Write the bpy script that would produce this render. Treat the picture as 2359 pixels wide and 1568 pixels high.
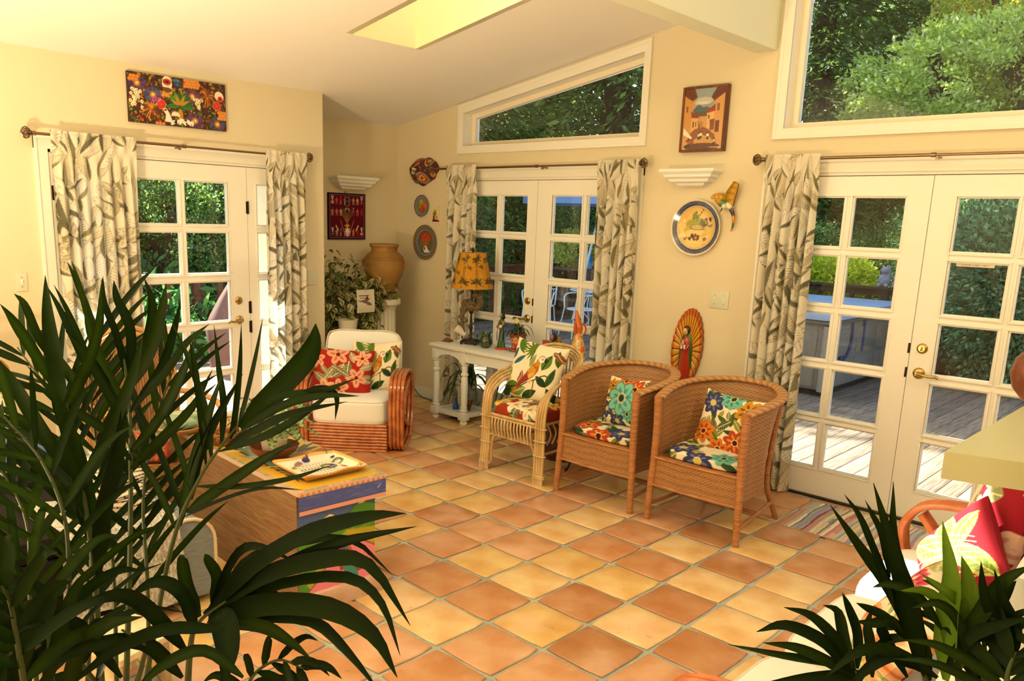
import bpy, bmesh, math, random
import numpy as np
from mathutils import Vector, Matrix, Euler
PI = math.pi
random.seed(7); rng = np.random.default_rng(11)
for o in list(bpy.data.objects): bpy.data.objects.remove(o)
scene = bpy.context.scene
COL = scene.collection

# ------------------------------------------------------------------ camera
F_PX, YAW, PIT, ROL = 1861.62, .7637, -.2102, .0313
CAM = Vector((5.282, -5.1924, 1.7216)); PX0, PY0 = 1179.5 - 66.775, 784 + 117.48
FW = Vector((-math.sin(YAW)*math.cos(PIT), math.cos(YAW)*math.cos(PIT), math.sin(PIT)))
RT0 = Vector((math.cos(YAW), math.sin(YAW), 0)); UP0 = RT0.cross(FW)
RT = RT0*math.cos(ROL) + UP0*math.sin(ROL); UP = -RT0*math.sin(ROL) + UP0*math.cos(ROL)
cd = bpy.data.cameras.new('camera'); cam = bpy.data.objects.new('camera', cd); COL.objects.link(cam)
m = Matrix((RT, UP, -FW)).transposed().to_4x4(); m.translation = CAM; cam.matrix_world = m
cd.sensor_fit = 'HORIZONTAL'; cd.sensor_width = 36; cd.lens = 36*F_PX/2359
cd.shift_x = 66.775/2359; cd.shift_y = 117.48/2359; cd.clip_start = .05; cd.clip_end = 300
scene.camera = cam

# ------------------------------------------------------------------ light
SUN_DIR = Vector((1, -.15, -1.0)).normalized()
w = bpy.data.worlds.new('world'); scene.world = w; w.use_nodes = True
nt = w.node_tree; bg = nt.nodes['Background']
sky = nt.nodes.new('ShaderNodeTexSky'); sky.sky_type = 'NISHITA'; sky.sun_disc = False
sky.sun_elevation = math.asin(-SUN_DIR.z); sky.sun_rotation = math.atan2(-SUN_DIR.x, -SUN_DIR.y)
sky.air_density = 1.0; sky.dust_density = 1.5; sky.ozone_density = 1.0
nt.links.new(sky.outputs[0], bg.inputs[0]); bg.inputs[1].default_value = .42
def light(name, kind, loc, energy, color, size=None, sizey=None, direction=None, **k):
    d = bpy.data.lights.new(name, kind); d.energy = energy; d.color = color
    if kind == 'AREA':
        d.shape = 'RECTANGLE'; d.size = size; d.size_y = sizey or size
    elif kind == 'SUN': d.angle = math.radians(.6)
    else: d.shadow_soft_size = size or .05
    o = bpy.data.objects.new(name, d); COL.objects.link(o); o.location = loc
    if direction is not None: o.rotation_euler = Vector(direction).to_track_quat('-Z', 'Y').to_euler()
    return o
light('sun', 'SUN', (-10, 5, 12), 28, (1, .93, .80), direction=SUN_DIR)
WARM = (1.0, .78, .46)
# unseen ceiling lights above and behind the viewer, plus two added uplights for fill
light('ceiling_light', 'AREA', (6.6, -2.2, 3.9), 46, WARM, .7, .7, (-.45, .15, -1))
light('ceiling_light', 'AREA', (3.9, -5.2, 3.9), 13, WARM, .9, .9, (-.15, .5, -1))
light('ceiling_light', 'AREA', (1.2, -5.6, 2.75), 9, WARM, .6, .6, (0, .5, -1))
light('fill_uplight', 'AREA', (2.2, -5.5, .6), 235, (1.0, .75, .42), .35, .35, (0, 0, 1))
light('fill_uplight', 'AREA', (4.3, -6.4, .9), 165, (1.0, .75, .42), .35, .35, (0, 0, 1))
scene.view_settings.view_transform = 'Standard'; scene.view_settings.look = 'None'
scene.view_settings.exposure = 0.0; scene.view_settings.gamma = 1; scene.view_settings.use_curve_mapping = False

# ------------------------------------------------------------------ helpers
def ray(px, py): return FW + RT*((px-PX0)/F_PX) - UP*((py-PY0)/F_PX)
def at(px, py, d): return CAM + ray(px, py)*d
def on_z(px, py, z): r = ray(px, py); return CAM + r*((z-CAM.z)/r.z)
def on_y(px, py, y): r = ray(px, py); return CAM + r*((y-CAM.y)/r.y)
def on_x(px, py, x): r = ray(px, py); return CAM + r*((x-CAM.x)/r.x)
def lin(c):
    if isinstance(c, str): c = tuple(int(c[i:i+2], 16)/255 for i in (0, 2, 4))
    return tuple(x/12.92 if x <= .04045 else ((x+.055)/1.055)**2.4 for x in c)
MATS = {}
def mat(name, color='888888', rough=.5, metal=0, noise=None, scale=20, bump=0, bscale=None, spec=.5, coat=0, trans=0, attr=None, objcol=False, stretch=None, emit=None, alpha=None, detail=4, distort=0, sub=0):
    """procedural principled material; noise = second colour mixed in by a noise texture"""
    if name in MATS: return MATS[name]
    mt = bpy.data.materials.new(name); mt.use_nodes = True; n = mt.node_tree; L = n.links
    b = n.nodes['Principled BSDF']; b.inputs['Roughness'].default_value = rough; b.inputs['Metallic'].default_value = metal
    b.inputs['Specular IOR Level'].default_value = spec; b.inputs['Coat Weight'].default_value = coat; b.inputs['Coat Roughness'].default_value = .12
    if sub: b.inputs['Subsurface Weight'].default_value = sub; b.inputs['Subsurface Radius'].default_value = (.02, .01, .005)
    c = (*lin(color), 1)
    tc = n.nodes.new('ShaderNodeTexCoord'); mp = n.nodes.new('ShaderNodeMapping'); L.new(tc.outputs['Object'], mp.inputs[0])
    if stretch: mp.inputs['Scale'].default_value = stretch
    src = None
    if attr:
        a = n.nodes.new('ShaderNodeAttribute'); a.attribute_name = attr; src = a.outputs['Color']
    elif objcol:
        a = n.nodes.new('ShaderNodeObjectInfo'); src = a.outputs['Color']
    if noise is not None:
        t = n.nodes.new('ShaderNodeTexNoise'); t.inputs['Scale'].default_value = scale; t.inputs['Detail'].default_value = detail; t.inputs['Distortion'].default_value = distort
        L.new(mp.outputs[0], t.inputs['Vector'])
        r = n.nodes.new('ShaderNodeMapRange'); r.inputs[1].default_value = .35; r.inputs[2].default_value = .65; L.new(t.outputs['Fac'], r.inputs[0])
        mx = n.nodes.new('ShaderNodeMix'); mx.data_type = 'RGBA'; L.new(r.outputs[0], mx.inputs[0])
        if src is not None:
            L.new(src, mx.inputs[6]); mu = n.nodes.new('ShaderNodeMix'); mu.data_type = 'RGBA'; mu.blend_type = 'MULTIPLY'; mu.inputs[0].default_value = 1
            L.new(src, mu.inputs[6]); mu.inputs[7].default_value = (*lin(noise), 1); L.new(mu.outputs[2], mx.inputs[7])
        else:
            mx.inputs[6].default_value = c; mx.inputs[7].default_value = (*lin(noise), 1)
        src = mx.outputs[2]
    if src is not None: L.new(src, b.inputs['Base Color'])
    else: b.inputs['Base Color'].default_value = c
    if bump:
        t2 = n.nodes.new('ShaderNodeTexNoise'); t2.inputs['Scale'].default_value = bscale or scale*2; t2.inputs['Detail'].default_value = 5; L.new(mp.outputs[0], t2.inputs['Vector'])
        bp = n.nodes.new('ShaderNodeBump'); bp.inputs['Strength'].default_value = bump; bp.inputs['Distance'].default_value = .01
        L.new(t2.outputs['Fac'], bp.inputs['Height']); L.new(bp.outputs[0], b.inputs['Normal'])
    if trans:   # thin translucent sheet (leaf, cloth, lampshade)
        tr = n.nodes.new('ShaderNodeBsdfTranslucent'); ms = n.nodes.new('ShaderNodeMixShader'); ms.inputs[0].default_value = trans
        if src is not None: L.new(src, tr.inputs[0])
        else: tr.inputs[0].default_value = c
        L.new(b.outputs[0], ms.inputs[1]); L.new(tr.outputs[0], ms.inputs[2]); L.new(ms.outputs[0], n.nodes['Material Output'].inputs[0])
    if emit:
        b.inputs['Emission Color'].default_value = (*lin(emit[0]), 1); b.inputs['Emission Strength'].default_value = emit[1]
    MATS[name] = mt; return mt
def glass_mat():
    mt = bpy.data.materials.new('window_glass'); mt.use_nodes = True; n = mt.node_tree; L = n.links
    n.nodes.remove(n.nodes['Principled BSDF'])
    t = n.nodes.new('ShaderNodeBsdfTransparent'); t.inputs[0].default_value = (.97, .985, .975, 1)
    g = n.nodes.new('ShaderNodeBsdfGlossy'); g.inputs['Roughness'].default_value = .02
    f = n.nodes.new('ShaderNodeFresnel'); f.inputs[0].default_value = 1.35
    ms = n.nodes.new('ShaderNodeMixShader'); L.new(f.outputs[0], ms.inputs[0]); L.new(t.outputs[0], ms.inputs[1]); L.new(g.outputs[0], ms.inputs[2])
    L.new(ms.outputs[0], n.nodes['Material Output'].inputs[0]); return mt
GLASS = glass_mat()

class MB:
    """collects vertices and faces (optionally point colours) of one mesh"""
    def __init__(s): s.v = []; s.f = []; s.c = []
    def add(s, v, f, c=None, M=None):
        k = len(s.v)
        if M is not None: v = [M @ Vector(p) for p in v]
        s.v += [tuple(p) for p in v]; s.f += [tuple(i+k for i in q) for q in f]
        if c is not None:
            c = list(c) if hasattr(c[0], '__len__') else [c]*len(v)
            s.c += [None]*(len(s.v)-len(v)-len(s.c)); s.c += [tuple(q)[:3] for q in c]
        return s
    def box(s, x0, x1, y0, y1, z0, z1, M=None, c=None, bev=0):
        if bev:
            b = bev; x0, x1 = min(x0, x1), max(x0, x1); y0, y1 = min(y0, y1), max(y0, y1); z0, z1 = min(z0, z1), max(z0, z1)
            b = min(b, (x1-x0)*.45, (y1-y0)*.45, (z1-z0)*.45)
            bm = bmesh.new(); bmesh.ops.create_cube(bm, size=1)
            for q in bm.verts: q.co = Vector(((x0+x1)/2+q.co.x*(x1-x0), (y0+y1)/2+q.co.y*(y1-y0), (z0+z1)/2+q.co.z*(z1-z0)))
            bmesh.ops.bevel(bm, geom=bm.edges[:], offset=b, segments=2, profile=.6, affect='EDGES')
            bm.verts.index_update(); v = [q.co.copy() for q in bm.verts]; f = [[q.index for q in a.verts] for a in bm.faces]; bm.free()
            return s.add(v, f, c, M)
        v = [(x0, y0, z0), (x1, y0, z0), (x1, y1, z0), (x0, y1, z0), (x0, y0, z1), (x1, y0, z1), (x1, y1, z1), (x0, y1, z1)]
        return s.add(v, [(0, 3, 2, 1), (4, 5, 6, 7), (0, 1, 5, 4), (1, 2, 6, 5), (2, 3, 7, 6), (3, 0, 4, 7)], c, M)
    def tube(s, pts, r, n=8, M=None, c=None, closed=False, flat=1.0, cap=True):
        pts = [Vector(p) for p in pts]; N = len(pts); rr = r if hasattr(r, '__len__') else [r]*N
        v = []; f = []
        t0 = (pts[1]-pts[0]).normalized(); ref = Vector((0, 0, 1)) if abs(t0.z) < .9 else Vector((1, 0, 0)); u = t0.cross(ref).normalized()
        for i, p in enumerate(pts):
            a = pts[(i-1) % N] if (i or closed) else p; b = pts[(i+1) % N] if (i < N-1 or closed) else p
            t = (b-a); t = t.normalized() if t.length > 1e-9 else t0
            u = (u - t*u.dot(t)); u = u.normalized() if u.length > 1e-6 else t.orthogonal().normalized(); w_ = t.cross(u)
            for k in range(n):
                an = 2*PI*k/n; v.append(p+(u*math.cos(an)+w_*math.sin(an)*flat)*rr[i])
        for i in range(N if closed else N-1):
            j = (i+1) % N
            for k in range(n): f.append((i*n+k, i*n+(k+1) % n, j*n+(k+1) % n, j*n+k))
        if cap and not closed: f.append(tuple(range(n))[::-1]); f.append(tuple((N-1)*n+k for k in range(n)))
        return s.add(v, f, c, M)
    def lathe(s, prof, n=24, M=None, c=None, flute=None, cap=True):
        v = []; f = []; m_ = len(prof)
        for i, (r, z) in enumerate(prof):
            for k in range(n):
                a = 2*PI*k/n; q = r
                if flute and flute[1] < z < flute[2]: q = r - flute[3]*abs(math.sin(a*flute[0]/2))**.6
                v.append((q*math.cos(a), q*math.sin(a), z))
        for i in range(m_-1):
            for k in range(n): f.append((i*n+k, i*n+(k+1) % n, (i+1)*n+(k+1) % n, (i+1)*n+k))
        if cap:
            if prof[0][0] > 1e-4: f.append(tuple(range(n))[::-1])
            if prof[-1][0] > 1e-4: f.append(tuple((m_-1)*n+k for k in range(n)))
        if c is not None and callable(c): c = [c(*p) for p in v]
        return s.add(v, f, c, M)
    def prism(s, poly, d0, d1, axis='y', M=None, c=None):
        n = len(poly); v = []
        for d in (d0, d1):
            for a, b in poly: v.append({'y': (a, d, b), 'x': (d, a, b), 'z': (a, b, d)}[axis])
        f = [tuple(range(n))[::-1], tuple(range(n, 2*n))] + [(i, (i+1) % n, n+(i+1) % n, n+i) for i in range(n)]
        return s.add(v, f, c, M)
    def grid(s, P, c=None, wrapu=False, wrapv=False, M=None):
        """P[i][j] points"""
        a, b = len(P), len(P[0]); v = [p for r in P for p in r]; f = []
        for i in range(a if wrapu else a-1):
            for j in range(b if wrapv else b-1):
                i2, j2 = (i+1) % a, (j+1) % b; f.append((i*b+j, i*b+j2, i2*b+j2, i2*b+j))
        return s.add(v, f, [q for r in c for q in r] if c is not None else None, M)
    def sphere(s, r, ctr=(0, 0, 0), n=14, m_=9, sc=(1, 1, 1), M=None, c=None):
        T = Matrix.Translation(ctr) @ Matrix.Diagonal((*sc, 1))
        if M is not None: T = M @ T
        return s.lathe([(max(r*math.sin(PI*i/m_), 1e-5), -r*math.cos(PI*i/m_)) for i in range(m_+1)], n, T, c, cap=False)
    def leaf(s, pts, wid, up=None, c=None, fold=.15, M=None):
        """blade along pts; wid list; 3 verts per station"""
        pts = [Vector(p) for p in pts]; N = len(pts); v = []; f = []
        up = Vector(up) if up is not None else Vector((0, 0, 1))
        for i, p in enumerate(pts):
            t = pts[min(i+1, N-1)]-pts[max(i-1, 0)]; sd = t.cross(up)
            sd = sd.normalized() if sd.length > 1e-6 else Vector((1, 0, 0)); nn = sd.cross(t).normalized()
            w_ = wid[i]; v += [p-sd*w_+nn*w_*fold, p, p+sd*w_+nn*w_*fold]
        for i in range(N-1):
            for k in (0, 1): f.append((i*3+k, i*3+k+1, i*3+k+4, i*3+k+3))
        return s.add(v, f, c, M)
    def build(s, name, mt, parent=None, smooth=True, loc=None, rot=None, auto=None):
        me = bpy.data.meshes.new(name); me.from_pydata(s.v, [], s.f); me.materials.append(mt)
        if s.c:
            s.c += [(.5, .5, .5)]*(len(s.v)-len(s.c)); a = me.color_attributes.new('Col', 'FLOAT_COLOR', 'POINT')
            arr = np.ones((len(s.v), 4), np.float32); arr[:, :3] = [q or (.5, .5, .5) for q in s.c]; a.data.foreach_set('color', arr.ravel())
        if smooth: me.polygons.foreach_set('use_smooth', [True]*len(me.polygons))
        me.update()
        if smooth: me.set_sharp_from_angle(angle=math.radians(auto or 42))
        o = bpy.data.objects.new(name, me); COL.objects.link(o)
        if parent is not None: o.parent = parent
        if loc is not None: o.location = loc
        if rot is not None: o.rotation_euler = rot
        return o
def thing(name, label, cat, loc=(0, 0, 0), rz=0, group=None):
    o = bpy.data.objects.new(name, None); COL.objects.link(o); o.location = loc; o.rotation_euler = (0, 0, rz) if not hasattr(rz, '__len__') else rz
    o.empty_display_size = .1; o['label'] = label; o['category'] = cat
    if group: o['group'] = group
    return o
def tag(o, label, cat, group=None):
    o['label'] = label; o['category'] = cat
    if group: o['group'] = group
    return o
def struct(o): o['kind'] = 'structure'; return o
def plab(o, label): o['label'] = label; return o
def copy_tree(o, parent=None):
    c = o.copy(); COL.objects.link(c); c.parent = parent
    for ch in [q for q in bpy.data.objects if q.parent == o]: copy_tree(ch, c)
    return c
def spline(pts, n=24, closed=False):
    P = [Vector(p) for p in pts]; m_ = len(P); out = []
    segs = m_ if closed else m_-1
    for i in range(segs):
        p0 = P[(i-1) % m_] if (closed or i > 0) else P[0]*2-P[1]; p1 = P[i]; p2 = P[(i+1) % m_]; p3 = P[(i+2) % m_] if (closed or i+2 < m_) else P[-1]*2-P[-2]
        k = max(2, n//segs)
        for j in range(k):
            t = j/k; out.append(.5*((2*p1)+(p2-p0)*t+(2*p0-5*p1+4*p2-p3)*t*t+(-p0+3*p1-3*p2+p3)*t**3))
    if not closed: out.append(P[-1].copy())
    return out
def T(x=0, y=0, z=0, rz=0, rx=0, ry=0, s=1):
    return Matrix.Translation((x, y, z)) @ Euler((rx, ry, rz)).to_matrix().to_4x4() @ Matrix.Diagonal((s, s, s, 1))

class Canvas:
    """a small painter: flat prints are painted here and stored as point colours of a finely divided mesh; coordinates 0..1, origin bottom left, y scaled by asp"""
    def __init__(s, w_, h_, bgc): s.w, s.h = w_, h_; s.a = np.empty((h_, w_, 3), np.float32); s.a[:] = lin(bgc); s.Y, s.X = np.mgrid[0:h_, 0:w_].astype(np.float32); s.X = (s.X+.5)/w_; s.Y = (s.Y+.5)/w_; s.H = h_/w_
    def put(s, mk, c, al=1): s._r = None; s.a[mk] = s.a[mk]*(1-al)+np.array(lin(c), np.float32)*al
    def ell(s, x, y, rx, ry=None, c='000000', rot=0, al=1):
        ry = ry or rx; dx = s.X-x; dy = s.Y-y; ca, sa = math.cos(rot), math.sin(rot)
        s.put(((dx*ca+dy*sa)/rx)**2+((-dx*sa+dy*ca)/ry)**2 < 1, c, al)
    def rect(s, x0, y0, x1, y1, c, al=1): s.put((s.X >= x0) & (s.X < x1) & (s.Y >= y0) & (s.Y < y1), c, al)
    def poly(s, P, c, al=1):
        mk = np.zeros(s.X.shape, bool); n = len(P)
        for i in range(n):
            (x1, y1), (x2, y2) = P[i], P[(i+1) % n]
            if y1 == y2: continue
            cr = ((s.Y >= min(y1, y2)) & (s.Y < max(y1, y2)) & (s.X < (x2-x1)*(s.Y-y1)/(y2-y1)+x1)); mk ^= cr
        s.put(mk, c, al)
    def line(s, x1, y1, x2, y2, w_, c, al=1):
        dx, dy = x2-x1, y2-y1; l2 = dx*dx+dy*dy+1e-12; t = np.clip(((s.X-x1)*dx+(s.Y-y1)*dy)/l2, 0, 1)
        s.put((s.X-x1-t*dx)**2+(s.Y-y1-t*dy)**2 < w_*w_, c, al)
    def curve(s, P, w_, c, n=16):
        q = spline([(a, b, 0) for a, b in P], n)
        for a, b in zip(q, q[1:]): s.line(a.x, a.y, b.x, b.y, w_, c)
    def leaf(s, x, y, l, w_, an, c, vein=None, al=1):
        ca, sa = math.cos(an), math.sin(an); u = ((s.X-x)*ca+(s.Y-y)*sa)/l; v_ = (-(s.X-x)*sa+(s.Y-y)*ca)/w_
        mk = (u > 0) & (u < 1) & (np.abs(v_) < np.sin(np.clip(u, 0, 1)*PI)**.8*(1-.35*np.clip(u, 0, 1))); s.put(mk, c, al)
        if vein:
            s.line(x, y, x+ca*l*.9, y+sa*l*.9, w_*.09, vein)
            s.put(mk & (((u*7-np.abs(v_)*1.2) % 1) < .16), vein, .6)
    def flower(s, x, y, r, n, c, c2, ctr, an=0, edge=None):
        for k in range(n):
            a = an+2*PI*k/n; px, py = x+math.cos(a)*r*.55, y+math.sin(a)*r*.55
            if edge: s.ell(px, py, r*.52, r*.36, edge, a)
            s.ell(px, py, r*.47, r*.31, c, a); s.ell(x+math.cos(a)*r*.4, y+math.sin(a)*r*.4, r*.3, r*.1, c2, a)
        s.ell(x, y, r*.2, r*.2, ctr)
        for k in range(n*2):
            a = an+PI*k/n; s.ell(x+math.cos(a)*r*.24, y+math.sin(a)*r*.24, r*.04, None, 'f0e6a0')
    def at(s, u, v): # u,v in 0..1 of the canvas
        x = min(max(u*s.w-.5, 0), s.w-1.001); y = min(max(v*s.h-.5, 0), s.h-1.001); i, j = int(x), int(y); fx, fy = x-i, y-j; L = s.rows()
        a, b, c, d = L[j][i], L[j][i+1], L[j+1][i], L[j+1][i+1]; p, q, r, t = (1-fx)*(1-fy), fx*(1-fy), (1-fx)*fy, fx*fy
        return (a[0]*p+b[0]*q+c[0]*r+d[0]*t, a[1]*p+b[1]*q+c[1]*r+d[1]*t, a[2]*p+b[2]*q+c[2]*r+d[2]*t)
    def rows(s):
        if getattr(s, '_r', None) is None: s._r = s.a.tolist()
        return s._r
    def pane(s, W_, H_, f, nx, ny):
        """grid MB in local xz plane: f(u,v)->point"""
        P = [[f(i/nx, j/ny) for j in range(ny+1)] for i in range(nx+1)]
        C_ = [[s.at(i/nx, j/ny) for j in range(ny+1)] for i in range(nx+1)]
        return P, C_
PAINT = mat('painted_print', attr='Col', rough=.6)
GLAZE = mat('painted_glaze', attr='Col', rough=.15, coat=.4)
CLOTH = mat('printed_cloth', attr='Col', rough=.85, spec=.2, bump=.15, bscale=400)
WHITE = mat('white_paint', 'f2ead8', .38, bump=.03, bscale=60)
def dw(h, k=.88, lo=.012):
    """colour as seen under the warm lamps -> neutral surface colour (hex)"""
    l = [min(.9, max(lo, a/b*k)) for a, b in zip(lin(h), (.91, .70, .42))]
    return ''.join('%02x' % int(round(255*(1.055*x**(1/2.4)-.055 if x > .0031308 else 12.92*x))) for x in l)
XL, YE, XA = -.3478, -1.2491, -.9258
CS = .1703
def ceil_z(x): return 2.5574+(x-XA)*CS
M_WALL = mat('wall_paint', dw('e4c286'), .75, bump=.05, bscale=90, spec=.3)
M_CEIL = mat('ceiling_paint', dw('f8dcb0'), .8, bump=.05, bscale=70, spec=.3)
M_BEAM = mat('beam_paint', dw('ecd9a0'), .7, bump=.03, bscale=70, spec=.3)
M_TRIM = mat('trim_paint', dw('f2d7a6'), .4, bump=.02, bscale=60)
M_BRASS = mat('brass', 'b8a068', .22, metal=1); M_DARKMETAL = mat('dark_bronze', '2a1c14', .45, metal=.6)
M_NICKEL = mat('aged_nickel', '8f7a62', .28, metal=1)

# ---- floor: grout bed and hand-made terracotta tiles
fl = struct(MB().box(XA-.1, 8.6, -8.1, 0.02, -.06, -.006).build('floor', mat('grout', dw('b4a880'), .8, noise=dw('9c9270'), scale=9, bump=.3, bscale=150), smooth=False))
TS, TX, TY = .3078, 2.4613, -2.8123
def tile_mb(seed, wob=.004):
    r_ = random.Random(seed); n = 4; h = TS/2-.0085; v = []; f = []
    co = [r_.uniform(-wob, wob) for _ in range(16)]
    def edge(t, k): return h+math.sin(t*3.1+co[k])*wob*.5+co[k+4]
    ring = []
    for k in range(4):
        for i in range(n): 
            t = -1+2*i/n; e = edge(t, k); a = [(t*h, -e), (e, t*h), (-t*h, e), (-e, -t*h)][k]; cr = 1-.03*(abs(t) > .95)
            ring.append((a[0]*cr, a[1]*cr))
    m_ = MB(); N = len(ring)
    for s_, z in ((1, -.004), (.992, .0012), (.955, .0032), (.5, .0038+r_.uniform(-.0006, .0006))): v += [(x*s_, y*s_, z) for x, y in ring]
    for q in range(3): f += [(q*N+i, q*N+(i+1) % N, (q+1)*N+(i+1) % N, (q+1)*N+i) for i in range(N)]
    f.append(tuple(range(3*N, 4*N))); m_.add(v, f); return m_
def tile_mat():
    mt = mat('terracotta_tile', objcol=True, rough=.33, noise='ecd2b8', scale=5, bump=.12, bscale=22, coat=.12, detail=6)
    n = mt.node_tree; L = n.links; b = n.nodes['Principled BSDF']
    # pale worn bloom and small dark pits, different on every tile
    tc = n.nodes.new('ShaderNodeTexCoord'); oi = n.nodes.new('ShaderNodeObjectInfo'); ad = n.nodes.new('ShaderNodeVectorMath'); ad.operation = 'ADD'
    L.new(tc.outputs['Object'], ad.inputs[0]); L.new(oi.outputs['Location'], ad.inputs[1])
    t = n.nodes.new('ShaderNodeTexNoise'); t.inputs['Scale'].default_value = 3.2; t.inputs['Detail'].default_value = 5; L.new(ad.outputs[0], t.inputs[0])
    r = n.nodes.new('ShaderNodeMapRange'); r.inputs[1].default_value = .52; r.inputs[2].default_value = .72; r.inputs[4].default_value = .42; L.new(t.outputs[0], r.inputs[0])
    old = b.inputs['Base Color'].links[0].from_socket
    mx = n.nodes.new('ShaderNodeMix'); mx.data_type = 'RGBA'; L.new(r.outputs[0], mx.inputs[0]); L.new(old, mx.inputs[6]); mx.inputs[7].default_value = (*lin(dw('f2b984')), 1)
    t2 = n.nodes.new('ShaderNodeTexNoise'); t2.inputs['Scale'].default_value = 28; t2.inputs['Detail'].default_value = 6; L.new(ad.outputs[0], t2.inputs[0])
    r2 = n.nodes.new('ShaderNodeMapRange'); r2.inputs[1].default_value = .66; r2.inputs[2].default_value = .74; r2.inputs[4].default_value = .35; L.new(t2.outputs[0], r2.inputs[0])
    m2 = n.nodes.new('ShaderNodeMix'); m2.data_type = 'RGBA'; L.new(r2.outputs[0], m2.inputs[0]); L.new(mx.outputs[2], m2.inputs[6]); m2.inputs[7].default_value = (*lin('7a4a28'), 1)
    L.new(m2.outputs[2], b.inputs['Base Color'])
    return mt
M_TILE = tile_mat()
TILE_T = {'Y': ('e6b664', 'e8bb70', 'e0ae5c'), 'O': ('d09056', 'd4985e', 'ca8a4e'), 'D': ('be7e46', 'b87a42')}
TCOL = {}
for k_, s_ in {'O': '-1,1 0,0 -1,0 1,0 0,2 -1,2 -1,3 -1,4 -2,4 -4,4 2,3 1,3 1,4 4,5 1,-2 2,-2 2,-1 5,4 5,5 -4,5 -5,4 -6,4 -5,6',
               'Y': '0,1 1,1 1,2 0,3 0,4 -2,1 -2,3 -3,2 -3,3 -3,4 -4,3 -3,5 2,4 3,3 2,2 3,1 4,4 4,3 4,2 3,5 0,-1 1,-1 2,0 -5,3 -6,5 -7,5 -5,5',
               'D': '-2,2 3,4 3,2 4,1 3,0 2,1 3,6 2,5'}.items():
    for q in s_.split(): TCOL[tuple(int(x) for x in q.split(','))] = k_
tmesh = []
for s_ in range(6):
    o = tile_mb(s_).build('tile', M_TILE, fl, auto=60); tmesh.append(o.data); bpy.data.objects.remove(o)
cand = []
for r_ in range(-11, 19):
    for c_ in range(-17, 10):
        x = TX+TS*(r_+.5); y = TY+TS*(c_+.5)
        if x < XA-.1 or x > 8.5 or y > .1 or (x < XL+.1 and y < YE-.1): continue
        d = Vector((x, y, 0))-CAM; z = d.dot(FW); vis = False
        if z > .3:
            u = PX0+F_PX*d.dot(RT)/z; v_ = PY0-F_PX*d.dot(UP)/z; vis = -90 < u < 2450 and v_ < 1700
        cand.append((0 if vis else 1, d.length, r_, c_, x, y))
cand.sort()
rest = MB(); tr = random.Random(5)
for i, (nv, _, r_, c_, x, y) in enumerate(cand):
    k_ = TCOL.get((r_, c_)) or ('Y' if tr.random() < .42 else 'O'); col = lin(dw(tr.choice(TILE_T[k_])))
    if not nv and i < 300:
        o = bpy.data.objects.new('tile', tr.choice(tmesh)); COL.objects.link(o); o.parent = fl
        o.location = (x+tr.uniform(-.002, .002), y+tr.uniform(-.002, .002), tr.uniform(-.0008, .001)); o.rotation_euler = (0, 0, tr.choice((0, PI/2, PI, 1.5*PI))+tr.uniform(-.008, .008)); o.color = (*col, 1)
    else: rest.box(x-.145, x+.145, y-.145, y+.145, -.005, .003)
o = rest.build('tile', mat('terracotta_tile_far', dw('e0a46c'), .35, noise=dw('f0c27a'), scale=2.2, bump=.1), fl, smooth=False); o['kind'] = 'stuff'

# ---- walls
H0, H1 = -.01, 4.5
def top(x): return ceil_z(x)+.02
D2 = (-.08, 1.805); D3 = (2.868, 4.757); DH = 2.075
W2 = (-.02, 1.812); W3 = (2.893, 5.2); WS = 2.342
def w2top(x): return 2.686+(x+.081)*.1663-.078
def w3top(x): return 3.62+(x-2.9)*.17
wr = MB()
def wp(P): wr.prism(P, 0, .17, 'y')
wp([(XA-.17, H0), (D2[0], H0), (D2[0], top(D2[0])), (XA-.17, top(XA-.17))])
wp([(D2[0], DH), (W2[0], DH), (W2[0], top(W2[0])), (D2[0], top(D2[0]))])
wp([(W2[0], DH), (D2[1], DH), (D2[1], WS), (W2[0], WS)])
wp([(W2[0], w2top(W2[0])), (W2[1], w2top(W2[1])), (W2[1], top(W2[1])), (W2[0], top(W2[0]))])
wp([(D2[1], H0), (D3[0], H0), (D3[0], DH), (D2[1], DH)])
wp([(D2[1], DH), (2.66, DH), (2.66, top(2.66)), (W2[1], top(W2[1])), (W2[1], WS), (D2[1], WS)])
wp([(2.66, DH), (W3[0], DH), (W3[0], H1), (2.66, H1)])
wp([(W3[0], DH), (W3[1], DH), (W3[1], WS), (W3[0], WS)])
wp([(W3[0], w3top(W3[0])), (W3[1], w3top(W3[1])), (W3[1], H1), (W3[0], H1)])
wp([(D3[1], H0), (W3[1], H0), (W3[1], DH), (D3[1], DH)]); wp([(W3[1], H0), (8.6, H0), (8.6, H1), (W3[1], H1)])
struct(wr.build('wall_right', M_WALL, smooth=False))
D1 = (-3.335, -1.58)
wl = MB(); XO = XL-.17
for P, in [([(-8.2, H0), (D1[0], H0), (D1[0], top(XL)), (-8.2, top(XL))],), ([(D1[0], DH), (D1[1], DH), (D1[1], top(XL)), (D1[0], top(XL))],), ([(D1[1], H0), (YE-.012, H0), (YE-.012, top(XL)), (D1[1], top(XL))],)]:
    wl.prism(P, XO, XL, 'x')
# rounded end of the wall at the alcove
wl.lathe([(.012, H0), (.012, top(XL))], 12, T(XL-.012, YE-.012)); wl.box(XO, XL-.012, YE-.02, YE, H0, top(XL))
struct(wl.build('wall_left', M_WALL, smooth=True, auto=30))
struct(MB().box(XA-.17, XA, YE-.17, 0, H0, 2.9).box(XA, XO+.01, YE-.17, YE, H0, 2.9).build('wall_alcove', M_WALL, smooth=False))
struct(MB().box(-.6, 8.6, -8.25, -8.08, H0, H1).build('wall_back', M_WALL, smooth=False))
struct(MB().box(8.5, 8.67, -8.1, 0, H0, H1).build('wall_far', M_WALL, smooth=False))
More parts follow.
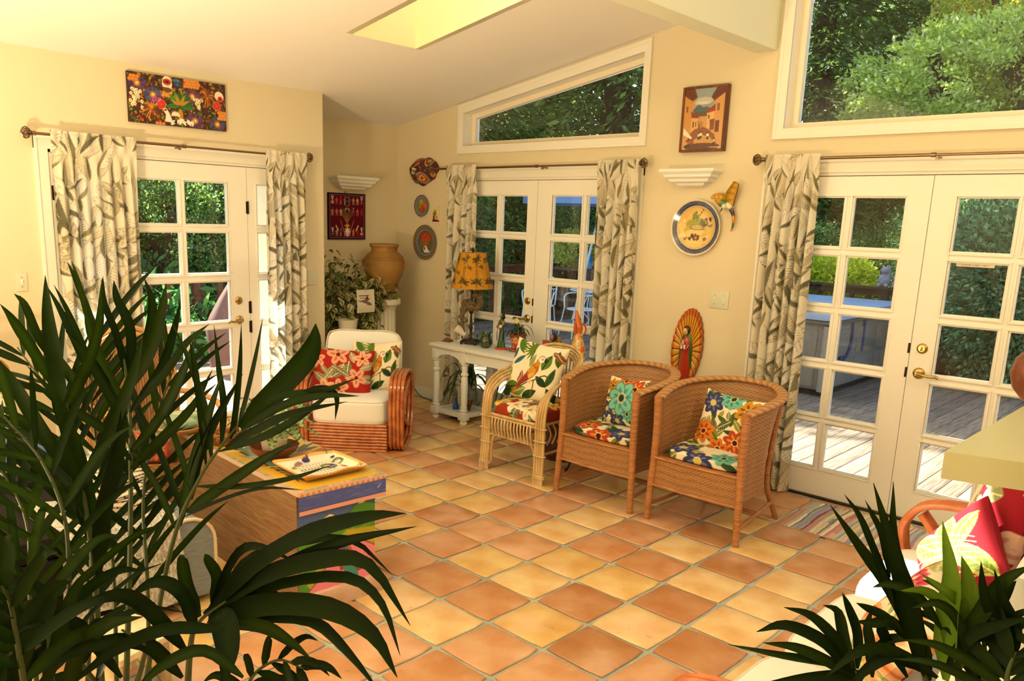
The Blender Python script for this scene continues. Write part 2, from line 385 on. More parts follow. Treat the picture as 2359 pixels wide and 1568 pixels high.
# ---- ceiling with skylight well
SK = (.797, 2.34, -1.828, -1.284)
BX = 2.72
cl = MB()
def cp(x0, x1, y0, y1): # slab of the sloped ceiling
    v = [(x, y, ceil_z(x)+d) for d in (0, .14) for x, y in ((x0, y0), (x1, y0), (x1, y1), (x0, y1))]
    cl.add(v, [(0, 1, 2, 3), (4, 5, 6, 7), (0, 1, 5, 4), (1, 2, 6, 5), (2, 3, 7, 6), (3, 0, 4, 7)])
cp(XA-.17, SK[0], -8.2, .17); cp(SK[1], BX, -8.2, .17); cp(SK[0], SK[1], -8.2, SK[2]); cp(SK[0], SK[1], SK[3], .17)
cl.box(2.74, 8.65, -8.2, .17, 4.42, 4.55)
struct(cl.build('ceiling', M_CEIL, smooth=False))
sk = MB(); zt = 3.6; t_ = .05
def skw(P): sk.add(P, [(0, 1, 2, 3), (4, 5, 6, 7), (0, 1, 5, 4), (1, 2, 6, 5), (2, 3, 7, 6), (3, 0, 4, 7)])
def panel(a, b, n):   # vertical shaft side between floor points a and b, offset outward by n
    (x0, y0), (x1, y1) = a, b
    skw([(x0, y0, ceil_z(x0)), (x1, y1, ceil_z(x1)), (x1, y1, zt), (x0, y0, zt), (x0+n[0]*t_, y0+n[1]*t_, ceil_z(x0)), (x1+n[0]*t_, y1+n[1]*t_, ceil_z(x1)), (x1+n[0]*t_, y1+n[1]*t_, zt), (x0+n[0]*t_, y0+n[1]*t_, zt)])
e_ = .002; SI = (SK[0]+e_, SK[1]-e_, SK[2]+e_, SK[3]-e_)
panel((SI[0], SI[2]), (SI[0], SI[3]), (-1, 0)); panel((SI[1], SI[2]), (SI[1], SI[3]), (1, 0)); panel((SI[0], SI[2]), (SI[1], SI[2]), (0, -1)); panel((SI[0], SI[3]), (SI[1], SI[3]), (0, 1))
struct(sk.build('trim_1', mat('shaft_bounce_tint', 'f8efc4', .6), smooth=False))  # yellow in the colour stands in for sunlight bounced down the shaft
swin = struct(bpy.data.objects.new('window_3', None)); COL.objects.link(swin)
MB().box(SK[0]-.03, SK[1]+.03, SK[2]-.03, SK[3]+.03, zt, zt+.008).build('pane', GLASS, swin, smooth=False)
bm_ = struct(MB().box(2.654, 2.798, -8.1, 0, 2.8203, 4.5).build('trim_2', M_BEAM, smooth=False))
# roof slabs outside (they shade the walls as the eaves do)
struct(MB().prism([(XA-.75, ceil_z(XA-.75)+.16), (XL+.9, ceil_z(XL+.9)+.16), (XL+.9, ceil_z(XL+.9)+.3), (XA-.75, ceil_z(XA-.75)+.3)], -8.4, .45, 'y').build('roof', mat('roof_board', '5a4a3c', .8), smooth=False))
# pony wall under the counter
struct(MB().box(5.3, 5.42, -2.9, -.01, 0, 1.2).build('wall_low', M_WALL, smooth=False))
# ---- casings and windows
def casing_y(name, P_in, P_out, y0=-.022):
    m_ = MB(); n = len(P_in)
    mid = [((a[0]*.35+b[0]*.65), (a[1]*.35+b[1]*.65)) for a, b in zip(P_in, P_out)]
    for i in range(n):
        j = (i+1) % n
        for A, B, ya, yb in ((P_in, mid, y0+.008, y0+.004), (mid, P_out, y0, y0)):
            q = [A[i], A[j], B[j], B[i]]; v = [(a, ya if k in (0, 1) else yb, b) for k, (a, b) in enumerate(q)]+[(a, .001, b) for a, b in q]
            m_.add(v, [(0, 1, 2, 3), (4, 7, 6, 5), (0, 4, 5, 1), (1, 5, 6, 2), (2, 6, 7, 3), (3, 7, 4, 0)])
    return m_
def window_y(name, P_in, P_out, gy=.12):
    w_ = struct(bpy.data.objects.new(name, None)); COL.objects.link(w_)
    casing_y('casing', P_in, P_out).build('casing', M_TRIM, w_, smooth=False)
    n = len(P_in)
    rv = MB()
    def ins(P, d):
        out = []
        for i in range(n):
            p0, p1, p2 = Vector(P[i-1]), Vector(P[i]), Vector(P[(i+1) % n]); e1 = (p1-p0).normalized(); e2 = (p2-p1).normalized()
            n1 = Vector((-e1.y, e1.x)); n2 = Vector((-e2.y, e2.x)); b = (n1+n2); out.append(tuple(p1+b*(d/max(.2, b.dot(n1)))))
        return out
    for i in range(n):
        j = (i+1) % n; Q = ins(P_in, .0015); A, B = Q[i], Q[j]
        rv.add([(A[0], -.002, A[1]), (B[0], -.002, B[1]), (B[0], .169, B[1]), (A[0], .169, A[1])], [(0, 1, 2, 3)])
    rv.build('window_jamb', M_TRIM, w_, smooth=False)
    I = ins(P_in, .042); sash = MB()
    for i in range(n):
        j = (i+1) % n; q = [P_in[i], P_in[j], I[j], I[i]]; v = [(a, y, b) for y in (gy-.022, gy+.03) for a, b in q]
        sash.add(v, [(0, 1, 2, 3), (4, 7, 6, 5), (0, 4, 5, 1), (1, 5, 6, 2), (2, 6, 7, 3), (3, 7, 4, 0)])
    sash.build('sash', WHITE, w_, smooth=False)
    MB().prism(I, gy, gy+.005, 'y').build('pane', GLASS, w_, smooth=False)
    return w_
def w2o(x): return 2.686+(x+.081)*.1663
window_y('window_1', [(W2[0], WS), (W2[1], WS), (W2[1], w2top(W2[1])), (W2[0], w2top(W2[0]))], [(-.081, 2.2775), (1.873, 2.2775), (1.873, w2o(1.873)), (-.081, w2o(-.081))])
window_y('window_2', [(W3[0], WS), (W3[1], WS), (W3[1], w3top(W3[1])), (W3[0], w3top(W3[0]))], [(2.828, 2.2775), (W3[1]+.065, 2.2775), (W3[1]+.065, w3top(W3[1])+.08), (2.828, w3top(W3[0])+.08)])

# ---- french doors (local x along the wall, y into the wall, z up)
ROWS = [(1.615, 1.925), (1.258, 1.5676), (.9026, 1.2082), (.5434, .8524), (.1915, .4978)]
def hinge_mb(x, z): return MB().box(x-.011, x+.011, -.006, .004, z-.045, z+.045, bev=.003).tube([(x+.004, -.006, z-.047), (x+.004, -.006, z+.047)], .006, 8)
def leaf_door(d, x0, x1, cols, parent_M):
    m_ = MB(); y0, y1 = 0, .045; b = .0045
    xs = [x0]+[v for c in cols for v in c]+[x1]
    m_.box(xs[0], xs[1], y0, y1, .012, 2.043); m_.box(xs[-2], xs[-1], y0, y1, .012, 2.043)
    zs = [.012]+[v for r in ROWS[::-1] for v in r]+[2.043]
    m_.box(xs[1], xs[-2], y0, y1, zs[0], zs[1]); m_.box(xs[1], xs[-2], y0, y1, zs[-2], zs[-1])
    for i in range(2, len(zs)-2, 2): m_.box(xs[1], xs[-2], y0+.006, y1-.006, zs[i]-.001, zs[i-1+0]+.001 if False else zs[i+1]+.001)
    for i in range(2, len(xs)-2, 2): m_.box(xs[i], xs[i+1], y0+.0066, y1-.0066, zs[1], zs[-2])
    # glazing beads round every pane
    for (a, c_) in cols:
        for (z0, z1) in ROWS:
            for (p, q, r_, s_) in ((a, c_, z0, z0+.009), (a, c_, z1-.009, z1), (a, a+.009, z0+.009, z1-.009), (c_-.009, c_, z0+.009, z1-.009)): m_.box(p, q, y0+.011, y1-.011, r_, s_)
            for (p, q, r_, s_) in ((a-.012, c_+.012, z0-.012, z0), (a-.012, c_+.012, z1, z1+.012), (a-.012, a, z0, z1), (c_, c_+.012, z0, z1)): m_.box(p, q, y0-.003-.0002*(r_ == z0), y0+.008+.0002*(r_ == z0), r_, s_, bev=.0025)
    lf = m_.build('door_leaf', mat('door_paint', dw('f5dbab'), .35), d, smooth=True, auto=30)
    for (a, c_) in cols:
        for (z0, z1) in ROWS: MB().box(a+.006, c_-.006, .021, .025, z0+.006, z1-.006).build('pane', GLASS, lf, smooth=False)
    return lf
def knob_set(lf, x, lever=True, side=1, zs=(1.055, .907)):
    k = MB().lathe([(.0001, -.004), (.031, -.004), (.031, .002), (.026, .008), (.018, .010), (.018, .018), (.0001, .018)], 24, T(x, 0, zs[0], rx=PI/2)); k.box(x-.004, x+.004, -.028, -.016, zs[0]-.013, zs[0]+.013, bev=.002)
    plab(k.build('deadbolt', M_BRASS, lf), 'round brass deadbolt')
    if lever:
        l = MB().lathe([(.0001, -.004), (.034, -.004), (.034, .002), (.028, .009), (.014, .012), (.012, .045), (.0001, .045)], 24, T(x, 0, zs[1], rx=PI/2))
        l.tube(spline([(x, -.042, zs[1]), (x+side*.03, -.048, zs[1]-.002), (x+side*.07, -.048, zs[1]-.006), (x+side*.10, -.048, zs[1]-.001), (x+side*.118, -.044, zs[1]-.010)], 16), [.011, .010, .0095, .009]+[.0085]*20, 10) if False else l.tube(spline([(x, -.042, zs[1]), (x+side*.03, -.048, zs[1]-.002), (x+side*.07, -.048, zs[1]-.006), (x+side*.10, -.048, zs[1]-.001), (x+side*.118, -.044, zs[1]-.010)], 16), .0085, 10)
        plab(l.build('handle', M_BRASS, lf), 'curved brass lever handle')
M1 = None
def door(name, M_, x0, x1, leaves, head=2.0751, caseL=.07, caseR=.07):
    d = struct(bpy.data.objects.new(name, None)); COL.objects.link(d); d.matrix_world = M_
    f = MB(); f.box(x0, x0+.028, -.002, .17, 0, head); f.box(x1-.028, x1, -.002, .17, 0, head); f.box(x0, x1, -.002, .17, head-.027, head)
    f.box(x0+.028, x0+.04, .047, .09, 0, head-.02); f.box(x1-.04, x1-.028, .047, .09, 0, head-.02); f.box(x0, x1, .047, .09, head-.04, head-.02)
    f.build('door_frame', M_TRIM, d, smooth=False)
    c = MB()
    for a, b_ in ((x0-caseL, x0+.008), (x1-.008, x1+caseR)):
        c.box(a, b_, -.016, .001, 0, head+.07); e = a if b_ < (x0+x1)/2 else b_-.018; c.box(e, e+.018, -.024, -.015, 0, head+.07, bev=.003)
    c.box(x0-caseL, x1+caseR, -.017, .001, head-.008, head+.072); c.box(x0-caseL, x1+caseR, -.025, -.016, head+.052, head+.072, bev=.003)
    c.build('casing', M_TRIM, d, smooth=False)
    plab(MB().box(x0+.02, x1-.02, -.02, .16, -.004, .011, bev=.003).build('threshold', mat('bronze_threshold', '3a2a1e', .45, metal=.3), d, smooth=False), 'dark bronze threshold')
    out = [leaf_door(d, a, b_, cols, M_) for a, b_, cols in leaves]
    return d, out
I4 = Matrix.Identity(4)
d2, L2 = door('door_2', I4, D2[0], D2[1], [(-.05, .860, [(.11, .410), (.455, .755)]), (.8635, 1.775, [(1.018, 1.318), (1.363, 1.66)])])
d3, L3 = door('door_3', I4, D3[0], D3[1], [(2.898, 3.811, [(3.030, 3.330), (3.375, 3.6796)]), (3.8145, 4.727, [(3.944, 4.2484), (4.293, 4.596)])])
MLW = Matrix(((0, -1, 0, XL), (1, 0, 0, 0), (0, 0, 1, 0), (0, 0, 0, 1)))  # local x -> world y, local y -> world -x
d1, L1 = door('door_1', MLW, D1[0], D1[1], [(-3.305, -2.972, [(-3.24, -3.04)]), (-2.969, -1.9475, [(-2.812, -2.476), (-2.4386, -2.1025)]), (-1.944, -1.61, [(-1.866, -1.67)])])
for L_, x in ((L2[0], .80), (L1[1], -2.04)): knob_set(L_, x, True, -1)
knob_set(L3[1], 3.878, True, 1)
for L_, x in ((L3[0], 3.803), (L2[0], .855)):
    for z in (1.05, .905): plab(MB().box(x-.003, x+.008, -.006, .004, z-.03, z+.03, bev=.002).build('strike_plate', M_DARKMETAL, L_), 'dark strike plate at the meeting edge')
plab(hinge_mb(-1.946, 1.75).build('hinge', M_DARKMETAL, L1[1]), 'dark bronze hinge')
for z in (1.0, .85): plab(hinge_mb(-1.946, z).build('hinge', M_DARKMETAL, L1[1]), 'dark bronze hinge')
plab(hinge_mb(-3.305, 1.8).build('hinge', M_DARKMETAL, L1[0]), 'dark bronze hinge')
# white notice strip stuck to the glass of the right leaf
cv = Canvas(240, 24, 'f0ece0')
xx = .04
for ch in range(34):
    wd = rng.uniform(.012, .02)
    if rng.random() > .15: cv.rect(xx, .03, xx+wd, .065, '8a8478')
    xx += wd+.009
P, C_ = cv.pane(0, 0, lambda u, v: (3.985+u*.19, .019, 1.542+v*.019), 96, 6)
tag(MB().grid(P, C_).box(3.985, 4.175, .0192, .0204, 1.542, 1.561, c=lin('f0ece0')).build('sticker', PAINT), 'narrow white notice strip stuck on a pane of the right french door', 'sticker')
# ---- baseboards
bb = lambda: mat('baseboard_paint', dw('f0d6a4'), .4)
struct(MB().box(XA, D2[0]-.075, -.014, .001, 0, .085).box(XA, D2[0]-.075, -.010, .001, .085, .10).build('baseboard_right', bb(), smooth=False))
struct(MB().box(D2[1]+.075, D3[0]-.075, -.014, .001, 0, .10).build('baseboard_middle', bb(), smooth=False))
struct(MB().box(XA-.001, XA+.014, YE, 0, 0, .10).build('baseboard_alcove', bb(), smooth=False))
struct(MB().box(XL-.001, XL+.014, D1[1]+.075, YE+.002, 0, .10).box(XL-.001, XL+.014, -8, D1[0]-.075, 0, .1).build('baseboard_left', bb(), smooth=False))
# ------------------------------------------------------------------ curtains
def curtain_canvas(seed):
    r_ = random.Random(seed); cv = Canvas(420, 980, 'f4f0e2')
    for i in range(380):
        x, y = r_.uniform(-.1, 1.1), r_.uniform(-.1, 2.45); l = r_.uniform(.13, .26); w_ = l*r_.uniform(.17, .26); an = PI/2+r_.uniform(-1.0, 1.0)
        base = r_.choice(['f2eddc', 'e4dcc4', 'f6f2e6', 'eae4d0', 'd2cab0', 'f8f5ec'])
        ca, sa = math.cos(an), math.sin(an); u = ((cv.X-x)*ca+(cv.Y-y)*sa)/l; v_ = (-(cv.X-x)*sa+(cv.Y-y)*ca)/w_
        prof = np.sin(np.clip(u, 0, 1)*PI)**.7*(1-.3*np.clip(u, 0, 1)); mk = (u > 0) & (u < 1) & (np.abs(v_) < prof)
        cv.put(mk, base); side = r_.choice((-1, 1))
        dk = r_.choice(['5c5c3e', '6a6848', '7a7654', '8c8662', '4c4c34'])
        cv.put(mk & (v_*side > .12+.5*u), dk, .85)
        ph = r_.uniform(0, 1); fr = r_.uniform(9, 15)
        cv.put(mk & (((u*fr-np.abs(v_)*2.2+ph) % 1) < .2) & (np.abs(v_) > .12), dk, .6)
        cv.put(mk & (np.abs(v_) < .05), 'f4efdf', .8); cv.put((u > 0) & (u < 1) & (np.abs(np.abs(v_)-prof) < .05), '6a674a', .4)
    return cv
M_CURT = mat('curtain_fabric', attr='Col', rough=.9, spec=.1, trans=.35)
CCV = [curtain_canvas(3), curtain_canvas(8)]
def curtain(M_, x0, x1, yc, ztop, zbot, folds, cvs, seed, label, wf=.62):
    r_ = random.Random(seed); nu, nv = 190, 400; ph = [r_.uniform(-.5, .5) for _ in range(6)]
    W_ = x1-x0; P = []; C_ = []; k0 = r_.uniform(0, .1)
    for i in range(nu+1):
        u = i/nu; row = []; rc = []
        for j in range(nv+1):
            v = j/nv; z = zbot+(ztop-zbot)*v; d = 1-v
            A = .012+.03*min(1, d*3.5)
            uu = u+.018*math.sin(5*u+ph[0]+d*2.2)*d+.012*math.sin(11*u+ph[1]+d*3)*d
            fo = math.sin(2*PI*folds*uu+ph[2]+.35*math.sin(7*uu+ph[3])); fo2 = math.sin(2*PI*folds*2.3*u+ph[4]+1.5*d)
            y = yc+A*fo*(.8+.2*math.sin(9*u+ph[5]))+.006*fo2*d
            k = min(1, max(0, (v-.90)/.06)); y = y*(1-k)+k*(yc-.017-.006*fo+(.004 if v > .99 else 0))
            x = x0+W_*(uu-.5*(.0))+.008*math.cos(2*PI*folds*uu+ph[2])*min(1, d*3)
            row.append(M_ @ Vector((x, y, z))); rc.append(cvs.at((k0+u*wf) % 1, (v*.94+.03)))
        P.append(row); C_.append(rc)
    o = MB().grid(P, C_).build('curtain', M_CURT, auto=80)
    tag(o, label, 'curtain', 'leaf print curtains on the rods'); return o
def rod(M_, x0, x1, z, label, y=-.09, bracket=None, jx=None, right_finial=True):
    t = thing('curtain_rod', label, 'curtain rod'); t.matrix_world = M_
    jx = jx or (x0+x1)/2
    MB().tube([(x0+.03, y, z), (jx, y, z)], .0095, 12).tube([(jx-.02, y, z), (x1-.03, y, z)], .0078, 12).tube([(jx-.012, y, z), (jx+.012, y, z)], .013, 12).tube([(x0+.03, y, z), (x0+.055, y, z)], .014, 12).tube([(x1-.055, y, z), (x1-.03, y, z)], .014, 12).build('rod', M_NICKEL, t)
    for x, s_ in ((x0, 1), (x1, -1)):
        if s_ == -1 and not right_finial: continue
        f = MB().sphere(.017, (x, y, z), 10, 6)
        f.lathe([(.010, .028), (.019, .022), (.019, .016), (.010, .012)], 16, T(x, y, z, ry=s_*PI/2))
        for k in range(8):
            a = 2*PI*k/8; f.tube([Vector((x, y, z))+Vector((q*s_, math.cos(a)*r_, math.sin(a)*r_)) for q, r_ in ((.024, .012), (.012, .028), (-.004, .034), (-.018, .027), (-.028, .004))], .0042, 6)
        f.build('finial', M_NICKEL, t)
    for x in (bracket or [jx+.05]):
        MB().tube([(x, 0, z-.012), (x, y, z-.012)], .006, 8).box(x-.008, x+.008, y-.010, y+.010, z-.026, z-.006, bev=.002).box(x-.012, x+.012, -.008, 0, z-.035, z+.01, bev=.002).build('bracket', M_NICKEL, t)
    return t
def lw(px, py, y=-.09):  # left wall local coordinates of a photo point, y in front of the wall
    p = on_x(px, py, XL-y); return p.y, p.z
ry = -.09
a0, b0 = lw(60, 307)[0], lw(712, 369)[0]
rod(MLW, a0, b0, 2.148, 'long nickel curtain rod above the left glass door, under the fruit painting', ry, [lw(414, 345)[0]], lw(425, 342)[0])
r2a, r2b = on_y(990, 388, ry).x, on_y(1483, 376, ry).x
rod(I4, r2a, r2b, 2.148, 'nickel curtain rod over the middle french doors, below the slanted window', ry, [on_y(1250, 383, ry).x], on_y(1236, 383, ry).x)
r3a = on_y(1745, 372, ry).x
rod(I4, r3a, 4.95, 2.148, 'nickel curtain rod over the right french doors, under the big upper window', ry, [on_y(2160, 362, ry).x], on_y(2150, 362, ry).x)
c = [lw(114, 320)[0], lw(312, 330)[0], lw(610, 360)[0], lw(705, 368)[0]]
curtain(MLW, c[0], c[1], ry, 2.175, .03, 7.5, CCV[0], 1, 'wide leaf print curtain at the left end of the left glass door, behind the palm')
curtain(MLW, c[2], c[3], ry, 2.175, .03, 5.5, CCV[1], 2, 'sunlit leaf print curtain beside the wall corner, left of the cream armchair')
c = [on_y(p, 390, ry).x for p in (1031, 1100, 1379, 1474, 1764, 1890)]
curtain(I4, c[0], c[1], ry, 2.175, .03, 5, CCV[1], 3, 'narrow leaf print curtain behind the table lamp', .5)
curtain(I4, c[2], c[3], ry, 2.175, .03, 5.5, CCV[0], 4, 'leaf print curtain hanging right of the middle french doors, above the cane armchair', .55)
curtain(I4, c[4], c[5], ry, 2.175, .015, 6, CCV[1], 5, 'leaf print curtain at the left of the right french doors, behind the wicker chairs')

# ------------------------------------------------------------------ wall pictures
def board(cv, W_, H_, nx, ny, M_, name, thick=.02, edge='2a160e', gl=PAINT, parent=None):
    """painted board: local x right, z up, front at y=-thick"""
    P, C_ = cv.pane(W_, H_, lambda u, v: (u*W_, -thick, v*H_), nx, ny)
    m_ = MB().grid(P, C_); e = lin(edge)
    m_.add([(0, 0, 0), (W_, 0, 0), (W_, 0, H_), (0, 0, H_), (0, -thick, 0), (W_, -thick, 0), (W_, -thick, H_), (0, -thick, H_)], [(0, 4, 5, 1), (1, 5, 6, 2), (2, 6, 7, 3), (3, 7, 4, 0), (0, 1, 2, 3)], e)
    m_.v = [tuple(M_ @ Vector(p)) for p in m_.v]
    return m_.build(name, gl, parent, smooth=False)
# long fruit market painting
cv = Canvas(420, 192, '3a1c12'); r_ = random.Random(4); HH = cv.H
for i in range(900):
    x, y = r_.random(), r_.random()*HH; cv.ell(x, y, r_.uniform(.006, .012), None, r_.choice(['7a1a12', 'a83020', '3c6a20', '7a9a2c', '8a4a18', '5a1a3a', 'c07a20', '2a4a20']))
for x, y, c1 in ((.09, .36, '4a2a5a'), (.24, .27, '3a4a7a'), (.64, .30, '5a3050'), (.66, .07, '4a2a5a'), (.90, .06, '3a3a5a')):
    cv.ell(x, y, .085, .07, c1); 
    for k in range(24): a = k*PI/12; cv.line(x, y, x+.08*math.cos(a), y+.066*math.sin(a), .0016, r_.choice(['7a6aa0', '2a2040', '9a5a80']))
    cv.ell(x, y, .032, .032, 'c07a30'); cv.ell(x, y, .026, .026, '6a3a1c'); cv.ell(x, y, .021, .021, 'd8b040'); cv.ell(x+.004, y+.004, .008, .008, 'f0dc90')
for x0, y0, nx_, ny_, c1 in ((.57, .40, 5, 3, 'e09038'), (.92, .13, 3, 3, 'e09038'), (.34, .29, 3, 2, 'e0a040'), (.02, .40, 3, 2, 'd88028'), (.27, .02, 3, 1, 'd8742c')):
    for i in range(nx_):
        for j in range(ny_):
            x, y = x0+i*.032+(j % 2)*.014, y0+j*.028-.01; cv.ell(x, y, .018, .018, c1); cv.ell(x, y, .012, .012, 'a84a18'); cv.ell(x, y, .008, .008, 'f0b050')
for x0, y0, n in ((.04, .19, 22), (.68, .25, 9), (.97, .02, 4)):
    for i in range(n):
        x, y = x0+r_.uniform(-.03, .09 if n > 10 else .06), y0+r_.uniform(-.06, .12 if n > 10 else .05); cv.ell(x, y, .015, .017, 'f2e8c8'); cv.ell(x+.002, y-.002, .006, .008, '3a2a18'); cv.line(x, y, x+.008, y-.02, .003, 'd8cc98')
for x, y, r in ((.32, .19, .046), (.90, .24, .044)): cv.ell(x, y, r, r, 'e08058'); cv.ell(x, y, r*.88, r*.88, 'c42414'); [cv.line(x, y, x+r*.8*math.cos(a), y+r*.8*math.sin(a), .0012, 'e0502c') for a in np.linspace(0, 2*PI, 11)]
for x, y in ((.22, .13), (.80, .32)):
    for k in range(18): a = k*PI/9+.2; cv.curve([(x, y), (x+.05*math.cos(a), y+.05*math.sin(a)+.01), (x+.088*math.cos(a), y+.082*math.sin(a)-.012)], .0042, r_.choice(['b8641c', '8a4818', 'd88428', '6a3a1c']), 8)
for k, a in enumerate(np.linspace(-.15, PI+.15, 9)): cv.leaf(.51, .20, .15, .028, a, r_.choice(['2a6a24', '3c8030', '1c4c1c', '58962c']), '16381a')
for a in (.5, 1.1, 2.0, 2.7): cv.leaf(.51, .2, .11, .016, a, 'c8902c', '8a5a18')
cv.ell(.51, .12, .036, .072, '24501c'); cv.ell(.51, .11, .026, .058, 'cc8c28'); [cv.line(.49, .06+.022*i, .53, .064+.022*i, .0018, '7a3c14') for i in range(5)]
for i in range(22): x = .40+r_.random()*.24; cv.leaf(x, r_.uniform(.01, .05), .05, .011, r_.uniform(.2, 2.9), 'f4eedc')
for i in range(5): cv.leaf(.42+.02*i, .09, .05, .012, 1.2+.2*i, 'efe6cc')
cv.poly([(.35, .035), (.43, .03), (.40, .11), (.375, .15), (.34, .13), (.36, .10)], 'f0eade'); cv.ell(.355, .15, .022, .012, 'd8c8a8'); cv.ell(.36, .143, .012, .01, '4a2c1c')
cv.ell(.385, .39, .05, .07, 'f0e6d0'); cv.ell(.385, .34, .046, .035, '6a4a20'); cv.ell(.385, .405, .044, .03, 'c43a28'); cv.ell(.385, .405, .03, .018, '8c1c14'); cv.ell(.385, .405, .012, .01, '3a1410')
cv.poly([(.345, .375), (.425, .365), (.44, .34), (.40, .355), (.35, .355)], 'f0e6d4')
cv.ell(.93, .335, .05, .045, 'f0e0c8', -.6); cv.ell(.94, .31, .03, .028, 'd85040'); cv.ell(.94, .31, .016, .016, '7a1814')
for i in range(16): cv.ell(.49+r_.uniform(-.03, .03), .41+r_.uniform(-.025, .025), .011, .013, r_.choice(['1c5a90', '2474a8', '1a4878']))
for i in range(22): cv.ell(.28+r_.uniform(-.05, .04), .22+r_.uniform(-.03, .03), .009, .009, r_.choice(['c04a70', 'e07898', '9a2a50']))
W_, H_ = 2.804-2.105, 2.60-2.281
tag(board(cv, W_, H_, 300, 140, MLW @ T(-2.806, 0, 2.283), 'painting', .022), 'long unframed canvas crowded with tropical fruit and white lilies, high on the left wall', 'painting')
# mola-like textile picture in the alcove
cv = Canvas(260, 260, '4a0a1e'); r_ = random.Random(9)
cv.rect(0, 0, 1, 1, '2c0f2e'); cv.rect(.03, .03, .97, .97, '8a5a7a'); cv.rect(.045, .045, .955, .955, '5c0c20')
PAL = ['c02838', 'd87850', 'b04048', 'e0a890', '8a3a5a', 'd8506a', '4a5a6a', 'c89870', 'a83a2c']
for row, y in enumerate((.84, .60, .16)):
    for i in range(8):
        x = .11+i*.112; 
        if 3 <= i <= 4 and row == 1: continue
        c1 = r_.choice(PAL); h = .085
        if i in (0, 7) and row != 1: cv.ell(x, y-.04, .045, .035, c1); [cv.line(x, y, x+d, y+.1, .006, 'e8d8c0') for d in (-.03, 0, .03)]
        else: cv.ell(x, y+.075, .016, .018, r_.choice(PAL)); cv.poly([(x-.022, y+.05), (x+.022, y+.05), (x+.03, y-.02), (x-.03, y-.02)], c1); cv.line(x-.012, y-.02, x-.02, y-.08, .008, 'e4c8b0' if r_.random() > .5 else c1); cv.line(x+.012, y-.02, x+.02, y-.08, .008, c1); cv.line(x-.02, y+.03, x-.05, y+.01, .005, c1)
for a in np.linspace(-.62, .62, 13): cv.line(.5, .34, .5+.32*math.sin(a), .34+.34*math.cos(a), .004, r_.choice(['8a6a3a', 'a88a50', '6a4a2a', 'c07050']))
cv.ell(.5, .3, .075, .02, 'e0a030'); cv.ell(.5, .325, .03, .022, 'd89828'); cv.ell(.5, .262, .022, .025, 'e0b8a0'); cv.poly([(.46, .24), (.54, .24), (.56, .15), (.44, .15)], 'f0e4dc'); cv.rect(.465, .07, .495, .15, 'e8dcd4'); cv.rect(.505, .07, .535, .15, 'e8dcd4')
cv.rect(.44, .72, .56, .92, '6a6a72'); cv.rect(.46, .84, .54, .90, '2a1c2a'); cv.rect(.46, .74, .54, .82, '3a2030'); cv.ell(.5, .64, .06, .05, 'a0a098'); cv.ell(.5, .62, .035, .04, '2a1824')
for s_ in (-1, 1): cv.line(.5+s_*.18, .42, .5+s_*.08, .16, .006, 'd0889a'); cv.line(.5+s_*.3, .3, .5+s_*.24, .2, .014, 'e8c8a8')
t = thing('textile_picture', 'maroon embroidered picture of small figures hanging in the alcove under the corbel shelf', 'picture')
MAL = Matrix(((0, -1, 0, XA), (1, 0, 0, 0), (0, 0, 1, 0), (0, 0, 0, 1)))
board(cv, .418, .415, 170, 170, MAL @ T(-.814, 0, 1.498), 'textile', .018, '1c0a1c', CLOTH, t)
MB().tube([MAL @ Vector((-.63, -.006, 1.912)), MAL @ Vector((-.615, -.006, 1.93)), MAL @ Vector((-.6, -.006, 1.912))], .002, 6).build('hook', M_DARKMETAL, t)
# village street picture
cv = Canvas(240, 300, 'c89860'); HH = 1.25
cv.poly([(.2, 1.25), (.86, 1.25), (.7, .8), (.3, .8)], '8fa0a8'); cv.ell(.5, 1.0, .22, .07, 'd8d4c4', 0, .6); cv.ell(.45, .95, .2, .03, 'e8e0cc', 0, .6)
cv.poly([(.2, .8), (.36, .93), (.48, .86), (.56, .88), (.75, .8), (.75, .7), (.2, .7)], '4a6478'); cv.poly([(.28, .78), (.7, .78), (.65, .68), (.3, .68)], '5a5030')
cv.poly([(0, 1.25), (.2, 1.25), (.24, .95), (.2, .3), (0, .2)], 'c8904c'); cv.poly([(0, 1.25), (.24, 1.25), (.32, 1.08), (.2, 1.0), (0, 1.12)], '6a2c18')
cv.poly([(.82, 1.25), (1, 1.25), (1, .15), (.76, .35), (.74, .9)], 'd09a58'); cv.poly([(.78, 1.25), (1, 1.25), (1, 1.14), (.74, .98), (.66, 1.06)], '6a2c18')
for k in range(9): cv.line(.0+.03*k, 1.22-.01*k, .06+.03*k, 1.06-.005*k, .004, '421a10'); cv.line(.98-.035*k, 1.24-.01*k, .92-.03*k, 1.1-.01*k, .004, '421a10')
cv.poly([(.2, .72), (.36, .68), (.4, .42), (.2, .36)], 'd8a860'); cv.poly([(.18, .80), (.3, .72), (.42, .64), (.2, .66)], '8c2c1c'); cv.poly([(.36, .6), (.5, .56), (.5, .38), (.38, .4)], 'b07c40')
cv.poly([(.58, .8), (.76, .84), (.76, .45), (.6, .42)], 'dcb070'); cv.poly([(.55, .78), (.78, .92), (.78, .78), (.6, .74)], '9c3420'); cv.poly([(.66, .6), (.78, .62), (.78, .4), (.68, .38)], '7a4420')
cv.rect(.24, .46, .27, .58, '4a2814'); cv.rect(.31, .47, .33, .57, '4a2814'); cv.rect(.40, .44, .42, .52, '3a1c10'); cv.rect(.62, .62, .65, .7, '3a2414'); cv.rect(.82, .78, .88, .92, '6a4424'); cv.rect(.84, .8, .86, .9, 'a87848'); cv.rect(.8, .34, .9, .58, '6a2a18'); cv.rect(.06, .78, .1, .9, '6a4424')
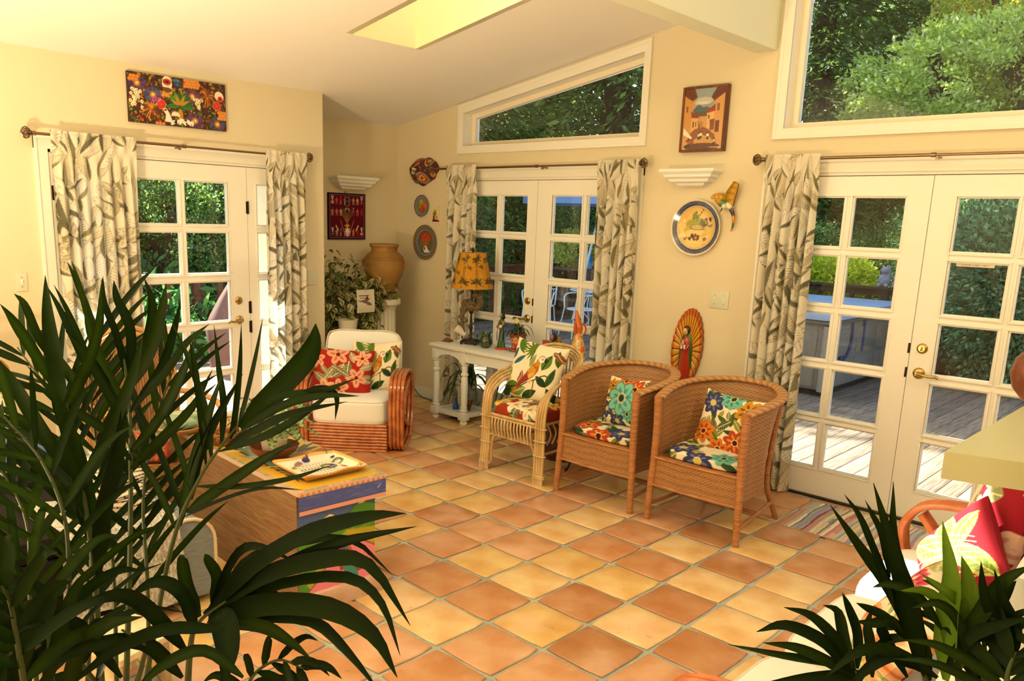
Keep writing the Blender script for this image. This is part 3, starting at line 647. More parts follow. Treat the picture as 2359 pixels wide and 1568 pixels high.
cv.poly([(.15, .3), (.3, .42), (.52, .46), (.62, .42), (.8, .3), (.9, 0), (.1, 0)], '8a5028'); cv.poly([(.3, .2), (.5, .3), (.72, .24), (.8, .1), (.3, .08)], 'c89450'); cv.ell(.5, .06, .45, .07, '5a2c18')
cv.poly([(.02, .46), (.26, .24), (.22, .22), (.02, .32)], 'ece4d4')
for x, y, c1 in ((.42, .28, 'd8cfb8'), (.47, .3, 'e8e4d8'), (.64, .28, 'f0ece4'), (.12, .12, 'b0a080'), (.17, .14, 'c04838'), (.8, .16, 'c8b080')): cv.ell(x, y, .03, .045, c1); cv.ell(x, y+.06, .018, .02, '3a2014'); cv.ell(x, y-.05, .03, .035, '2c2830')
cv.rect(.7, .035, .95, .042, 'd8c8b0')
t = thing('framed_picture', 'small brown-framed painting of a village street, above the right corbel shelf', 'picture')
fw_ = .016; W_, H_ = .335, .428; Mx = T(2.168, 0, 2.217)
f = MB()
for a in ((0, W_, 0, fw_), (0, W_, H_-fw_, H_), (0, fw_, fw_, H_-fw_), (W_-fw_, W_, fw_, H_-fw_)): f.box(a[0], a[1], -.045, -.001, a[2], a[3], Mx, bev=.003)
f.build('frame', mat('frame_wood', dw('7a3c12'), .4, noise=dw('4e240c'), scale=30, stretch=(1, 1, .1)), t)
board(cv, W_-2*fw_, H_-2*fw_, 140, 180, Mx @ T(fw_, -.012, fw_), 'canvas', .026, '4a2414', GLAZE, t)

# ------------------------------------------------------------------ corbel shelves
def corbel(M_, xt0, xt1, zt_, xb0, xb1, zb, dep, label):
    prof = [(0, 0), (0, .16), (.05, .18), (.10, .24), (.16, .28), (.2, .3), (.24, .46), (.34, .52), (.44, .56), (.5, .72), (.58, .76), (.78, .80), (.86, .92), (1, 1)]
    P = []; cx = (xt0+xt1)/2; wt, wb = (xt1-xt0)/2, (xb1-xb0)/2
    for a, b in prof:
        hw = wt+(wb-wt)*a; d = dep*(1-a)+dep*.35*a; z = zt_+(zb-zt_)*b
        P.append([(cx-hw, 0, z), (cx-hw, -d, z), (cx+hw, -d, z), (cx+hw, 0, z)])
    m_ = MB(); 
    for i in range(len(P)-1):
        for j in range(3): m_.add([P[i][j], P[i][j+1], P[i+1][j+1], P[i+1][j]], [(0, 1, 2, 3)])
    m_.add(P[0], [(0, 1, 2, 3)]); m_.add(P[-1], [(3, 2, 1, 0)])
    m_.v = [tuple(M_ @ Vector(p)) for p in m_.v]
    tag(m_.build('wall_shelf', mat('shelf_plaster', dw('f3ddb0'), .6), smooth=False), label, 'shelf')
corbel(MAL, -.80, -.33, 2.06, -.69, -.455, 1.945, .14, 'cream stepped corbel shelf in the alcove, over the maroon textile')
corbel(I4, 2.08, 2.50, 2.10, 2.235, 2.405, 1.985, .14, 'cream stepped corbel shelf between the street picture and the fruit plate')

# ------------------------------------------------------------------ plates
def plate(name, cv, R, ctr, label, depth=.03, prof=None, M_=I4, sc=1.0):
    prof = prof or [(0, 0), (.55, 0), (.66, .25), (.74, .5), (.97, .95), (1, 1)]
    P = []; C_ = []; n = 72; rs = np.linspace(0, 1, 44)
    for r in rs:
        y = -.004-np.interp(r, [a for a, b in prof], [b for a, b in prof])*depth
        P.append([(R*r*math.cos(2*PI*k/n), y, sc*R*r*math.sin(2*PI*k/n)) for k in range(n)]); C_.append([cv.at(.5+.499*r*math.cos(2*PI*k/n), .5+.499*r*math.sin(2*PI*k/n)) for k in range(n)])
    m_ = MB().grid(P, C_, wrapv=True); e = tuple(cv.at(.5, .999))
    Q = [P[-1], [(x*.98, -.004-depth+.006 if False else y+.006, z*.98) for x, y, z in P[-1]], [(x*.6, 0, z*.6) for x, y, z in P[-1]]]
    m_.grid(Q, [[e]*n]*3, wrapv=True); m_.v = [tuple(M_ @ (Vector(p)+Vector(ctr))) for p in m_.v]
    return tag(m_.build(name, GLAZE, auto=60), label, 'plate')
cv = Canvas(300, 300, 'f0e4d4'); cv.ell(.5, .5, .5, .5, 'e8dcc8'); cv.ell(.5, .5, .475, .475, '4c5470')
for k in range(40): a = 2*PI*k/40; cv.leaf(.5+.43*math.cos(a), .5+.43*math.sin(a), .07, .022, a+2.3, '343a56'); cv.leaf(.5+.42*math.cos(a), .5+.42*math.sin(a), .05, .012, a+1, '6a7088')
cv.ell(.5, .5, .385, .385, 'd8c8a0'); cv.ell(.5, .5, .37, .37, 'b88a4a'); cv.ell(.5, .5, .36, .36, 'ecc878'); cv.ell(.5, .42, .28, .22, 'f2d890', 0, .7); cv.ell(.32, .62, .1, .1, 'd8964c', 0, .35)
cv.ell(.40, .55, .12, .10, 'a8a83a'); cv.ell(.40, .55, .12, .10, '8c9430', .4, .4); cv.ell(.56, .57, .12, .10, '98a850'); cv.ell(.5, .44, .27, .10, 'c8b050', -.04); cv.ell(.47, .41, .20, .06, 'e8d088')
cv.poly([(.7, .5), (.82, .53), (.74, .4), (.6, .37)], 'd8c060'); cv.ell(.5, .5, .15, .045, '5a5224'); cv.ell(.5, .505, .13, .035, 'dcc890')
for i in range(12): cv.ell(.39+.02*i, .505+.01*math.sin(i*2), .006, .008, '3a2a14')
for i in range(26): cv.ell(.67+rng.uniform(-.11, .12), .60+rng.uniform(-.07, .08)-.1*0, .022, None, rng.choice(['5a5468', '7a748a', '463e52', '8a6a50']))
cv.leaf(.42, .64, .16, .07, 1.2, '6a8048', '3a4a28'); cv.leaf(.5, .66, .14, .05, 2.3, '84984c', '3a4a28'); cv.curve([(.48, .62), (.52, .7), (.58, .78), (.62, .82)], .008, '4a3420')
for i in range(16): cv.ell(.45+rng.uniform(-.1, .13), .32+rng.uniform(-.04, .05), .026, None, rng.choice(['6a3424', '4a241c', '8a5234']))
for x in (.28, .66): cv.ell(x, .30, .04, .035, '8a4a2c'); cv.ell(x, .31, .02, .015, 'c88a58')
for i in range(20): cv.ell(rng.uniform(.3, .72), rng.uniform(.2, .28), .006, .004, '6a4a28')
pc = on_y(1603, 524, -.02); plate('fruit_plate', cv, .192, (pc.x, 0, pc.z), 'large round plate painted with fruit and a blue rim, right wall', .03)
cv = Canvas(180, 180, '6a6a78'); cv.ell(.5, .5, .5, .5, '5c4a40'); cv.ell(.5, .5, .46, .46, '6c7086')
for k in range(28): a = 2*PI*k/28; cv.ell(.5+.41*math.cos(a), .5+.41*math.sin(a), .03, .02, 'a09a98', a)
cv.ell(.5, .5, .34, .34, '6c7a38'); cv.ell(.64, .58, .14, .18, 'c85a20'); cv.ell(.42, .68, .1, .12, 'a8b060'); cv.ell(.38, .5, .08, .2, '8aa050'); cv.poly([(.3, .42), (.66, .42), (.7, .25), (.3, .25)], 'a02c14'); cv.rect(.36, .18, .42, .4, 'b04420'); cv.rect(.54, .16, .6, .4, '8c2410'); cv.ell(.48, .45, .1, .1, 'b83820')
for i in range(30): cv.ell(.5+rng.uniform(-.25, .25), .5+rng.uniform(-.25, .25), .016, None, rng.choice(['d8a838', '9c2c18', '5c7028', 'd8702c', 'c8c080']))
pc = on_y(970, 474, -.02); plate('small_plate', cv, .099, (pc.x, 0, pc.z), 'smaller of two painted clay plates in the corner, upper one with grey rim', .016)
cv = Canvas(240, 240, '5c4c24'); cv.ell(.5, .5, .5, .5, '6a5a2c'); cv.ell(.5, .5, .46, .46, '8a7c4c'); cv.ell(.5, .5, .43, .43, '4a4c44'); cv.ell(.5, .5, .40, .40, '6c6a80')
for k in range(46): a = 2*PI*k/46; cv.ell(.5+.37*math.cos(a), .5+.37*math.sin(a), .016, .012, 'a09cb0', a)
cv.ell(.5, .5, .33, .34, '5a5a3c'); cv.ell(.5, .62, .27, .2, 'a03c1c'); cv.ell(.52, .56, .18, .2, 'b84c24'); cv.ell(.32, .42, .1, .14, '5a6a34'); cv.ell(.68, .42, .1, .14, '4a6040')
for i in range(60): cv.ell(.5+rng.uniform(-.25, .25), .5+rng.uniform(-.2, .28), .014, .02, rng.choice(['a84424', '8a3018', '6a5a34', 'c0603a']), 0, .6)
cv.ell(.48, .3, .08, .1, 'e8e4da'); cv.ell(.45, .32, .03, .05, '1c1c24'); cv.ell(.58, .24, .1, .04, 'd8d8c0'); cv.poly([(.52, .4), (.6, .28), (.5, .22)], 'f0ece4')
pc = on_y(978, 558, -.02); plate('round_plate', cv, .160, (pc.x, 0, pc.z), 'larger clay plate with olive rim and a white bird, lower one in the corner', .018)
# little arched tile
cv = Canvas(80, 108, 'ecdcae'); cv.rect(0, 0, 1, .14, '5c1426'); cv.rect(.1, .14, .74, .5, '7a2a2c'); cv.rect(.34, .2, .62, .46, 'e0b8a8')
for x in (.2, .38, .5, .62): cv.rect(x, .14, x+.05, .44, 'c88a78' if x > .3 else '5c1c20')
cv.ell(.36, .72, .27, .2, '7c8c2c'); cv.ell(.42, .9, .18, .14, '8c9c38'); cv.ell(.25, .62, .14, .12, '6a7c24')
m_ = MB(); p0, p1 = on_y(996, 510, -.01), on_y(1012, 475, -.01); W_ = p1.x-p0.x; H_ = p1.z-p0.z; nx, ny = 40, 54
def arch(u, v):
    r = .22; uu = u
    if v > 1-r*.7: k = (v-1+r*.7)/(r*.7); uu = .5+(u-.5)*(1-r*2*(1-math.sqrt(max(0, 1-k*k)))*.5)
    return (p0.x+uu*W_, -.012, p0.z+v*H_)
P, C_ = cv.pane(0, 0, arch, nx, ny); m_.grid(P, C_)
rim = [P[i][0] for i in range(nx+1)]+[P[nx][j] for j in range(ny+1)]+[P[i][ny] for i in range(nx, -1, -1)]+[P[0][j] for j in range(ny, -1, -1)]
m_.grid([rim, [(x, 0, z) for x, y, z in rim]], [[lin('e4d4a0')]*len(rim)]*2)
tag(m_.build('painted_tile', GLAZE, smooth=False), 'tiny arched cream tile with a painted church, beside the corner plates', 'tile')

# ------------------------------------------------------------------ beaded mask
cv = Canvas(240, 180, '5a0f14'); r_ = random.Random(21)
def ring(x, y, r, cols, sx=1, sy=1, rot=0):
    for k, c1 in enumerate(cols): cv.ell(x, y, r*sx*(1-k/len(cols)), r*sy*(1-k/len(cols)), c1, rot)
ring(.33, .62, .2, ['3a0a10', 'c89a28', '8c1c18', '4a5a20', 'c83020'], 1, .5, .5); ring(.78, .60, .17, ['3a0a10', 'd0b038', '1c3a6a', 'a02418', 'e0c060'], .7, 1, .3)
ring(.22, .25, .17, ['3a0a10', 'c8a030', '7a1818', '2a2a2a', 'd86a28'], .8, 1.1, -.2); ring(.62, .2, .2, ['3a0a10', '8c8c84', 'c83828', 'e0b840', '6a1414'], 1, .8, .4)
ring(.46, .36, .08, ['e8dcc0', 'c8c040', '7a9a30', '3a4a1c']); ring(.5, .52, .08, ['5a1010', 'd84a38', 'e8a890', '8c1c18']); ring(.1, .48, .1, ['2a0a0c', 'c83020', 'e0b030'], .7, 1.2)
ring(.88, .3, .12, ['3a0a10', 'd0402c', 'c8a038', '2a3a5a'], .6, 1); ring(.64, .42, .07, ['3a2010', '6a6a34', '8c8a4c'], .8, 1.2)
for i in range(260): cv.ell(r_.random(), r_.random()*.75, .007, None, r_.choice(['d8a030', 'c83828', '3a5a2a', '1c2c5a', 'e0d0a0', '8a1a1c']), 0, .85)
a, b = on_y(936, 395, -.06), on_y(1000, 395, -.06); zc1, zc0 = on_y(968, 358, -.06).z, on_y(968, 428, -.06).z
P = []; C_ = []; n = 72
cx, cz_ = (a.x+b.x)/2, (zc0+zc1)/2; RX, RZ = (b.x-a.x)/2*.97, (zc1-zc0)/2
def outline(an):
    return (1+.05*math.sin(3*an+.6)+.07*math.cos(2*an-.8)+.035*math.sin(7*an)+.02*math.sin(11*an+1))
for i, r in enumerate(np.linspace(0, 1, 34)):
    row = []; rc = []
    for k in range(n):
        an = 2*PI*k/n; q = r*outline(an)*.95; x = q*math.cos(an); z = q*math.sin(an)
        d = .10*max(0, 1-r**2.4)+.016*math.cos(q*13+an*2)*(1-r)+.022*math.exp(-((x+.15)**2+(z-.05)**2)*9)+.014*math.exp(-((x+.45)**2+(z+.35)**2)*20)
        row.append((cx+RX*x, -.012-d, cz_+RZ*z)); rc.append(cv.at(.5+.48*max(-1, min(1, x)), (.5+.48*max(-1, min(1, z)))))
    P.append(row); C_.append(rc)
m_ = MB().grid(P, C_, wrapv=True); m_.grid([P[-1], [(x, 0, z) for x, y, z in P[-1]]], [[lin('3a0a10')]*n]*2, wrapv=True)
tag(m_.build('beaded_mask', mat('beads', attr='Col', rough=.35, bump=.5, bscale=220)), 'lumpy beaded mask in red and yellow patterns, left of the middle curtain rod', 'mask')

# ------------------------------------------------------------------ light switches
def switch(M_, x0, x1, z0, z1, n, label):
    t = thing('light_switch', label, 'light switch'); t.matrix_world = M_
    MB().box(x0, x1, -.007, 0, z0, z1, bev=.003).build('cover_plate', mat('switch_plastic', dw('d8c48c'), .35), t)
    for k in range(n):
        x = x0+(x1-x0)*(k+.5)/n; zc_ = (z0+z1)/2
        MB().box(x-.006, x+.006, -.009, -.004, zc_-.013, zc_+.013).box(x-.004, x+.004, -.019, -.006, zc_-.002, zc_+.009, bev=.0015).build('toggle', mat('toggle_plastic', dw('efe0b8'), .3), t)
        for dz in (-.03, .03): MB().lathe([(.0001, 0), (.003, 0), (.003, .002), (.0001, .0025)], 8, T(x, -.007, zc_+dz, rx=PI/2)).build('screw', M_NICKEL, t)
switch(MLW, -3.568, -3.502, 1.188, 1.304, 1, 'single cream light switch on the left wall, above the palm leaves')
switch(MLW, -1.425, -1.335, 1.152, 1.272, 1, 'beige light switch by the wall corner, right of the sunlit curtain')
switch(I4, 2.487, 2.628, 1.163, 1.283, 2, 'double light switch on the right wall under the ceramic bird')

# ------------------------------------------------------------------ ceramic bird on the right wall
def colr(z0, z1, c0, c1): return lambda x, y, z: tuple(a+(b-a)*min(1, max(0, (z-z0)/(z1-z0))) for a, b in zip(lin(c0), lin(c1)))
def wpt(px, py, y=-.03): p = on_y(px, py, y); return p
t = thing('ceramic_bird', 'yellow and green ceramic hummingbird with spread wings, right of the fruit plate', 'wall ornament')
bd = MB(); body = spline([wpt(1648, 458, -.045)+Vector((0.0, 0, 0)), wpt(1668, 470, -.04), wpt(1682, 478, -.04), wpt(1690, 500, -.035), wpt(1688, 520, -.03), wpt(1684, 533, -.025)], 20)
k_ = [.012, .02, .026, .028, .026, .024, .022, .02, .018, .016, .014, .013, .012, .011, .010, .009, .008, .007, .006, .005, .003]
cc = []; 
for i in range(len(body)): cc += [lin(['c89020', '4a7a3a', 'e8e0c8', '3a2a3a', 'c88820', '4a7030', 'c87820'][min(6, i//3)])]*10
bd.tube(body, (k_+[.003]*5)[:len(body)], 10, c=cc).build('body', GLAZE, t)
hd = MB().sphere(.02, wpt(1668, 476, -.06), 12, 8, c=lin('d8d0b8')).tube([wpt(1664, 480, -.07), wpt(1656, 492, -.08)], [.006, .001], 6, c=lin('2a2018')); hd.build('head', GLAZE, t)
for P_, W1 in (([wpt(1680, 478, -.03), wpt(1683, 455, -.045), wpt(1690, 436, -.06), wpt(1697, 420, -.07)], [.022, .034, .038, .028, .02]), ([wpt(1676, 470, -.03), wpt(1662, 455, -.045), wpt(1650, 452, -.05), wpt(1638, 456, -.05)], [.022, .026, .024, .018, .008])):
    q = spline(P_, 12); n_ = len(q); wd = list(np.interp(np.linspace(0, 1, n_), np.linspace(0, 1, len(W1)), W1))
    cl_ = []
    for i in range(n_): cl_ += [lin('8a6a14'), lin('d0a028' if i % 3 else 'a87818'), lin('b88a1c')]
    m_ = MB().leaf(q, wd, (0, -1, 0), cl_, .25); m_.leaf([p+Vector((0, .010, 0)) for p in q], wd, (0, -1, 0), lin('a07818'), .25)
    m_.build('wing', GLAZE, t)

# ------------------------------------------------------------------ veiled figure plaque
t = thing('painted_plaque', 'clay plaque of a veiled praying woman in a scalloped golden halo, above the wicker chairs', 'wall ornament')
pz1, pz0 = on_y(1585, 712, -.03).z, on_y(1575, 900, -.03).z; pcx = on_y(1580, 800, -.03).x; HZ = (pz1-pz0)/2; pc_z = (pz1+pz0)/2; RXp = .118
n = 150; P = []; C_ = []
for r in np.linspace(.0, 1, 20):
    row = []; rc = []
    for k in range(n):
        an = 2*PI*k/n; sc_ = 1+.035*abs(math.sin(an*15)) if r > .9 else 1
        tp = 1-.18*max(0, -math.sin(an)); x = RXp*r*math.cos(an)*sc_*tp; z = HZ*r*math.sin(an)*sc_
        groove = k % 5 == 0
        row.append((pcx+x+.02*(z/HZ), -.018-.012*r*r-(0 if not groove or r < .3 else -.004), pc_z+z)); rc.append(lin('4a2008') if groove and r > .35 else lin('c8641c') if r > .86 else lin('d89a2c'))
    P.append(row); C_.append(rc)
m_ = MB().grid(P, C_, wrapv=True); m_.grid([P[-1], [(x, -.002, z) for x, y, z in P[-1]]], [[lin('8a4414')]*n]*2, wrapv=True); m_.build('halo', GLAZE, t)
Mf = T(pcx-.004, -.022, pc_z-.015)
def robe(name, prof, c1, off=(0, 0), fl=.6, mt=GLAZE, rot=0):
    m_ = MB().lathe([(r, z) for r, z in prof], 20, Mf @ T(off[0], off[1], 0, ry=rot) @ Matrix.Diagonal((1, fl, 1, 1)), None, flute=(9, -.3, .02, .005)); m_.c = [lin(c1)]*len(m_.v); return m_.build(name, mt, t)
robe('gown', [(.045, -.215), (.05, -.2), (.047, -.12), (.04, -.05), (.036, .0), (.034, .05), (.03, .09), (.012, .115)], 'a8341c', (0, -.004), .7)
robe('mantle', [(.06, -.17), (.068, -.10), (.064, -.02), (.058, .05), (.05, .10), (.036, .135), (.036, .165), (.026, .19), (.004, .2)], '2e5a22', (0, .014), .45)
hd = MB().sphere(.021, (0, 0, 0), 14, 10, (1, .9, 1.25), Mf @ T(-.004, -.018, .152), lin('e0a878')); hd.sphere(.0035, (0, 0, 0), 6, 4, (1, 1, 1), Mf @ T(-.005, -.038, .149), lin('d09868'))
for s_ in (-1, 1): hd.sphere(.003, (0, 0, 0), 6, 4, (1.6, .6, .7), Mf @ T(-.005+s_*.008, -.0365, .156), lin('3a2014'))
hd.sphere(.004, (0, 0, 0), 6, 4, (1.4, .5, .6), Mf @ T(-.005, -.037, .139), lin('a84838')); hd.build('head', GLAZE, t)
MB().sphere(.027, (0, 0, 0), 14, 10, (1, .8, 1.2), Mf @ T(0, -.005, .162), lin('241810')).build('hair', GLAZE, t)
h = MB()
for s_ in (-1, 1):
    h.tube([Mf @ Vector((s_*.03, -.02, .06)), Mf @ Vector((s_*.022, -.04, .03)), Mf @ Vector((s_*.004, -.047, .065))], [.011, .010, .006], 8, c=lin('c04428')); h.tube([Mf @ Vector((s_*.004, -.046, .06)), Mf @ Vector((s_*.003, -.05, .095))], [.007, .003], 8, c=lin('e0b088'))
    h.tube([Mf @ Vector((s_*.014, -.041, .03)), Mf @ Vector((s_*.010, -.043, .06))], [.009, .009], 8, c=lin('f0e8dc'))
h.build('hands', GLAZE, t)
b_ = MB()
for i in range(12): b_.sphere(.014, (0, 0, 0), 8, 5, (1, .7, 1), Mf @ T(rng.uniform(-.075, .075), -.012+rng.uniform(-.01, .01), -.205+rng.uniform(-.02, .04)), lin(rng.choice(['8a3018', 'b05a38', '5a2010', 'c88a60'])))
b_.build('base_cherub', GLAZE, t)
def zat(px, py, x, y):
    d = ray(px, py); t = ((x-CAM.x)*d.x+(y-CAM.y)*d.y)/(d.x**2+d.y**2); return CAM.z+d.z*t
def cushion(m_, cv, w_, d, t, M_, p=5, n=26, amp=0, c=None, uv=None):
    """rounded box cushion centred on M_"""
    def put(x, y, z):
        k = (abs(x)**p+abs(y)**p+abs(z)**p)**(1/p); return x/k, y/k, z/k
    faces = [lambda a, b: (a, b, 1), lambda a, b: (-a, b, -1), lambda a, b: (a, -1, b), lambda a, b: (-a, 1, b), lambda a, b: (1, a, b), lambda a, b: (-1, -a, b)]
    for f_ in faces:
        P = []; C_ = []
        for i in range(n+1):
            row = []; rc = []
            for j in range(n+1):
                a, b = math.sin((-1+2*i/n)*PI/2*.98)/math.sin(PI/2*.98) if False else -1+2*i/n, -1+2*j/n
                x, y, z = put(*f_(a, b)); X, Y, Z = x*w_/2, y*d/2, z*t/2*(1+.0*x)
                Z += amp*math.sin(x*3.1+1)*math.cos(y*2.7)*(z > 0)
                row.append(M_ @ Vector((X, Y, Z)))
                if cv: rc.append(cv.at(min(.999, max(0, .5+.5*x*.98)), min(.999, max(0, .5+.44*y+.06*z))))
            P.append(row); C_.append(rc)
        m_.grid(P, C_ if cv else ([[c]*(n+1)]*(n+1) if c else None))
    return m_
def pillow(m_, cv, w_, h, t, M_, n=70, back=None):
    """scatter cushion in local xz, front toward -y"""
    for s_ in (-1, 1):
        P = []; C_ = []
        for i in range(n+1):
            u = -1+2*i/n; row = []; rc = []
            for j in range(n+1):
                v = -1+2*j/n; x = w_/2*u*(1-.085*(1-v*v)); z = h/2*v*(1-.085*(1-u*u))
                y = s_*t/2*max(0, (1-u**4)*(1-v**4))**.55*(1+.05*math.sin(5*u+3*v))
                row.append(M_ @ Vector((x, y, z))); rc.append(back if (s_ == 1 and back) else cv.at(.5+.499*u, .5+.499*v))
            P.append(row); C_.append(rc)
        m_.grid(P, C_)
    return m_
def wrap(m_, p, r, ax='z', n=3, c=None, M_=None, sc=(1, 1)):
    for k in range(n):
        z = (k-(n-1)/2)*.009
        m_.tube([Vector(p)+Vector((math.cos(a)*r*sc[0], math.sin(a)*r*sc[1], z)) for a in np.linspace(0, 2*PI, 13)[:-1]], .005, 6, M_, c, closed=True)
RATTAN = mat('amber_rattan', dw('a04a18'), .22, noise=dw('c8692c'), scale=16, coat=.5, stretch=(1, 1, 1))
RATTAN_L = mat('orange_rattan', dw('d8743a'), .25, noise=dw('c05a24'), scale=14, coat=.5)
CREAM = mat('cream_upholstery', dw('f4dfba'), .8, spec=.2, bump=.12, bscale=260)
PIPE = mat('cream_piping', dw('e4c694'), .7)
# ------------------------------------------------ cushion prints
def hibiscus(seed, bgc, fl, n=9, leafs=('6a7a4a', '8a9a5c'), vein='d8d0a0', asp=1.0, other=None, w_=220):
    r_ = random.Random(seed); cv = Canvas(w_, int(w_*asp), bgc)
    for i in range(int(n*3)):
        x, y = r_.random(), r_.random()*asp; cv.leaf(x, y, r_.uniform(.2, .38), r_.uniform(.05, .09), r_.uniform(0, 6.28), r_.choice(leafs), vein)
    for i in range(n):
        x, y = (i % 3+r_.uniform(.2, .8))/3, (i//3+r_.uniform(.2, .8))/max(1, (n+2)//3)*asp; a, b, c_ = r_.choice(fl)
        cv.flower(x, y, r_.uniform(.13, .19), 5, a, b, c_, r_.uniform(0, 1.2), edge=other)
    return cv
FL_RED = [('e8a888', 'c8705c', '7a1c14'), ('f0b898', 'd88870', '8a2418')]
def parrot_print(w_=300):
    cv = Canvas(w_, w_, 'f2e8cc'); L_ = cv.leaf
    for (x, y, l, w1, a, c_) in [(.02, .30, .2, .08, 1.2, '6a8a2c'), (.05, .12, .34, .13, .25, '5a7a24'), (.0, .05, .22, .12, .3, '2e4a1c'), (.02, .62, .24, .06, 1.15, '4a7080'), (.1, .55, .30, .05, .72, '3a7a88'), (.22, .05, .3, .10, .5, '6c8a30'), (.42, .02, .34, .08, .55, '2f5220'), (.35, .30, .18, .05, 1.7, '8a3a2a'), (.30, .24, .2, .05, 1.25, '9a4a3a'), (.86, .30, .34, .06, 1.35, '35602a'), (.86, .3, .26, .08, 2.6, '24421e'), (.88, .28, .26, .07, -.9, '1f3c1c'), (.72, .56, .3, .10, 1.25, '5c8430'), (.46, .56, .26, .05, 1.3, '7a8c30'), (.8, .9, .24, .05, -.5, '7a2c20'), (.96, .66, .28, .06, 1.8, '4a7028'), (.88, .88, .2, .06, -.8, '8a3424'), (.6, .02, .3, .1, .2, 'f0e4c8')]: L_(x, y, l, w1, a, c_, '20301a' if c_ < '6' else 'c8c89a')
    for a in np.linspace(.3, 2.9, 9): L_(.48, .88, .24, .022, a-1.6+3.2, '5c7a28')
    for a in np.linspace(-.5, 1.6, 7): L_(.12, .86, .2, .03, a, '4e7626')
    cv.curve([(.36, .18), (.5, .3), (.62, .36), (.80, .48), (.9, .42)], .011, '4a5a2c'); cv.curve([(.62, .36), (.62, .2), (.58, .08)], .012, '5a6a34')
    P = [(.22, .04), (.30, .20), (.36, .34), (.44, .50), (.52, .62), (.60, .70), (.66, .64), (.66, .52), (.60, .42), (.50, .33), (.40, .24), (.30, .10)]
    cv.poly(P, 'b06a1c'); cv.poly([(.25, .08), (.34, .28), (.42, .42), (.52, .46), (.50, .34), (.38, .22), (.30, .10)], '8a3a34'); cv.poly([(.44, .5), (.52, .6), (.62, .54), (.60, .44), (.5, .42)], 'd09838'); cv.poly([(.46, .42), (.58, .50), (.6, .44), (.5, .36)], 'e0b060'); cv.poly([(.2, .02), (.24, .1), (.32, .18), (.30, .1)], 'c8783c')
    cv.poly([(.55, .60), (.58, .72), (.62, .76), (.66, .7), (.66, .6)], 'c88a28'); cv.ell(.665, .735, .055, .055, 'f4eee0'); cv.ell(.665, .735, .055, .055, '3a2c20', 0, .0); cv.ell(.672, .742, .02, .02, '2a1c14'); cv.ell(.672, .742, .010, .010, 'f4f0e0'); cv.poly([(.71, .76), (.76, .76), (.775, .71), (.76, .66), (.735, .69), (.715, .71)], '2c2c2c'); cv.curve([(.61, .76), (.65, .80), (.70, .785)], .008, 'b87020'); cv.poly([(.46, .30), (.58, .36), (.56, .28)], 'e8b890')
    return cv
PARROT = parrot_print(420)
def bloom_print(seed, w_=240, main='6fc0ae'):
    r_ = random.Random(seed); cv = Canvas(w_, w_, 'f0e6cc')
    for i in range(40): cv.leaf(r_.random(), r_.random(), r_.uniform(.16, .3), r_.uniform(.04, .08), r_.uniform(0, 6.3), r_.choice(['5a7030', '8a8a2c', '3c5a44', '7a7a54']), r_.choice(['d8d090', '2a3a20']))
    fl = [('d07a24', 'a83c18', '5a2410'), ('3a4068', '6a70a0', 'd8c860'), ('c8902c', '8a4a18', '3a2014'), ('b84a24', 'e09040', '4a1c10'), ('6fb8a8', '3a8a84', '2a3a24')]
    sp = [(.18, .3), (.2, .8), (.80, .78), (.75, .24), (.5, .95), (.48, .06), (.96, .5)]
    for i, (x, y) in enumerate(sp): a, b, c_ = fl[(i+seed) % 5]; cv.flower(x, y, r_.uniform(.17, .22), 7, a, b, c_, r_.random())
    return cv
# ================================================ 1. cream pretzel-arm armchair
fr = Vector((.564, -1.696, 0)); AZ = math.atan2(.374, .432)
ac = thing('armchair', 'cream armchair with rounded amber rattan arms, in front of the alcove', 'armchair', fr, AZ)
def loop_yz(pts, x, r, m_, n=44): m_.tube(spline([(x, a, b) for a, b in pts], n, True), r, 8, closed=True)
for k in range(9):   # stacked poles of the base
    z = .013+k*.0235; w_ = .285-.004*(k == 8); q = []
    c_ = [(-w_, .56), (-w_, .06), (-w_+.06, .0), (w_-.06, .0), (w_, .06), (w_, .56)]
    MB().tube(spline([(a, b, z) for a, b in c_], 40), .0125, 8).build('base_pole', RATTAN, ac)
ARM = [(.0, .13), (-.015, .42), (.03, .54), (.12, .575), (.36, .565), (.50, .46), (.53, .28), (.44, .08), (.34, .02), (.10, .016), (.02, .05)]
for s_ in (-1, 1):
    arm = bpy.data.objects.new('armrest', None); COL.objects.link(arm); arm.parent = ac
    for k in range(4):
        m_ = MB(); loop_yz(ARM, s_*(.315+.029*k), .0145, m_); m_.build('arm_pole', RATTAN, arm)
    m_ = MB()
    for k in range(3): m_.tube(spline([(s_*(.33+.029*k), a, b) for a, b in [(.03, .50), (.12, .30), (.30, .16), (.44, .12)]], 14), .0135, 8); m_.tube(spline([(s_*(.33+.029*k), a, b) for a, b in [(.44, .50), (.26, .40), (.10, .22), (.06, .05)]], 14), .0135, 8)
    m_.build('arm_brace', RATTAN, arm)
m_ = MB(); cushion(m_, None, .575, .60, .20, T(0, .29, .305, rx=.03), 7, 22); sc_ = m_.build('seat_cushion', CREAM, ac)
def piping(w_, d, t, z0, M_, r=.0045, p=7):
    q = []
    for a in np.linspace(0, 2*PI, 97)[:-1]:
        c_, s_ = math.cos(a), math.sin(a); c2, s2 = math.copysign(abs(c_)**.45, c_), math.copysign(abs(s_)**.45, s_); k = ((1-abs(z0)**p)/(abs(c2)**p+abs(s2)**p))**(1/p); q.append(M_ @ Vector((w_/2*c2*k*1.004, d/2*s2*k*1.004, t/2*z0)))
    return MB().tube(q, r, 6, closed=True)
piping(.575, .60, .20, .8, T(0, .29, .305, rx=.03)).build('piping', PIPE, sc_); piping(.575, .60, .20, -.8, T(0, .29, .305, rx=.03)).build('piping', PIPE, sc_)
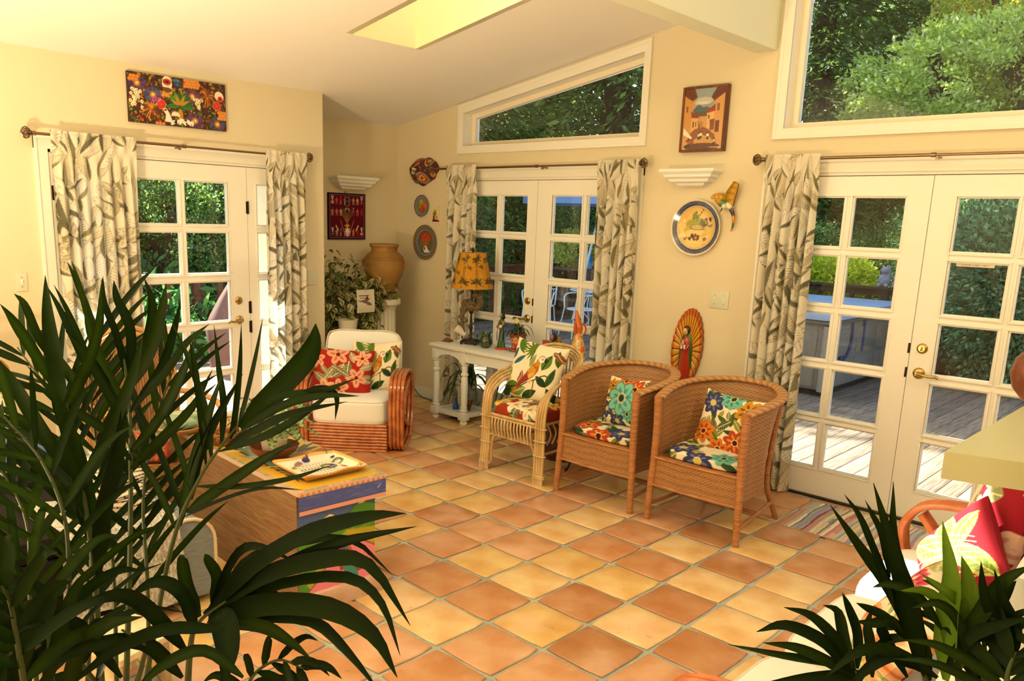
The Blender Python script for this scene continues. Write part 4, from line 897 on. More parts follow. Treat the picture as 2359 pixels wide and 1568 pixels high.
Mb = T(0, .60, .565, rx=-.17)
m_ = MB(); cushion(m_, None, .60, .15, .52, Mb, 6, 22); bk = m_.build('back_cushion', CREAM, ac)
MB().tube([Mb @ p for p in spline([(-.292, -.06, -.2), (-.294, -.06, .17), (-.22, -.06, .252), (0, -.062, .257), (.22, -.06, .252), (.294, -.06, .17), (.292, -.06, -.2)], 48)], .0045, 6).build('piping', PIPE, bk)
m_ = MB(); [m_.tube([(x, .66, .02), (x, .70, .40), (x, .73, .72)], .014, 8) for x in (-.2, 0, .2)]; m_.tube([(-.28, .69, .3), (.28, .69, .3)], .013, 8); m_.build('back_frame', RATTAN, ac); 
MA = Matrix.Translation(fr) @ Euler((0, 0, AZ)).to_matrix().to_4x4()
m_ = MB(); pillow(m_, hibiscus(5, 'a8281c', FL_RED, 6, ('8c8a64', 'a8a07c', '70704c'), 'e0d8b8', asp=.8, w_=340), .48, .37, .13, MA @ T(-.105, .27, .545, rx=-.26, ry=.06, rz=.05), 110)
tag(m_.build('throw_pillow', CLOTH), 'red hibiscus pillow with grey leaves on the cream armchair', 'pillow')
m_ = MB(); pillow(m_, PARROT, .40, .40, .12, MA @ T(.135, .40, .575, rx=-.28, ry=-.04, rz=-.05), 80)
tag(m_.build('throw_pillow', CLOTH), 'white parrot pillow tucked behind the red hibiscus pillow on the cream armchair', 'pillow')

# ================================================ 2. wicker tub chairs
WCOL = mat('woven_wicker', attr='Col', rough=.45, spec=.4); WPOST = mat('wrapped_cane', dw('c0783a'), .4, noise=dw('9c5824'), scale=60, stretch=(.2, .2, 3), bump=.2, bscale=60)
wl_, wd_ = lin(dw('cc8844')), lin(dw('4c230a'))
def wpath(w_, d, fl, n):  # U plan from front left to front right
    q = spline([(-w_, 0, 0), (-w_-fl, d*.30, 0), (-w_-fl*.6, d*.62, 0), (-w_*.62, d*.92, 0), (0, d, 0), (w_*.62, d*.92, 0), (w_+fl*.6, d*.62, 0), (w_+fl, d*.30, 0), (w_, 0, 0)], 400)
    s_ = [0]; 
    for a, b in zip(q, q[1:]): s_.append(s_[-1]+(b-a).length)
    out = []
    for i in range(n+1):
        t = s_[-1]*i/n; k = min(range(len(s_)), key=lambda j: abs(s_[j]-t)) if False else int(np.searchsorted(s_, t)); k = min(k, len(q)-1); out.append(q[k])
    return out
def weave(P, rows_per, stakes, amp=.0028):
    """colour + relief of a basket weave for a grid P[i][j] (i along, j up)"""
    a, b = len(P), len(P[0]); C_ = []; Q = []
    for i in range(a):
        rc = []; rq = []
        for j in range(b):
            dx = Vector(P[min(i+1, a-1)][j])-Vector(P[max(i-1, 0)][j]); dz = Vector(P[i][min(j+1, b-1)])-Vector(P[i][max(j-1, 0)]); nn = dx.cross(dz).normalized()
            row = j/ (b-1)*rows_per; st = i/(a-1)*stakes
            h = math.cos(PI*(int(row) % 2)+2*PI*st)*.5+.5; g = abs(math.sin(PI*row)); hh = h*.45+.55*g; rb = max(0, math.cos(4*PI*st))**6
            k = min(1, max(0, .05+(.45+.55*h)*(.15+.95*g)+.14*rng.uniform(-1, 1))); rc.append(tuple(wd_[m]+(wl_[m]-wd_[m])*k for m in range(3))); rq.append(Vector(P[i][j])-nn*amp*(hh-.5)*2)  # shade in the gaps between strands is put into the colour
        C_.append(rc); Q.append(rq)
    return Q, C_
wk = thing('wicker_chair', 'orange-brown wicker tub chair standing between the pale cane armchair and its twin', 'chair', (2.4425, -1.195, 0), 0, 'wicker tub chairs')
nU, nV = 330, 150
lo, hi = wpath(.265, .50, .0, nU), wpath(.272, .60, .035, nU)
P = []
for i in range(nU+1):
    t_ = i/nU; back = math.sin(PI*t_)**.8; row = []
    ztp = .742+.075*back
    for j in range(nV+1):
        v = j/nV; z = .235+(ztp-.235)*v; p = lo[i].lerp(hi[i], v**1.6+.10*math.sin(PI*v)*back*0); row.append((p.x*(1-.03*math.sin(PI*v)), p.y-.02*math.sin(PI*v)*back, z))
    P.append(row)
Q, C_ = weave(P, 66, 46); MB().grid(Q, C_).build('tub_shell', WCOL, wk, auto=180)
# rolled rim
rim = [Vector(P[i][nV])+Vector((0, 0, -.004)) for i in range(0, nU+1, 2)]
m_ = MB(); nr = 16; v = []; 
for i, p in enumerate(rim):
    t_ = (rim[min(i+1, len(rim)-1)]-rim[max(i-1, 0)]).normalized(); sd = Vector((0, 0, 1)).cross(t_).normalized()
    for k in range(nr):
        an = 2*PI*k/nr; rr = .017+.003*math.cos(an*2)+.0022*abs(math.sin(i*1.1+an*1.5)); v.append((p+sd*math.cos(an)*rr*1.5*(-1)+Vector((0, 0, 1))*math.sin(an)*rr))
fcs = [(i*nr+k, i*nr+(k+1) % nr, (i+1)*nr+(k+1) % nr, (i+1)*nr+k) for i in range(len(rim)-1) for k in range(nr)]
cc = []
for i in range(len(rim)):
    for k in range(nr): q = .35+.65*abs(math.sin(i*.55+k*PI/nr*2)); cc.append(tuple(wd_[m]+(wl_[m]-wd_[m])*q for m in range(3)))
fcs += [tuple(range(nr)), tuple((len(rim)-1)*nr+k for k in range(nr))]; m_.add(v, fcs, cc); m_.build('rolled_rim', WCOL, wk, auto=180)
for s_ in (-1, 1):
    q = spline([(s_*.272, -.004, .752), (s_*.268, -.002, .55), (s_*.272, -.004, .36), (s_*.278, -.008, .22), (s_*.286, -.014, .0)], 60)
    rr = [.023-.0022*(i/60)*2+.0012*(i % 2) for i in range(len(q))]; rr = [max(.0165, r) for r in rr]
    MB().tube(q, rr, 12).build('front_leg', WPOST, wk)
    MB().tube(spline([(s_*.24, .50, .80), (s_*.215, .485, .5), (s_*.205, .49, .24), (s_*.235, .60, .0)], 30), .0165, 10).build('rear_leg', WPOST, wk)
    MB().tube([(s_*.279, .02, .10), (s_*.225, .56, .12)], .0115, 10).build('stretcher', WPOST, wk)
MB().tube([(-.25, .30, .11), (.25, .30, .11)], .0115, 10).build('stretcher', WPOST, wk)
P = [[(-.262+.524*i/150, -.006-.012*math.sin(PI*i/150), .225+.165*j/44+.004*math.sin(i*.1)) for j in range(45)] for i in range(151)]
Q, C_ = weave(P, 20, 22); MB().grid(Q[::1], C_).build('front_skirt', WCOL, wk, auto=180)
m_ = MB()
for i in range(2): m_.tube([(-.27, -.012-.002*i, .225+.165*i), (0, -.024, .225+.165*i), (.27, -.012, .225+.165*i)], .008, 8)
m_.build('skirt_edging', WPOST, wk)
MB().prism([(p.x*.985, p.y*.985) for p in lo[::8]], .375, .392, 'z').build('seat_panel', WPOST, wk)
w2 = copy_tree(wk); w2.location = (3.131, -1.19, 0); w2['label'] = 'rightmost wicker tub chair, nearest the right french doors and the striped rug'
for cx, seed, lab in ((2.4425, 2, 'the left wicker tub chair'), (3.131, 0, 'the right wicker tub chair')):
    m_ = MB(); cushion(m_, bloom_print(seed+1, 320), .47, .44, .062, T(cx, -.945, .424, rx=.02), 6, 72); 
    tag(m_.build('seat_cushion', CLOTH), 'flat cushion with bold flower print on the seat of '+lab, 'seat cushion', 'flower print seat cushions')
cvt = bloom_print(1, 340); cvt.flower(.52, .56, .36, 7, '7cc4b4', '4a9a94', '2c3a2c', .2, edge='3a7a78'); 
for k in range(26): a = 2*PI*k/26; cvt.line(.52+.06*math.cos(a), .56+.06*math.sin(a), .52+.1*math.cos(a), .56+.1*math.sin(a), .006, '3a4a2c'); cvt.ell(.52+.11*math.cos(a), .56+.11*math.sin(a), .011, None, 'e8e0c0')
m_ = MB(); pillow(m_, cvt, .32, .32, .11, T(2.44, -.90, .60, rx=-.3, ry=-.06, rz=-.1), 120)
tag(m_.build('throw_pillow', CLOTH), 'square pillow with one big turquoise flower, on the left wicker chair', 'pillow')
m_ = MB(); pillow(m_, bloom_print(5, 380), .40, .37, .11, T(3.15, -.88, .585, rx=-.32, ry=.05, rz=-.05), 140)
tag(m_.build('throw_pillow', CLOTH), 'pillow with orange and navy flowers, on the right wicker chair', 'pillow')

# ================================================ 3. cane armchair
CANE = mat('pale_cane', dw('dcac62'), .3, noise=dw('c08c44'), scale=18, coat=.25, stretch=(1, 1, .3))
ca = thing('cane_armchair', 'pale bent cane armchair with hooped back, in front of the white console table', 'armchair', (1.758, -1.213, 0), 0)
for s_ in (-1, 1):   # each side frame: four canes
    sf = bpy.data.objects.new('side_frame', None); COL.objects.link(sf); sf.parent = ca
    for k in range(4):
        o_ = k*.021; w_ = .213+o_; tz = .80+o_
        P = [(s_*(w_+.004), -.01, 0), (s_*w_, 0, .25), (s_*w_, .0, .44), (s_*(w_+.004), .03, .555+o_*.5), (s_*(w_+.006), .13, .625+o_*.6), (s_*(w_-.004), .26, .655+o_*.7), (s_*(w_-.015), .38, .715+o_*.8), (s_*(w_*.72), .46, tz-.04), (s_*w_*.36, .50, tz-.003), (0, .51, tz+.004)]
        MB().tube(spline(P, 54), .0108, 8).build('cane', CANE, sf)
    for z in (.05, .062, .20, .30, .385): MB().tube([(s_*.246+a, b, z) for a, b in ((-.040, -.015), (0, -.0165), (.040, -.015), (.047, 0), (.040, .015), (0, .0165), (-.040, .015), (-.047, 0))], .0055, 6, closed=True).build('binding', CANE, sf)
    MB().tube(spline([(s_*.20, .012, .06), (s_*.195, .012, .20), (s_*.15, .012, .262), (s_*.06, .012, .275)], 20), .0095, 8).build('corner_brace', CANE, ca)
    for k in range(3): MB().tube(spline([(s_*(.20+.021*k), .50, .44), (s_*(.20+.021*k), .50, .2), (s_*(.205+.021*k), .54, 0)], 14), .0105, 8).build('rear_leg', CANE, ca)
    MB().tube([(s_*.22, .0, .395), (s_*.22, .50, .395)], .012, 8).build('seat_rail', CANE, ca); MB().tube([(s_*.22, 0, .19), (s_*.22, .51, .19)], .010, 8).build('stretcher', CANE, ca)
    for k in range(8): y = .05+k*.055; MB().tube(spline([(s_*.222, y, .39), (s_*.235, y+.02, .32), (s_*.222, y, .25)], 10), .0055, 6).build('side_spindle', CANE, ca)
for y, z, r in ((0, .405, .011), (0, .385, .009), (0, .262, .008), (.5, .40, .011)): MB().tube([(-.2, y, z), (.2, y, z)], r, 8).build('cross_rail', CANE, ca)
for k in range(13): x = -.174+k*.029; MB().tube(spline([(x-.010, -.002, .39), (x+.004, -.022, .335), (x+.010, -.008, .262)], 12), .0062, 6).build('front_spindle', CANE, ca)
for k in range(12): x = -.165+k*.03; zt_ = .79-.9*x*x; MB().tube([(x*.85, .495, .42), (x, .505, zt_)], .0058, 6).build('back_spindle', CANE, ca)
m_ = MB(); cushion(m_, hibiscus(12, 'a03c1c', [('e8c450', 'c89a34', 'a85c20'), ('f0d070', 'd8a848', 'a05a20'), ('f0e8d0', 'e0c890', 'c89040')], 9, ('5c6c4c', '7a8458', '8a9060'), 'c8c89a', w_=360), .47, .50, .10, T(1.758, -.965, .452, rx=.03), 5, 76, amp=.006)
tag(m_.build('seat_cushion', CLOTH), 'plump rust cushion with yellow hibiscus on the cane armchair seat', 'seat cushion')
m_ = MB(); pillow(m_, PARROT, .445, .43, .14, T(1.705, -.93, .685, rx=-.30, ry=.08, rz=.06), 170)
tag(m_.build('throw_pillow', CLOTH), 'cream pillow with a yellow-headed parrot and green leaves, on the cane armchair', 'pillow')

# ================================================ 4. white console table
CW = mat('console_paint', dw('f2e2bc'), .35, bump=.03, bscale=40)
ct = thing('console_table', 'long white console table with turned legs, in front of the middle french doors', 'table', (.2, -.49, 0), 0)
MB().box(-.045, 1.56, -.045, .36, .635, .665, bev=.008).build('tabletop', CW, ct)
def turned(x, y):
    pr = [(.0001, .0), (.026, .0), (.033, .012), (.033, .028), (.024, .040), (.024, .046)]
    l = MB().lathe(pr, 20, T(x, y)); l.box(x-.036, x+.036, y-.036, y+.036, .046, .112, bev=.005)
    l.lathe([(.026, .112), (.034, .122), (.034, .134), (.024, .142), (.031, .152), (.026, .165), (.030, .2), (.031, .34), (.029, .41), (.025, .425), (.034, .434), (.034, .446), (.025, .455), (.026, .47), (.028, .515), (.035, .522), (.035, .53), (.026, .535)], 20, T(x, y))
    l.box(x-.032, x+.032, y-.032, y+.032, .535, .635, bev=.003); l.build('leg', CW, ct)
for x in (0, .345, 1.17, 1.515):
    for y in (0, .30): turned(x+.015, y)
arch = [(.047, .635)]+[(.047+.27*i/14, .545+.042*math.sin(PI*i/14)**.7) for i in range(15)]+[(.317, .635)]
for y in (-.02, .28):
    MB().prism(arch, y, y+.02, 'y', T(.015-.015, 0)).build('apron', CW, ct, smooth=False); MB().prism([(a+1.17, b) for a, b in arch], y, y+.02, 'y').build('apron', CW, ct, smooth=False)
    MB().box(.39, 1.155, y, y+.02, .55, .635).build('apron', CW, ct, smooth=False)
for x in (.015, 1.53): MB().box(x-.01, x+.01, .03, .27, .55, .635).build('apron', CW, ct, smooth=False)
for x in (0, 1.17):
    for a, b, c_, d in ((x+.045, x+.33, -.012, .012), (x+.045, x+.33, .288, .312)): MB().box(a, b, c_, d, .058, .098, bev=.003).build('stretcher', CW, ct)
    for xx in (x+.015, x+.36): MB().box(xx-.012, xx+.012, .03, .27, .058, .098, bev=.003).build('stretcher', CW, ct)
    MB().box(x+.05, x+.325, .01, .29, .070, .082).build('shelf', CW, ct, smooth=False)
TZ = .665
# ---- lamp
LX, LY = .43, -.30
DW_ = mat('dark_wood', '2a140c', .35, noise='180a06', scale=30)
lp = thing('table_lamp', 'parrot table lamp with yellow bamboo-print shade, on the white console', 'lamp', (LX, LY, TZ), .35)
m_ = MB(); m_.box(-.075, .075, -.055, .055, .014, .034, bev=.004).box(-.058, .058, -.042, .042, .034, .046, bev=.003)
for a in (-1, 1):
    for b in (-1, 1): m_.box(a*.075-.02*(a > 0)*1, a*.075+.02*(a < 0)*1, b*.055-.016*(b > 0), b*.055+.016*(b < 0), 0, .016, bev=.003)
m_.build('base', DW_, lp)
MB().lathe([(.020, .044), (.022, .05), (.012, .06), (.010, .10), (.015, .13), (.017, .15), (.011, .17), (.009, .26), (.016, .268), (.022, .275), (.022, .285), (.010, .29), (.0095, .52), (.0095, .56)], 18).build('stem', DW_, lp)
m_ = MB().sphere(.013, (0, 0, .805), 12, 8, (1, 1, 1.2)).lathe([(.004, .77), (.006, .79), (.001, .83)], 10); m_.tube([(0, 0, .50), (0, 0, .80)], .004, 8); m_.build('finial', DW_, lp)
def shade_col():
    cv = Canvas(520, 170, 'dca02c'); r_ = random.Random(3)
    for i in range(1500): cv.ell(r_.random(), r_.random()*.33, r_.uniform(.002, .007), r_.uniform(.002, .006), r_.choice(['e8b440', 'cf9222', 'e4aa34', 'd69828']), 0, .5)
    for x0 in np.arange(.03, 1.0, .12):
        cv.line(x0, 0, x0+.01, .33, .0035, '6a5a20'); cv.line(x0+.012, 0, x0+.022, .33, .0018, '8a6c20')
        for y0, n in ((.05, 7), (.27, 7)):
            for k in range(n): cv.leaf(x0+.008, y0+.01, r_.uniform(.04, .07), .010, (-.5 if y0 < .1 else -PI+.2)+(PI+.6)*k/(n-1)*(1 if y0 < .1 else 1), r_.choice(['5a4a1c', '6e5c24', '4a4018']))
        y = r_.uniform(.12, .2); x = x0+.055
        for a in (.2, .9, 1.9, 2.8, -.6): cv.leaf(x, y, .035, .007, a, '6a5420')
    for i in range(14): x, y = r_.random(), r_.random()*.3; cv.curve([(x, y), (x+.01, y+.02), (x-.004, y+.04), (x+.01, y+.06)], .0011, 'f4e0a0', 6)
    return cv
cv = shade_col(); n = 150; P = []; C_ = []
zb, zt2 = .485, .775
for j in range(40):
    v = j/39; r = .178-.063*v-.004*math.sin(PI*v); P.append([(r*math.cos(2*PI*k/n), r*math.sin(2*PI*k/n), zb+(zt2-zb)*v) for k in range(n)]); C_.append([cv.at((k/n+.02) % 1, v*.98+.01) for k in range(n)])
m_ = MB().grid(P, C_, wrapv=True); o = m_.build('lamp_shade', mat('shade_paper', attr='Col', rough=.8, trans=.35), lp); 
SHADE_RIM = mat('shade_trim', 'c99a3c', .6)
MB().tube([(r_*math.cos(a), r_*math.sin(a), z) for r_, z in ((.178, zb),) for a in np.linspace(0, 2*PI, 49)[:-1]], .003, 6, closed=True).build('shade_trim', SHADE_RIM, o); MB().tube([(.115*math.cos(a), .115*math.sin(a), zt2) for a in np.linspace(0, 2*PI, 49)[:-1]], .003, 6, closed=True).build('shade_trim', SHADE_RIM, o)
# carved parrot
CARV = mat('carved_wood', dw('8c6a3c'), .6, noise='3a2414', scale=55, distort=1.5, bump=1.0, bscale=75)
Mp = T(.0, -.012, 0, rz=.41)
m_ = MB().sphere(.05, (0, 0, 0), 20, 14, (1.5, .8, 1.0), Mp @ T(-.012, 0, .335, ry=.35))
m_.tube([Mp @ Vector(p) for p in spline([(.03, 0, .30), (.068, 0, .335), (.078, 0, .385), (.062, 0, .425), (.03, 0, .44)], 20)], [.034, .034, .034, .033, .032, .031]+[.03]*6+[.028, .027, .026, .025, .024, .023, .022, .02, .02][:15] if False else .029, 14)
sp_ = [Mp @ Vector((.034+.030*(1-k/44)*math.cos(-k*.33+1.6), .0, .420+.030*(1-k/44)*math.sin(-k*.33+1.6))) for k in range(40)]
for yy in (-.022, .022): m_.tube([p+(Mp.to_3x3() @ Vector((0, yy, 0))) for p in sp_], .0055, 6)
m_.tube([Mp @ Vector(p) for p in spline([(-.04, 0, .31), (-.075, 0, .24), (-.062, 0, .16), (-.045, 0, .10)], 16)], [.022, .022, .021, .02, .019, .018, .017, .016, .014, .013, .011, .010, .008, .007, .005, .004, .003][:17]+[.003]*0, 10)
m_.tube([Mp @ Vector(p) for p in spline([(-.06, -.012, .34), (-.085, -.01, .30), (-.078, 0, .235)], 8)], .010, 8)
for i in range(10): m_.sphere(.012, (0, 0, 0), 6, 4, (1.4, .5, .8), Mp @ T(-.045+.018*(i % 5), -.036+.0*(i), .318+.03*(i//5), ry=.5))
m_.build('carved_parrot', CARV, lp)
# ---- small things on the console
t = thing('ceramic_turtle', 'tiny brown clay turtle at the left end of the console', 'figurine', (.205, -.36, TZ), .2)
m_ = MB().sphere(.034, (0, 0, .006), 14, 8, (1.15, .85, .85)); m_.v = [(x, y, max(z, 0)) for x, y, z in m_.v]; m_.build('shell', mat('brown_clay', dw('8a4a1c'), .5, noise='5a2c10', scale=60), t)
MB().sphere(.011, (.045, 0, .012), 8, 6).box(-.046, .046, -.036, .036, 0, .005, bev=.002).build('head', MATS['brown_clay'], t)
t = thing('spotlight', 'small white cylinder spotlight tilted on a round foot, left of the lamp', 'lamp', (.235, -.23, TZ), .0)
PW = mat('white_enamel', 'efe8da', .3); MB().lathe([(.0001, 0), (.036, 0), (.034, .006), (.012, .010), (.010, .014), (.0001, .014)], 20).tube([(0, 0, .01), (0, 0, .055)], .007, 8).build('foot', PW, t)
MB().lathe([(.026, -.05), (.036, .045), (.036, .05), (.031, .05), (.029, .0), (.02, -.045)], 24, T(0, 0, .085, ry=-1.0, rz=.6)).lathe([(.0001, -.052), (.026, -.05)], 20, T(0, 0, .085, ry=-1.0, rz=.6)).build('lamp_head', PW, t)
GREENG = mat('green_glaze', '16300c', .08, noise='2c4a18', scale=18, coat=.8)
t = thing('green_jug', 'dark green glazed clay jug beside the lamp base', 'jug', (.645, -.335, TZ), .5)
MB().lathe([(.0001, 0), (.032, 0), (.05, .02), (.06, .045), (.056, .072), (.043, .09), (.041, .10), (.048, .115), (.053, .125), (.050, .127), (.043, .115), (.036, .10), (.0001, .06)], 28).build('jug_body', GREENG, t)
MB().tube(spline([(-.045, 0, .118), (-.072, 0, .110), (-.074, 0, .085), (-.05, 0, .068)], 14), .0065, 8).build('handle', GREENG, t)
# figurine in green dress
t = thing('dress_figurine', 'clay figurine of a dark-haired woman in a long green dress, right of the jug', 'figurine', (.775, -.285, TZ), -.3)
F_ = .325
DRG = mat('green_dress', '1f4a18', .35, noise='2f6a22', scale=22, stretch=(3, 3, .4)); SKIN = mat('clay_skin', dw('a8683c'), .5); 
MB().lathe([(.0001, 0), (.052, 0), (.054, .010), (.044, .018)], 24).build('base', mat('pink_base', 'c84a50', .4), t)
MB().lathe([(.046, .012), (.043, .03), (.034, .08), (.027, .13), (.022, .165), (.019, .185), (.026, .205), (.028, .225), (.024, .245), (.012, .257)], 28, T(0, 0, 0) @ Matrix.Diagonal((1, .8, 1, 1)), None, flute=(9, .01, .16, .006)).build('gown', DRG, t)
m_ = MB().tube([(0, 0, .25), (0, 0, .268)], .008, 8).sphere(.0175, (0, -.002, .285), 14, 10, (.9, .95, 1.2)); m_.sphere(.0035, (0, -.019, .283), 6, 4)
for s_ in (-1, 1): m_.tube(spline([(s_*.026, 0, .238), (s_*.036, -.01, .21), (s_*.030, -.03, .185), (0, -.036, .18)], 12), [.008, .0078, .0075, .007, .0068, .0066, .0064, .006, .006, .0058, .0055, .0052, .005][:13], 8); m_.sphere(.008, (s_*.004, -.036, .18), 8, 5, (1.4, .7, .7))
m_.build('body', SKIN, t)
m_ = MB()
for s_ in (-1, 1): m_.sphere(.0022, (s_*.0065, -.0185, .289), 6, 4)
m_.sphere(.021, (0, .005, .29), 14, 9, (1, .95, 1.15)); m_.sphere(.018, (.012, .006, .268), 10, 7); m_.sphere(.016, (-.012, .006, .270), 10, 7); m_.v = [(x, y+(.012 if y < -.012 and z > .27 and abs(x) < .011 and z < .298 else 0), z) for x, y, z in m_.v]; m_.build('hair', mat('black_hair', '120c0a', .3), t)
MB().sphere(.004, (0, -.0188, .277), 8, 5, (1.3, .5, .5)).build('lips', mat('lip_red', '8a2420', .4), t)
m_ = MB()
for s_ in (-1, 1): m_.leaf(spline([(s_*.034, -.01, .205), (s_*.040, -.018, .15), (s_*.036, -.02, .10), (s_*.034, -.02, .07)], 8), [.006]*3+[.010]*6, (0, -1, 0))
m_.build('shawl', mat('lilac_shawl', '8a6a9a', .6), t)
m_ = MB()
for k in range(6): m_.sphere(.006, (.034+.009*math.cos(k), -.030, .196+.009*math.sin(k)), 8, 5)
m_.build('flower', mat('white_flower', 'f0ece0', .5), t)
# orchid pot on saucer
def leafset(m_, base, n, L0, L1, wid, rise, seed, droop=1.0, c=None, spread=(0, 2*PI)):
    r_ = random.Random(seed)
    for k in range(n):
        a = spread[0]+(spread[1]-spread[0])*(k+r_.uniform(-.3, .3))/n; L_ = r_.uniform(L0, L1); h = rise*r_.uniform(.7, 1.2)
        q = spline([Vector(base), Vector(base)+Vector((math.cos(a)*L_*.3, math.sin(a)*L_*.3, L_*h)), Vector(base)+Vector((math.cos(a)*L_*.7, math.sin(a)*L_*.7, L_*h*(1.1-.3*droop))), Vector(base)+Vector((math.cos(a)*L_, math.sin(a)*L_, L_*h*(.9-droop)))], 12)
        nn = len(q); m_.leaf(q, [wid*max(.12, math.sin(PI*min(.98, (.12+.88*i/(nn-1))))**.6) for i in range(nn)], (0, 0, 1), c, .25)
    return m_
PLEAF = mat('dark_leaf', '1d3410', .35, noise='2f4a18', scale=12, spec=.5); PSTEM = mat('leaf_stem', '3c4a1c', .5)
cv = Canvas(300, 100, 'a82c1c')
for i, x in enumerate(np.arange(.06, 1, .15)): cv.flower(x, .17+.05*(i % 2), .075, 6, 'd8a058', 'b8743c', '6a1c10', .3*i); cv.flower(x+.075, .07, .04, 5, 'e0c090', 'c08050', '3a5a3c', .2)
for i in range(40): cv.ell(rng.random(), rng.random()*.33, .012, .006, rng.choice(['e8d8b0', '6a1410', 'd8b060']))
def painted_pot(t, prof, cv, name='pot', n=60):
    P = []; C_ = []; zs = [z for r, z in prof]; z0, z1 = min(zs), max(zs)
    pr = [(np.interp(k/30, np.linspace(0, 1, len(prof)), [r for r, z in prof]), np.interp(k/30, np.linspace(0, 1, len(prof)), zs)) for k in range(31)]
    for r, z in pr: P.append([(r*math.cos(2*PI*k/n), r*math.sin(2*PI*k/n), z) for k in range(n)]); C_.append([cv.at((k/n*1.0) % 1, min(.99, max(0, (z-z0)/(z1-z0)))) for k in range(n)])
    m_ = MB().grid(P, C_, wrapv=True); m_.lathe([(.0001, z0+.002), (prof[0][0], z0)], 20, c=lin('7a2c1c')); m_.lathe([(.0001, z1*.86), (prof[-1][0]*.96, z1*.86)], 20, c=lin('2a1810')); return m_.build(name, GLAZE, t)
t = thing('potted_orchid', 'orchid in a red flower-painted pot on a saucer, right of the green figurine', 'potted plant', (.925, -.245, TZ), 0)
MB().lathe([(.0001, 0), (.06, 0), (.078, .008), (.088, .018), (.085, .020), (.06, .010), (.0001, .008)], 32).build('saucer', mat('red_saucer', '8a1c18', .2, noise='c8a070', scale=30), t)
painted_pot(t, [(.045, .009), (.052, .03), (.060, .08), (.068, .125), (.072, .137), (.070, .14)], cv)
leafset(MB(), (0, 0, .125), 13, .08, .16, .012, .55, 4, 1.1).build('leaves', PLEAF, t)
m_ = MB().tube(spline([(0, 0, .12), (.02, 0, .2), (-.01, -.01, .25)], 8), .003, 6); m_.build('stem', PSTEM, t)
m_ = MB(); 
for k in range(5): m_.sphere(.014, (-.01+.014*math.cos(k*1.25), -.015, .25+.014*math.sin(k*1.25)), 8, 5, (1, .35, .7))
m_.build('flower', mat('pale_orchid', 'e8dca0', .5), t)
# second saucer of glass / seated reader / howling dog
def on_table(px, py, y): p = on_y(px, py, y); return (p.x, y, TZ)
t = thing('reader_figurine', 'small clay figurine of a reading woman, left of the orange dog', 'figurine', on_table(1274, 800, -.22), -.2)
MB().sphere(.045, (0, 0, .045), 14, 9, (1, .8, 1.1)).sphere(.03, (0, .01, .10), 12, 8, (1.1, .8, 1.2)).build('body', mat('dark_green_clay', '2c3c20', .45, noise='4a2c1c', scale=25), t)
m_ = MB().sphere(.021, (-.004, -.012, .158), 12, 9, (.95, .95, 1.15)).tube(spline([(-.03, 0, .12), (-.05, -.03, .10), (-.03, -.05, .10)], 8), .010, 8).tube(spline([(.03, 0, .12), (.035, -.03, .10), (.0, -.05, .10)], 8), .010, 8); m_.build('head', SKIN, t)
MB().sphere(.026, (0, .004, .163), 12, 9, (1, .9, 1.05)).build('hair', mat('brown_hair', '2a1810', .5), t)
MB().box(-.06, -.012, -.062, -.05, .085, .135, T(rz=.2), bev=.003).box(-.012, .036, -.062, -.05, .085, .135, T(rz=-.2), bev=.003).build('book', mat('red_book', 'a03c24', .5), t)
MB().box(.0, .06, .02, .035, .03, .16, bev=.008).build('chair_back', mat('yellow_wood', '8a7434', .5), t)
t = thing('dog_figurine', 'orange painted clay dog howling upward, right of the reading figurine', 'figurine', on_table(1332, 800, -.20), -.5)
cv = Canvas(240, 200, 'd86a24'); r_ = random.Random(6)
for i in range(11): x, y = r_.random(), r_.random()*.8; cv.flower(x, y, .12, 8, 'e8c878', 'd86a24', 'c84018', r_.random()); cv.leaf(x, y, .13, .03, r_.uniform(0, 6), '3a6a3c', 'e8d8a0')
pr = [(.060, 0), (.070, .03), (.068, .08), (.056, .13), (.042, .18), (.034, .21), (.032, .235)]
P = []; C_ = []
for k_ in range(34):
    u = k_/33; z = .235*u; r = np.interp(z, [b for a, b in pr], [a for a, b in pr]); P.append([(r*math.cos(a)-.02*u*u, r*.85*math.sin(a), z) for a in np.linspace(0, 2*PI, 41)[:-1]]); C_.append([cv.at((q/40), u*.99) for q in range(40)])
MB().grid(P, C_, wrapv=True).lathe([(.0001, 0), (.060, 0)], 20, c=lin('a84a1c')).build('body', GLAZE, t)
OR = mat('orange_glaze', 'd0601c', .15, noise='e07828', scale=10, coat=.5)
m_ = MB().tube(spline([(-.02, 0, .21), (-.022, 0, .26), (-.035, 0, .30), (-.055, 0, .345), (-.066, 0, .372)], 20), [.033, .034, .035, .036, .036, .035, .034, .032, .030, .028, .026, .024, .022, .020, .018, .017, .016, .015, .014, .013, .010], 14)
m_.sphere(.012, (-.068, 0, .374), 10, 7); m_.build('head', OR, t)
for s_ in (-1, 1): MB().leaf(spline([(-.015, s_*.03, .285), (.012, s_*.042, .27), (.018, s_*.045, .235), (.008, s_*.04, .21)], 10), [.008, .012, .015, .017, .018, .018, .016, .014, .010, .006, .002, .002], (0, s_, .2)).build('ear', OR, t); MB().sphere(.005, (-.044, s_*.028, .315), 8, 6).build('eye', DW_, t)
for s_ in (-1, 1): MB().tube(spline([(-.035, s_*.02, .12), (-.052, s_*.022, .06), (-.055, s_*.022, .012)], 8), .014, 8).build('front_leg', OR, t)

